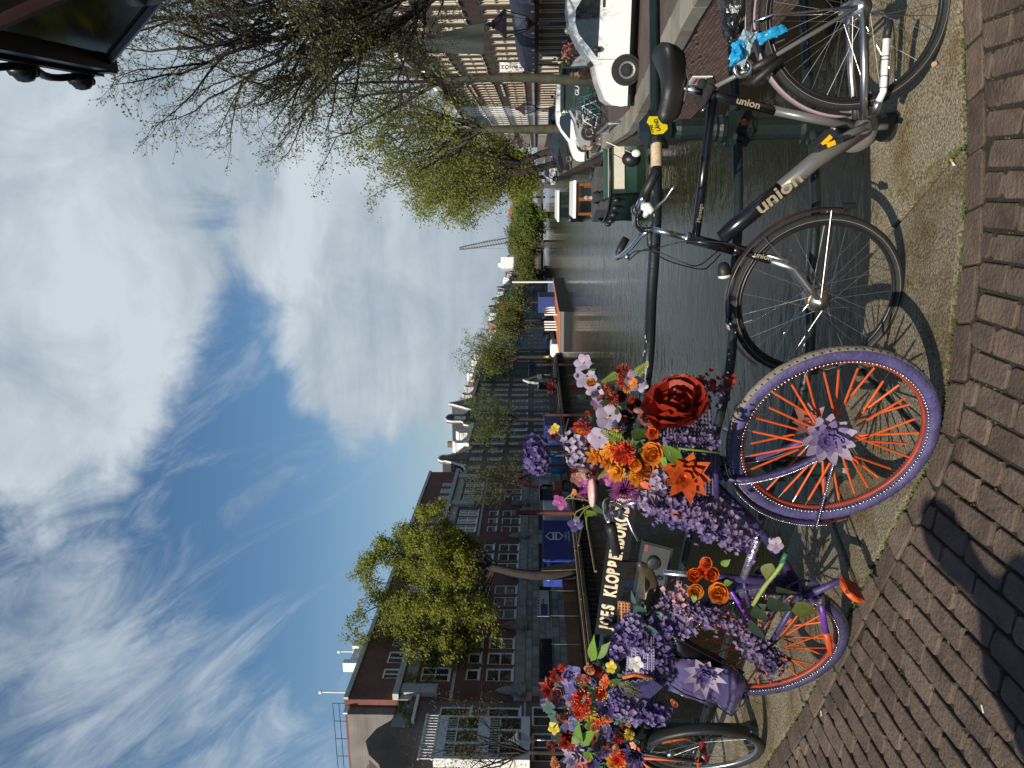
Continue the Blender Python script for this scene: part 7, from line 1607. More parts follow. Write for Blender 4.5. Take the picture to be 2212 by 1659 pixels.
# glass container
gc = at(1290, 192, 33); gcz = zq(33); root = thing('glass_container', 'dark green recycling container behind the white van', 'container', V3((gc.x, gc.y, gcz))); M_bin = mat('bin_green', (.014, .032, .030), .4, var=.25, scale=2)
m_ = MB(); m_.bevel_box(V3((gc.x, gc.y, gcz + .8)), 1.65, 1.4, 1.6, .08, CN, CD); m_.build('body', M_bin, root)
m_ = MB(); m_.box(V3((gc.x, gc.y, gcz + 1.66)), 1.75, 1.5, .12, CN, CD); m_.build('lid', M_bin, root)
for k, zz in enumerate((1.15, .55)): m_ = MB(); m_.box(V3((gc.x, gc.y, gcz + zz)) - CD * .71, 1.62, .04, .05, CN, CD); m_.build('rib', mat('rib_green', (.03, .07, .06), .4), root)
put_text('lettering', 'GLAS', .26, V3((gc.x, gc.y, gcz + .95)) - CD * .715 - CN * .35, CN, ZUP, M_white, root, extrude=.003)
# wooden road bar on the quay edge
m_ = MB(); a = Q(24.5, 1.95, zq(24) + .05); m_.tube([a, a + ZUP * .35, a + CD * 4.2 + ZUP * .35, a + CD * 4.2], .05, 6); tag(m_.build('quay_barrier', M_alu), 'low galvanised barrier along the quay edge past the van', 'barrier')

# small parked bicycles
def mini_bike(label, p, head, col, z):
    h = V3(head).normalized(); sd = V3((h.y, -h.x, 0)); p = V3((p.x, p.y, z)); root = thing('parked_bicycle', label, 'bicycle', p, 'bicycles parked on the right quay'); lean = sd * .06; R = .34
    for x in (0, 1.05):
        c = p + h * x + ZUP * R; m_ = MB(); m_.ring(c, h, (ZUP + lean).normalized(), R - .02, .02, 24, 6); m_.ring(c, h, (ZUP + lean).normalized(), R - .05, .008, 24, 4)
        for k in range(10): a_ = k * .628; m_.tube([c, c + (h * math.cos(a_) + ZUP * math.sin(a_)) * (R - .05)], .004, 3)
        m_.build('wheel', M_rubber, root)
    r0, f0 = p + ZUP * R, p + h * 1.05 + ZUP * R; bb = p + h * .45 + ZUP * .28; st = p + h * .28 + ZUP * .85 + lean; ht = p + h * .85 + ZUP * .9 + lean
    m_ = MB()
    for a_, b_ in ((r0, bb), (bb, st), (r0, st), (bb, ht), (st, ht), (ht, f0)): m_.tube([a_, b_], .018, 6)
    m_.build('frame', col, root); m_ = MB(); m_.tube([ht, ht + ZUP * .16, ht + ZUP * .18 + sd * .28 - h * .15], .012, 6); m_.tube([ht + ZUP * .16, ht + ZUP * .18 - sd * .28 - h * .15], .012, 6); m_.build('handlebar', M_chrome, root)
    m_ = MB(); m_.ball(st + ZUP * .08, .13, .08, .04, 8, 5, h, sd); m_.build('saddle', M_plastic, root, smooth=True); return root
cols_ = [M_blkpaint, mat('teal_paint', (.02, .22, .26), .4), M_carwhite, M_blkpaint, M_grypaint, M_blkpaint]
for k, lab in enumerate(('black bicycle nearest the barrier on the right quay', 'teal bicycle leaning on the quay edge', 'white bicycle beside the silver car', 'black bicycle behind the white one', 'grey bicycle in the quay cluster', 'black bicycle farthest along the quay cluster')):
    pp = Q(30.0 + k * 1.15, 2.4 + .25 * (k % 2), 0); mini_bike(lab, pp, (CN * .9 + CD * (.3 - .12 * k)), cols_[k], zq(31))

# ================================================================ PEOPLE
M_skin = mat('skin', (.50, .28, .20), .55, var=.1)
def seg_dist(c, a, b):
    d = b - a; t = max(0, min(1, (c - a).dot(d) / max(1e-6, d.length_squared))); return (c - a - d * t).length
def person(label, p, yaw, top, trousers, hair=(.04, .03, .02), pose='stand', scale=1.0, group=None):
    """one skinned body; faces take the colour of the limb they belong to"""
    f = V3((math.cos(yaw), math.sin(yaw), 0)); s_ = V3((f.y, -f.x, 0)); up = ZUP
    def L(a, b, c): return V3(p) + (f * a + s_ * b + up * c) * scale
    if pose == 'sit':
        hip = (0, 0, .50); kn = [(.42, .10 * k, .52) for k in (1, -1)]; ft = [(.48, .11 * k, .08) for k in (1, -1)]; toe = [(.66, .12 * k, .05) for k in (1, -1)]; ch = (-.02, 0, .95); nk = (.02, 0, 1.06); hd = (.06, 0, 1.24); el = [(.12, .26 * k, .76) for k in (1, -1)]; wr = [(.34, .16 * k, .66) for k in (1, -1)]; hp = [(0.02, .10 * k, .5) for k in (1, -1)]
    else:
        hip = (0, 0, .93); kn = [(.03, .10 * k, .5) for k in (1, -1)]; ft = [(-.02, .11 * k, .08) for k in (1, -1)]; toe = [(.15, .13 * k, .04) for k in (1, -1)]; ch = (0, 0, 1.38); nk = (0, 0, 1.50); hd = (.03, 0, 1.66); el = [(-.03, .27 * k, 1.10) for k in (1, -1)]; wr = [(.12, .25 * k, .88) for k in (1, -1)]; hp = [(0, .10 * k, .90) for k in (1, -1)]
        if pose == 'photo': el = [(.18, .24 * k, 1.22) for k in (1, -1)]; wr = [(.36, .08 * k, 1.45) for k in (1, -1)]
    sh = [(ch[0], .17 * k, ch[2] + .03) for k in (1, -1)]
    verts = [hip, ((hip[0] + ch[0]) / 2, 0, (hip[2] + ch[2]) / 2), ch, nk, hd]; rad = [.15, .145, .16, .058, .098]; edges = [(0, 1), (1, 2), (2, 3), (3, 4)]; lab_ = [1, 0, 0, 2, 2]
    for k in (0, 1):
        b = len(verts); verts += [hp[k], kn[k], ft[k], toe[k], sh[k], el[k], wr[k], (wr[k][0] + .07, wr[k][1], wr[k][2] - .04)]; rad += [.095, .068, .048, .04, .07, .05, .036, .038]; lab_ += [1, 1, 1, 3, 0, 0, 0, 2]; edges += [(0, b), (b, b + 1), (b + 1, b + 2), (b + 2, b + 3), (2, b + 4), (b + 4, b + 5), (b + 5, b + 6), (b + 6, b + 7)]
    W = [L(*v) for v in verts]; me = bpy.data.meshes.new('body'); me.from_pydata(W, edges, []); ob = bpy.data.objects.new('body', me); COL.objects.link(ob)
    ob.modifiers.new('s', 'SKIN'); me.skin_vertices[0].data[0].use_root = True
    for i, r in enumerate(rad): me.skin_vertices[0].data[i].radius = (r * scale, r * scale)
    sb = ob.modifiers.new('d', 'SUBSURF'); sb.levels = 2; sb.render_levels = 2; bpy.context.view_layer.update()
    m2 = bpy.data.meshes.new_from_object(ob.evaluated_get(bpy.context.evaluated_depsgraph_get())); COL.objects.unlink(ob); bpy.data.objects.remove(ob)
    for m_ in (top, trousers, M_skin, M_plastic): m2.materials.append(m_)
    for pl_ in m2.polygons:
        c = pl_.center; best = min((seg_dist(c, W[a], W[b]), a, b) for a, b in edges); pl_.material_index = lab_[best[2]] if best[2] != 0 else 1; pl_.use_smooth = True
    root = thing('person', label, 'person', V3(p), group); link('body', m2, root)
    hm = mat('hair_%d' % int(hair[0] * 1000), hair, .8, var=.3, bump=.4, bscale=60); hc = L(*hd); m_ = MB(); m_.ball(hc + up * .035 * scale - f * .025 * scale, .115 * scale, .105 * scale, .115 * scale, 12, 8, f, s_); m_.build('hair', hm, root, smooth=True)
    return root
T_ = lambda n, c: mat('cloth_' + n, c, .85, var=.2, scale=20)
# bystander just out of the picture at the left: only the shadow falls into it
person('bystander in a dark coat standing left of the camera on the pavement', V3((-1.62, .40, gz(-1.62))), R_(70), T_('coat', (.03, .03, .035)), T_('jeans', (.04, .05, .08)), pose='stand', scale=1.05)
def on_street(x, y, Y): q = at(x, y, Y); return V3((q.x, q.y, zq(q.dot(CD))))
person('person with brown hair standing behind the van bonnet', on_street(1250, 160, 24.5), R_(200), T_('brown', (.10, .06, .04)), T_('jeans', (.04, .05, .08)), (.10, .05, .025), 'stand', .9)
person('white haired person behind the roof of the white van', on_street(1200, 66, 23.5), R_(180), T_('white_top', (.7, .68, .6)), T_('grey', (.1, .1, .1)), (.72, .68, .58), 'stand', 1.0)
person('person in black seated at the cafe front', on_street(1200, 45, 38), R_(160), T_('black', (.012, .012, .012)), T_('black', (.012, .012, .012)), (.03, .02, .015), 'sit')
person('person in black standing by the hotel plants', on_street(1200, 128, 52), R_(160), T_('black', (.012, .012, .012)), T_('black', (.012, .012, .012)), (.02, .015, .01))
person('walking person in dark clothes near the second lantern', on_street(1200, 208, 60), R_(100), T_('maroon', (.06, .015, .02)), T_('black', (.012, .012, .012)), (.06, .04, .02))

# ================================================================ BOATS
def hull(mb, c, fw, L_, B_, H0, H1, sheer=.15, n=14, nose=1.6, stern=.75):
    """open boat hull standing on the water at c, bow towards fw"""
    s_ = V3((fw.y, -fw.x, 0)); sec = []
    for i in range(n + 1):
        t = i / n; w = B_ / 2 * (stern + (1 - stern) * math.sin(min(1, t * 1.6) * math.pi / 2)) * (1 - max(0, (t - .55) / .45) ** nose); top = H1 + sheer * (2 * t - .8) ** 2 * 1.4; x = -L_ / 2 + L_ * t
        sec.append([c + fw * x + s_ * yy * max(w, .02) + ZUP * zz for yy, zz in ((-1, top), (-.96, H0 + .25), (-.7, H0), (.7, H0), (.96, H0 + .25), (1, top))])
    V_ = [p for r in sec for p in r]; F = [(i * 6 + k, i * 6 + k + 1, (i + 1) * 6 + k + 1, (i + 1) * 6 + k) for i in range(n) for k in range(5)] + [tuple(range(6))]; mb.add(V_, F); return sec
M_boatg = mat('boat_green', (.030, .070, .055), .35, var=.15); M_boatc = mat('boat_cream', (.66, .62, .50), .45, var=.1); M_boatgrey = mat('boat_cover_grey', (.055, .058, .06), .8, var=.2); M_teak = mat('varnished_wood', (.27, .085, .025), .3, var=.3, scale=12); M_boatblk = mat('boat_black', (.014, .014, .014), .4, var=.2)
bc = V3(on_z(1352, 400, WATER)); bc.z = WATER; fwB = (CD * .96 - CN * .28).normalized()
bt = thing('launch_boat', 'green and cream open launch with two men aboard near the right quay', 'boat', bc); sB = V3((fwB.y, -fwB.x, 0))
m_ = MB(); sec = hull(m_, bc, fwB, 7.4, 3.1, -.25, .92, stern=.93); m_.build('hull', M_boatg, bt, smooth=True)
m_ = MB()
for k in (0, 5): m_.tube([r[k] + ZUP * .03 for r in sec], .06, 8)
m_.tube([sec[0][0] + ZUP * .03, sec[0][5] + ZUP * .03], .06, 8); m_.build('rubbing_strake', M_boatblk, bt, smooth=True)
m_ = MB(); m_.poly([r[0] - ZUP * .28 + sB * .05 for r in sec] + [r[5] - ZUP * .28 - sB * .05 for r in reversed(sec)]); m_.build('deck', M_boatgrey, bt)
for (x, w_, h_, l_, mm_, nm) in ((-3.05, 2.6, .45, .95, M_boatc, 'stern_seat'), (-2.3, 2.5, .62, .3, M_boatg, 'stern_bench'), (.1, .7, .8, .7, M_boatgrey, 'engine_box'), (1.6, 2.0, .75, 2.4, M_boatgrey, 'fore_cover')): m_ = MB(); m_.bevel_box(bc + fwB * x + ZUP * (.62 + h_ / 2), l_, w_, h_, .05, fwB, sB); m_.build(nm, mm_, bt)
m_ = MB(); m_.box(bc - fwB * 3.73 + ZUP * .72, .06, 2.5, .42, fwB, sB); m_.build('transom', M_boatc, bt)
m_ = MB(); m_.tube([bc + fwB * .2 + ZUP * .5, bc + fwB * .2 + ZUP * 1.9], .04, 6); m_.build('mast', M_teak, bt)
for k in range(5):
    for e in (0,): m_ = MB(); m_.ball(sec[1 + k * 2][0] + ZUP * -.25 - sB * .1, .12, .12, .17, 10, 6); m_.build('fender', M_boatblk, bt, smooth=True)
person('man in dark jacket and jeans seated on the right side of the launch', bc - fwB * 2.2 + sB * .95 + ZUP * .75, math.atan2(-fwB.y, -fwB.x) + .5, T_('olive', (.05, .045, .035)), T_('jeans_light', (.14, .19, .27)), (.18, .13, .09), 'sit')
person('grey haired man in navy seated on the left side of the launch', bc - fwB * 1.2 - sB * .9 + ZUP * .6, math.atan2(fwB.y, fwB.x) - .4, T_('navy', (.022, .024, .035)), T_('black', (.012, .012, .012)), (.25, .22, .19), 'sit')
b2 = V3(on_z(1300, 328, WATER)); b2.z = WATER; b2 = Q(b2.dot(CD) + 1, .1, WATER); t2 = thing('dinghy', 'black rubber dinghy moored against the right quay', 'boat', b2); m_ = MB()
m_.tube(catmull([b2 + CD * x + CN * y + ZUP * .35 for x, y in ((-1.8, -.7), (-.3, -.8), (1.2, -.6), (2.0, 0), (1.2, .6), (-.3, .8), (-1.8, .7))], 4), .32, 10); m_.build('tube_hull', M_boatblk, t2, smooth=True); m_ = MB(); m_.box(b2 + ZUP * .2, 3.2, 1.1, .1, CD, CN); m_.build('floor', M_boatgrey, t2)
for k, (x, y, Y, mm_, lab) in enumerate(((1386, 284, 26.5, M_white, 'white fender ball hanging on the quay wall'), (1388, 318, 28, M_boatblk, 'large black fender ball at the launch'), (1348, 330, 33, M_boatblk, 'second black fender ball beside the first'), (1318, 352, 36, mat('fender_blue', (.02, .05, .09), .35), 'dark blue fender ball at the wooden cabin boat'))):
    q = Q(at(x, y, Y).dot(CD), 1.2 - .15 * k, WATER + .5); m_ = MB(); fr0 = .14 if mm_ is M_white else .3; m_.ball(q, fr0, fr0, fr0 * 1.2, 14, 9); m_.tube([q + ZUP * fr0, q + ZUP * .5 + CN * .4 + ZUP * .6], .015, 4); tag(m_.build('fender_ball', mm_, smooth=True), lab, 'fender', 'fender balls along the quay')
# wooden cabin boat and dark salon boat
def cabin_boat(label, s, t, L_, B_, hullm, cabm, roofm, cab=(.0, .55), ch=1.25, name='cabin_boat'):
    c = Q(s, t, WATER); r = thing(name, label, 'boat', c); m_ = MB(); sc_ = hull(m_, c, CD * -1, L_, B_, -.2, .75); m_.build('hull', hullm, r, smooth=True); m_ = MB(); m_.poly([q[0] - ZUP * .08 for q in sc_] + [q[5] - ZUP * .08 for q in reversed(sc_)]); m_.build('deck', M_boatc, r)
    cl = L_ * cab[1]; cc_ = c + CD * (L_ * cab[0]) + ZUP * (.65 + ch / 2); m_ = MB(); m_.box(cc_, cl, B_ * .72, ch, CD, CN); m_.build('cabin', cabm, r); m_ = MB(); m_.bevel_box(cc_ + ZUP * (ch / 2 + .08), cl + .4, B_ * .85, .16, .05, CD, CN); m_.build('roof', roofm, r)
    for sd_ in (-1, 1):
        for k in range(4): m_ = MB(); m_.box(cc_ + CD * cl * (-.375 + .25 * k) + CN * sd_ * (B_ * .36 + .008) + ZUP * .12, cl * .19, .02, ch * .55, CD, CN); m_.build('window', M_carglass, r)
    for k in (-1, 1): m_ = MB(); m_.box(cc_ - CD * (cl / 2 + .008) + CN * k * B_ * .17 + ZUP * .12, B_ * .26, .02, ch * .55, CN, CD); m_.build('window', M_carglass, r)
    return r
cabin_boat('varnished wooden cabin boat with white roof behind the launch', 44.5, -.6, 8, 2.4, M_white, M_teak, M_white)
cabin_boat('black hulled salon boat with white window band', 76, -1.6, 14, 3.4, M_boatblk, M_boatblk, M_white, cab=(0, .7), ch=1.3)
# barge with orange rim on the left, loads on it
pB = on_z(1231, 1228 * K, WATER); sB0, tB0 = pB.dot(CD), pB.dot(CN); bg = thing('work_barge', 'grey work barge with orange rim moored on the left', 'barge', Q(sB0 + 14, tB0 - 2.5, WATER))
m_ = MB(); m_.prism([Q(sB0, tB0, WATER - .3), Q(sB0 + 34, tB0 + .2, WATER - .3), Q(sB0 + 34, tB0 - 5.2, WATER - .3), Q(sB0, tB0 - 5.0, WATER - .3)], ZUP * 1.0); m_.build('lower_hull', M_boatblk, bg)
m_ = MB(); m_.prism([Q(sB0, tB0 + .02, WATER + .7), Q(sB0 + 34, tB0 + .22, WATER + .7), Q(sB0 + 34, tB0 - 5.22, WATER + .7), Q(sB0, tB0 - 5.02, WATER + .7)], ZUP * .45); m_.build('upper_hull', mat('barge_grey', (.16, .165, .165), .6, var=.2), bg)
m_ = MB(); m_.prism([Q(sB0 - .05, tB0 + .06, WATER + 1.15), Q(sB0 + 34, tB0 + .26, WATER + 1.15), Q(sB0 + 34, tB0 - 5.26, WATER + 1.15), Q(sB0 - .05, tB0 - 5.06, WATER + 1.15)], ZUP * .16); m_.build('rim', mat('barge_orange', (.48, .15, .025), .5, var=.2), bg)
M_blueskip = mat('container_blue', (.018, .040, .20), .45, var=.2, scale=2); M_blueskip_lit = mat('container_blue_lit', (.03, .06, .32), .4, var=.15, scale=2); M_tank = mat('tank_blue', (.03, .20, .50), .4, var=.15)  # doors get a lighter blue: skylight on that end is put into the colour
dz = WATER + 1.37
m_ = MB(); m_.bevel_box(Q(sB0 + 24, tB0 - 2.4, dz + 1.2), 5.5, 2.4, 2.4, .05, CD, CN); tag(m_.build('site_container', M_blueskip), 'blue site container standing on the far end of the barge', 'container')
wf = thing('white_frame_rack', 'white open steel frame standing on the barge deck', 'rack', Q(sB0 + 9, tB0 - 2, dz))
for k in range(4):
    for e in (0, 2.0): m_ = MB(); m_.box(Q(sB0 + 7 + k * 2, tB0 - 1.5 - e, dz + .8), .18, .18, 1.6, CD, CN); m_.build('post', M_white, wf)
for z in (.1, 1.55): m_ = MB(); m_.box(Q(sB0 + 10, tB0 - 1.5, dz + z), 6.2, .16, .16, CD, CN); m_.build('beam', M_white, wf)
m_ = MB(); m_.tube([Q(sB0 + 38, tB0 - 1, WATER + .5), Q(sB0 + 38, tB0 - 1, WATER + 8.2)], .17, 8); sp = tag(m_.build('spud_pole', M_white), 'tall white pole standing in the water behind the barge', 'pole')
m_ = MB(); m_.bevel_box(Q(sB0 + 41, tB0 - 3, WATER + 1.0), 5, 4, 2, .1, CD, CN); wb = tag(m_.build('pontoon', mat('pontoon_blue', (.05, .09, .22), .5, var=.2)), 'blue pontoon at the foot of the white pole', 'pontoon')

# ================================================================ BUILDING SITE ON THE LEFT BANK
M_timber = mat('weathered_timber', (.17, .115, .066), .85, var=.35, scale=3, bump=.4, stretch=(1, 1, .3)); M_darktimber = mat('wet_timber', (.030, .022, .015), .8, var=.4, scale=3); M_hoard = mat('hoarding_wood', (.19, .085, .035), .7, var=.25, scale=2)
cd_ = thing('timber_cofferdam', 'row of dark timber piles with a pale waling beam along the left bank', 'retaining wall', Q(60, -27, WATER))
pme = None; s = 38.0; k = 0
while s < 150:
    if pme is None: m_ = MB(); m_.bevel_box(V3((0, 0, -.65)), .34, .26, 1.5, .03, CD, CN); o = m_.build('pile', M_darktimber, None); pme = o.data
    else: o = bpy.data.objects.new('pile', pme); COL.objects.link(o)
    o.location = Q(s + random.uniform(-.05, .05), -27.0 + random.uniform(-.04, .04), -1.95 + random.uniform(-.06, .06)); put_under(o, cd_); s += .62 if s < 90 else 1.1
for s in range(38, 150, 7):
    m_ = MB(); m_.box(Q(s + 3.5, -26.8, -1.82), 6.9, .28, .24, CD, CN); m_.build('waling_beam', M_timber, cd_)
    m_ = MB(); m_.box(Q(s + 3.5, -27.3, -1.55), 6.85, .5, .10, CD, CN); m_.build('plank', M_timber, cd_)
m_ = MB(); m_.box(Q(90, -28.6, -1.75), 120, 3.0, .14, CD, CN); m_.build('platform', M_darktimber, cd_)
for k in range(4): m_ = MB(); a = Q(52 + k * 9, -26.6, -1.75); m_.tube([a, a + CD * 2.4 - ZUP * .5 + CN * .9], .09, 6); m_.build('brace', M_timber, cd_)
m_ = MB(); a, b_ = at(*S(2300, 1990), 54), at(*S(2345, 2250), 46); m_.tube([a, b_], .10, 6); tag(m_.build('mooring_log', M_timber), 'pale timber log floating before the cofferdam', 'log')
# blue containers
def corrugated(mb, o, ax, az, n_, depth, cnt, L_, H):
    P_ = []
    for i in range(cnt * 4 + 1):
        f = i / (cnt * 4); d = depth if (i % 4) in (1, 2) else 0; P_.append(V3(o) + ax * L_ * f - n_ * d)
    V_ = P_ + [p + az * H for p in P_]; m = len(P_); mb.add(V_, [(i, i + 1, m + i + 1, m + i) for i in range(m - 1)])
cs0 = s_at(2203, -28.2, 1200); CL = s_at(2047, -28.2, 1200) - cs0; CL = min(max(CL, 6.06), 9.5); ct = -28.2; cz = -1.6
ck = thing('shipping_container', 'dark blue shipping container with a white diamond emblem and lettering', 'container', Q(cs0 + CL / 2, ct - 1.2, cz)); m_ = MB(); m_.obox(Q(cs0 + .04, ct - .05, cz + .04), CD * (CL - .08), -CN * 2.34, ZUP * 2.5); m_.build('body', M_blueskip, ck)
m_ = MB(); corrugated(m_, Q(cs0 + .1, ct, cz + .15), CD, ZUP, CN, .045, 24, CL - .2, 2.3); m_.build('side_panel', M_blueskip, ck)
for z in (0, 2.45): m_ = MB(); m_.obox(Q(cs0, ct - .03, cz + z), CD * CL, CN * .06, ZUP * .15); m_.build('rail', M_blueskip, ck)
for k in range(2):
    m_ = MB(); m_.obox(Q(cs0 - .02, ct - .12 - k * 1.16 - 1.1, cz + .12), CN * 1.1, CD * .05, ZUP * 2.32); dr = m_.build('door', M_blueskip_lit, ck)
    for z in (.45, 1.1, 1.75): m_ = MB(); m_.obox(Q(cs0 - .045, ct - .22 - k * 1.16 - .9, cz + z), CN * .88, CD * .03, ZUP * .45); m_.build('door_panel', M_blueskip_lit, dr)
    m_ = MB(); m_.obox(Q(cs0 - .05, ct - .5 - k * 1.16 - .2, cz + 2.0), CN * .45, CD * .03, ZUP * .25); m_.build('vent', mat('vent_grey', (.3, .32, .36), .6), dr)
def emblem(o, ex, ey, sz, par, txt, ts):
    n_ = ex.cross(ey); pts = [(-1, 0), (-.72, .62), (0, 1.0), (.72, .62), (1, 0), (.72, -.62), (0, -1.0), (-.72, -.62)]; pts = [(0, 1), (.86, .55), (.86, -.55), (0, -1), (-.86, -.55), (-.86, .55)]
    m_ = MB(); P_ = [o + ex * x * sz + ey * y * sz for x, y in pts]; m_.tube(P_, .045, 4, closed=True); m_.build('emblem', M_white, par)
    m_ = MB(); m_.box(o, sz * 1.72, .02, sz * .5, ex, n_, ey); m_.build('emblem_band', M_white, par); put_text('lettering', txt, ts, o - ey * ts * .34 + n_ * .014, ex, ey, M_blueskip, par, extrude=.003, bold=.006, align='CENTER')
emblem(Q(cs0 + CL * .55, ct + .05, cz + 1.55), -CD if False else CD * -1, ZUP, .72, ck, 'DE KONING', .24) if CN.dot((CD * -1).cross(ZUP)) > 0 else emblem(Q(cs0 + CL * .55, ct + .05, cz + 1.55), CD, ZUP, .72, ck, 'DE KONING', .24)
exs = CD if CN.dot(CD.cross(ZUP)) > 0 else -CD
for k, tx in enumerate(('FUNDERINGEN', 'AANNEMERSBEDRIJF')): put_text('lettering', tx, .2, Q(cs0 + CL * .55, ct + .05, cz + .55 - k * .26), exs, ZUP, M_white, ck, extrude=.003, align='CENTER')
c2s = s_at(1690, -28.0, 1200); m_ = MB(); m_.bevel_box(Q(c2s + 2.4, -28.8, -.55), 4.6, 2.4, 2.2, .06, CD, CN); tag(m_.build('site_container', M_blueskip), 'blue site cabin beside the tall violet hydrangea', 'container')
tk = thing('tank_rack', 'bright blue tanks in a pale steel rack on the left bank', 'tank', Q(s_at(1830, -27.6, 1200), -28, -1.6)); ts0 = s_at(1850, -27.6, 1200)
for k in range(5): m_ = MB(); m_.lathe([(.3, 0), (.42, .1), (.42, 1.5), (.3, 1.6)], 12, Q(ts0 + k * .88, -27.6, -1.5)); m_.build('tank', M_tank, tk, smooth=True)
for k in range(4): m_ = MB(); m_.box(Q(ts0 - .5 + k * 1.45, -27.1, -.3), .09, .09, 2.6, CD, CN); m_.build('post', M_alu, tk)
for z in (-1.3, .0, .9): m_ = MB(); m_.box(Q(ts0 + 1.7, -27.08, z), 4.5, .07, .07, CD, CN); m_.build('bar', M_alu, tk)
# white tented cabin, banners, hoarding, wire fence
sc0 = s_at(2045, -28.6, 1200); m_ = MB(); m_.bevel_box(Q(sc0 + 3.2, -29.4, -.35), 5.4, 2.0, 2.4, .05, CD, CN); tag(m_.build('site_cabin', M_trimw), 'white site cabin right of the lettered blue container', 'cabin')
def banner(label, y0, y1, v0, v1, t):
    a = s_at(y1, t, 1180); b_ = s_at(y0, t, 1180); z1 = on_t(v0, (y0 + y1) / 2 * K, t)[1]; z0 = on_t(v1, (y0 + y1) / 2 * K, t)[1]; r = thing('site_banner', label, 'banner', Q((a + b_) / 2, t, z0)); m_ = MB(); m_.obox(Q(a, t, z0), CD * (b_ - a), CN * .03, ZUP * (z1 - z0)); m_.build('sheet', mat('banner_grey', (.40, .41, .43), .6, var=.1), r)
    for k in range(9): f = k / 9; m_ = MB(); w_ = (b_ - a) / 18; h_ = (z1 - z0) * .2; o_ = Q(a + (b_ - a) * f, t + .034, z1 - h_); m_.prism([o_, o_ + CD * w_, o_ + CD * w_ * 1.6 + ZUP * h_, o_ + CD * w_ * .6 + ZUP * h_], CN * .004); m_.build('red_stripe', M_red, r)
    m_ = MB(); m_.obox(Q(a + .12, t + .034, z0 + .12), CD * (b_ - a) * .42, CN * .004, ZUP * (z1 - z0) * .55); m_.build('blue_field', mat('banner_blue', (.03, .04, .11), .6), r); put_text('lettering', 'Ondersteboven', (z1 - z0) * .22, Q((b_ if exs.dot(CD) < 0 else a + (b_ - a) * .45), t + .036, z0 + (z1 - z0) * .42), exs, ZUP, M_ink, r, extrude=.003, sx=.6); return r
banner('site banner with red and white stripes right of the blue container', 1890, 1958, 1160, 1186, -29.6); banner('site banner with red and white stripes left of the big elm trunk', 2326, 2428, 1160, 1186, -29.6)
hb_ = thing('plank_hoarding', 'brown plank hoarding below the red building', 'fence', Q(50, -29.8, LQ)); s = 41.0
while s < 60: m_ = MB(); m_.obox(Q(s, -29.7, LQ + .02), CD * .96, CN * .05, ZUP * 1.0); m_.build('panel', M_hoard, hb_); s += 1.0
m_ = MB()
wf_ = thing('mesh_fence', 'galvanised site fence standing along the left bank', 'fence', Q(55, -29.5, LQ))
for k in range(14): m_ = MB(); m_.tube([Q(40 + k * 3.4, -29.45, LQ), Q(40 + k * 3.4, -29.45, LQ + 2.0)], .03, 5); m_.build('post', M_alu, wf_)
for k in range(13): m_ = MB(); m_.tube([Q(40 + k * 3.4, -29.45, LQ + 1.95), Q(43.4 + k * 3.4, -29.45, LQ + 1.95)], .022, 4); m_.build('top_rail', M_alu, wf_)
# yellowish pole bundle at the elm foot
pb_ = thing('pole_bundle', 'bundle of pale poles leaning against the foot of the elm', 'poles', Q(sT - 1, -28.2, LQ))
for k in range(7): m_ = MB(); m_.tube([Q(sT - 1.6 + k * .22, -27.8, LQ), Q(sT - .6 + k * .06, -28.5, LQ + 2.6)], .04, 5); m_.build('pole', M_timber, pb_)
# excavators
M_digred = mat('digger_red', (.30, .030, .018), .45, var=.2); M_digwhite = mat('digger_white', (.62, .62, .58), .45, var=.12)
def digger(label, c, arm, body, z):
    r = thing('excavator', label, 'excavator', c); c = V3((c.x, c.y, z))
    for k in (-1, 1): m_ = MB(); m_.tube([c + CD * x + CN * k * .8 + ZUP * h for x, h in ((-1.2, .3), (-1, .05), (1, .05), (1.2, .3), (1, .6), (-1, .6))], .12, 6, closed=True); m_.build('track', M_rubber, r)
    m_ = MB(); m_.bevel_box(c + ZUP * 1.1, 2.2, 1.7, .9, .15, CD, CN); m_.build('body', body, r); m_ = MB(); m_.bevel_box(c + ZUP * 2.1 + CN * .2 - CD * .1, 1.2, 1.1, 1.3, .15, CD, CN); cb = m_.build('cab', M_carglass, r); m_ = MB(); m_.box(c + ZUP * 2.8 + CN * .2 - CD * .1, 1.3, 1.2, .08, CD, CN); m_.build('cab_roof', M_digwhite, r)
    m_ = MB(); m_.tube([c + ZUP * 1.2 + CD * 1.0, c + ZUP * 4.2 + CD * 2.2, c + ZUP * 5.0 + CD * 3.4], [.2, .2, .16], 6); m_.build('boom', arm, r); m_ = MB(); m_.tube([c + ZUP * 5.0 + CD * 3.4, c + ZUP * 3.0 + CD * 5.8], [.16, .12], 6); m_.build('stick', arm, r); m_ = MB(); m_.bevel_box(c + ZUP * 2.6 + CD * 5.9, .7, .8, .7, .15, CD, CN); m_.build('bucket', M_boatgrey, r)
digger('white and red excavator with raised arm before the black house', Q(s_at(1520, -27.9, 1200), -27.9, 0), M_digwhite, M_digred, -1.6)
digger('small red excavator near the blue tanks', Q(s_at(1940, -27.9, 1200) , -28.0, 0), M_digred, M_digred, -1.6)
person('site worker in an orange vest beside the white excavator', Q(s_at(1475, -27.5, 1200), -27.5, -1.6), R_(0), T_('orange_vest', (.7, .2, .03)), T_('work_blue', (.03, .04, .08)), (.4, .35, .1))
person('site worker in yellow beside the covered white load', Q(s_at(1405, -27.5, 1200), -27.5, -1.6), R_(30), T_('yellow_vest', (.75, .6, .05)), T_('work_blue', (.03, .04, .08)), (.5, .45, .1))
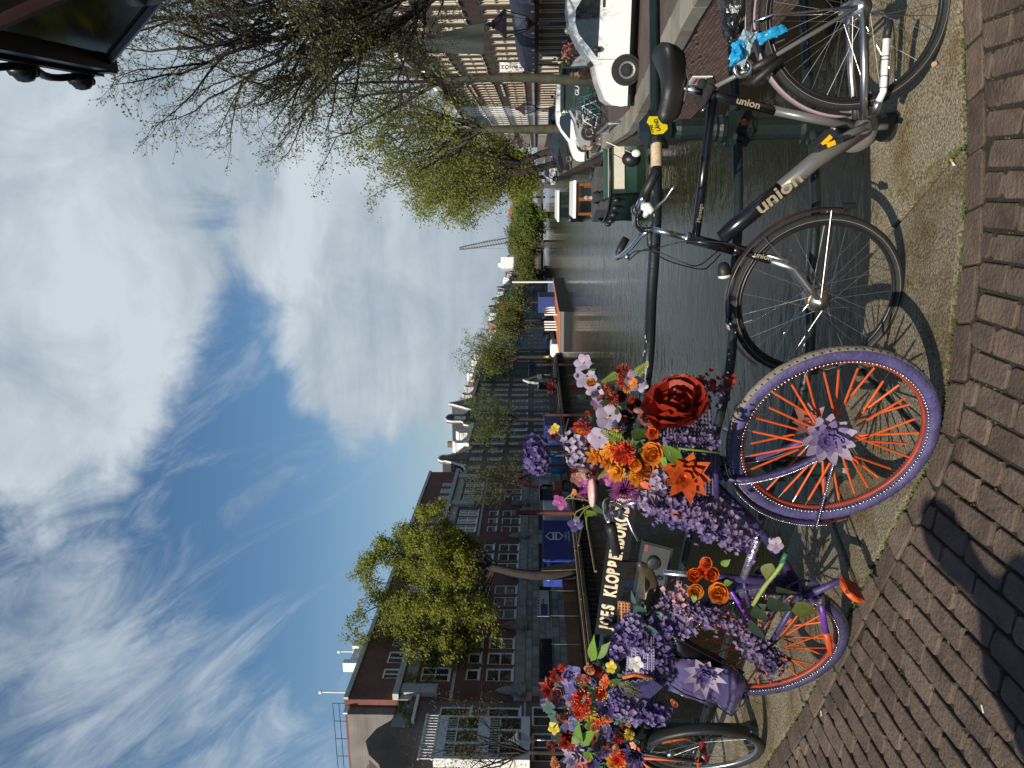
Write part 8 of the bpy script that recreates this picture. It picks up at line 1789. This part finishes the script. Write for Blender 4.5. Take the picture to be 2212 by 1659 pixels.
m_ = MB(); q = Q(s_at(1365, -26, 1200), -26.2, WATER + .9); m_.bevel_box(q, 4.5, 2.2, 1.6, .3, CD, CN); tag(m_.build('covered_load', M_trimw), 'white covered load on the water by the barge bow', 'load')
m_ = MB(); 
for k in range(3): pl_ = Q(s_at(1440 + 200 * k, -26.4, 1200), -26.2, WATER); m_ = MB(); m_.tube([pl_ - ZUP, pl_ + ZUP * (4.0 if k != 1 else 3.0)], .16, 8); tag(m_.build('mooring_post', mat('rust_brown', (.10, .035, .022), .7, var=.3)), ('rusty mooring post beside the worker in yellow', 'rusty mooring post near the blue site cabin', 'rusty mooring post before the white site cabin')[k], 'post', 'rusty mooring posts')
rp = Q(s_at(2018, -26.8, 1100), -26.8, WATER); m_ = MB(); m_.tube([rp, rp + ZUP * 5.8], .22, 8); tag(m_.build('sheet_pile', mat('rust_red', (.11, .028, .018), .7, var=.3)), 'tall rust red steel pile standing before the red building', 'pile')
# orange marker and far clutter on the right quay, planters
for k, (y, Y, lab) in enumerate(((112, 50, 'red flowering planter before the hotel'), (150, 56, 'dark green planter by the blue shop front'), (222, 62, 'leafy planter near the second lantern'))):
    q = on_street(1200, y, Y); r = thing('planter', lab, 'planter', q); m_ = MB(); m_.bevel_box(q + ZUP * .3, .9, .5, .6, .05, CD, CN); m_.build('box', M_boatblk, r); m_ = MB(); rnd = random.Random(k)
    for _ in range(160): p = q + ZUP * (.6 + rnd.random() * .6) + CD * rnd.gauss(0, .3) + CN * rnd.gauss(0, .25); leaf(m_, p, rv(rnd), rv(rnd), .2, .12)
    m_.build('plant', (DUSK, GRN, GRN)[k], r, kind='stuff')
# litter by the kerb
cb_ = on_deck(*S(3768, 628)); r = thing('cigarette_butt', 'cigarette butt lying in the moss at the granite joint', 'litter', lift(flat(cb_), .014)); c = lift(flat(cb_), .022); d = V3((-.6, -.5, 0)).normalized(); m_ = MB(); m_.tube([c, c + d * .022], .0042, 8); m_.build('filter', mat('filter_orange', (.62, .28, .08), .7, var=.2), r); m_ = MB(); m_.tube([c + d * .022, c + d * .034], .0042, 8); m_.build('paper', M_white, r)
lf_ = on_deck(*S(3715, 250)); m_ = MB(); leaf(m_, lift(flat(lf_), .022), V3((.3, 1, .1)), ZUP, .03, .018, .2, 0); tag(m_.build('dry_leaf', mat('dry_leaf', (.5, .3, .18), .7)), 'pale dry leaf on the granite near the kickstand', 'leaf')
for k, (x, y, lab) in enumerate(((3620, 2990 - 1150, 'white scrap of paper beside the violet wheel shadow'), (3240, 2820, 'white scrap near the left edge bricks'), (3880, 2808, 'small pale stick on the shaded bricks'))):
    q = on_deck(*S(x, y)); m_ = MB(); m_.tube([lift(flat(q), .006), lift(flat(q) + V3((.02, .012, 0)), .006)], .0022, 5); tag(m_.build('litter', M_white), lab, 'litter')
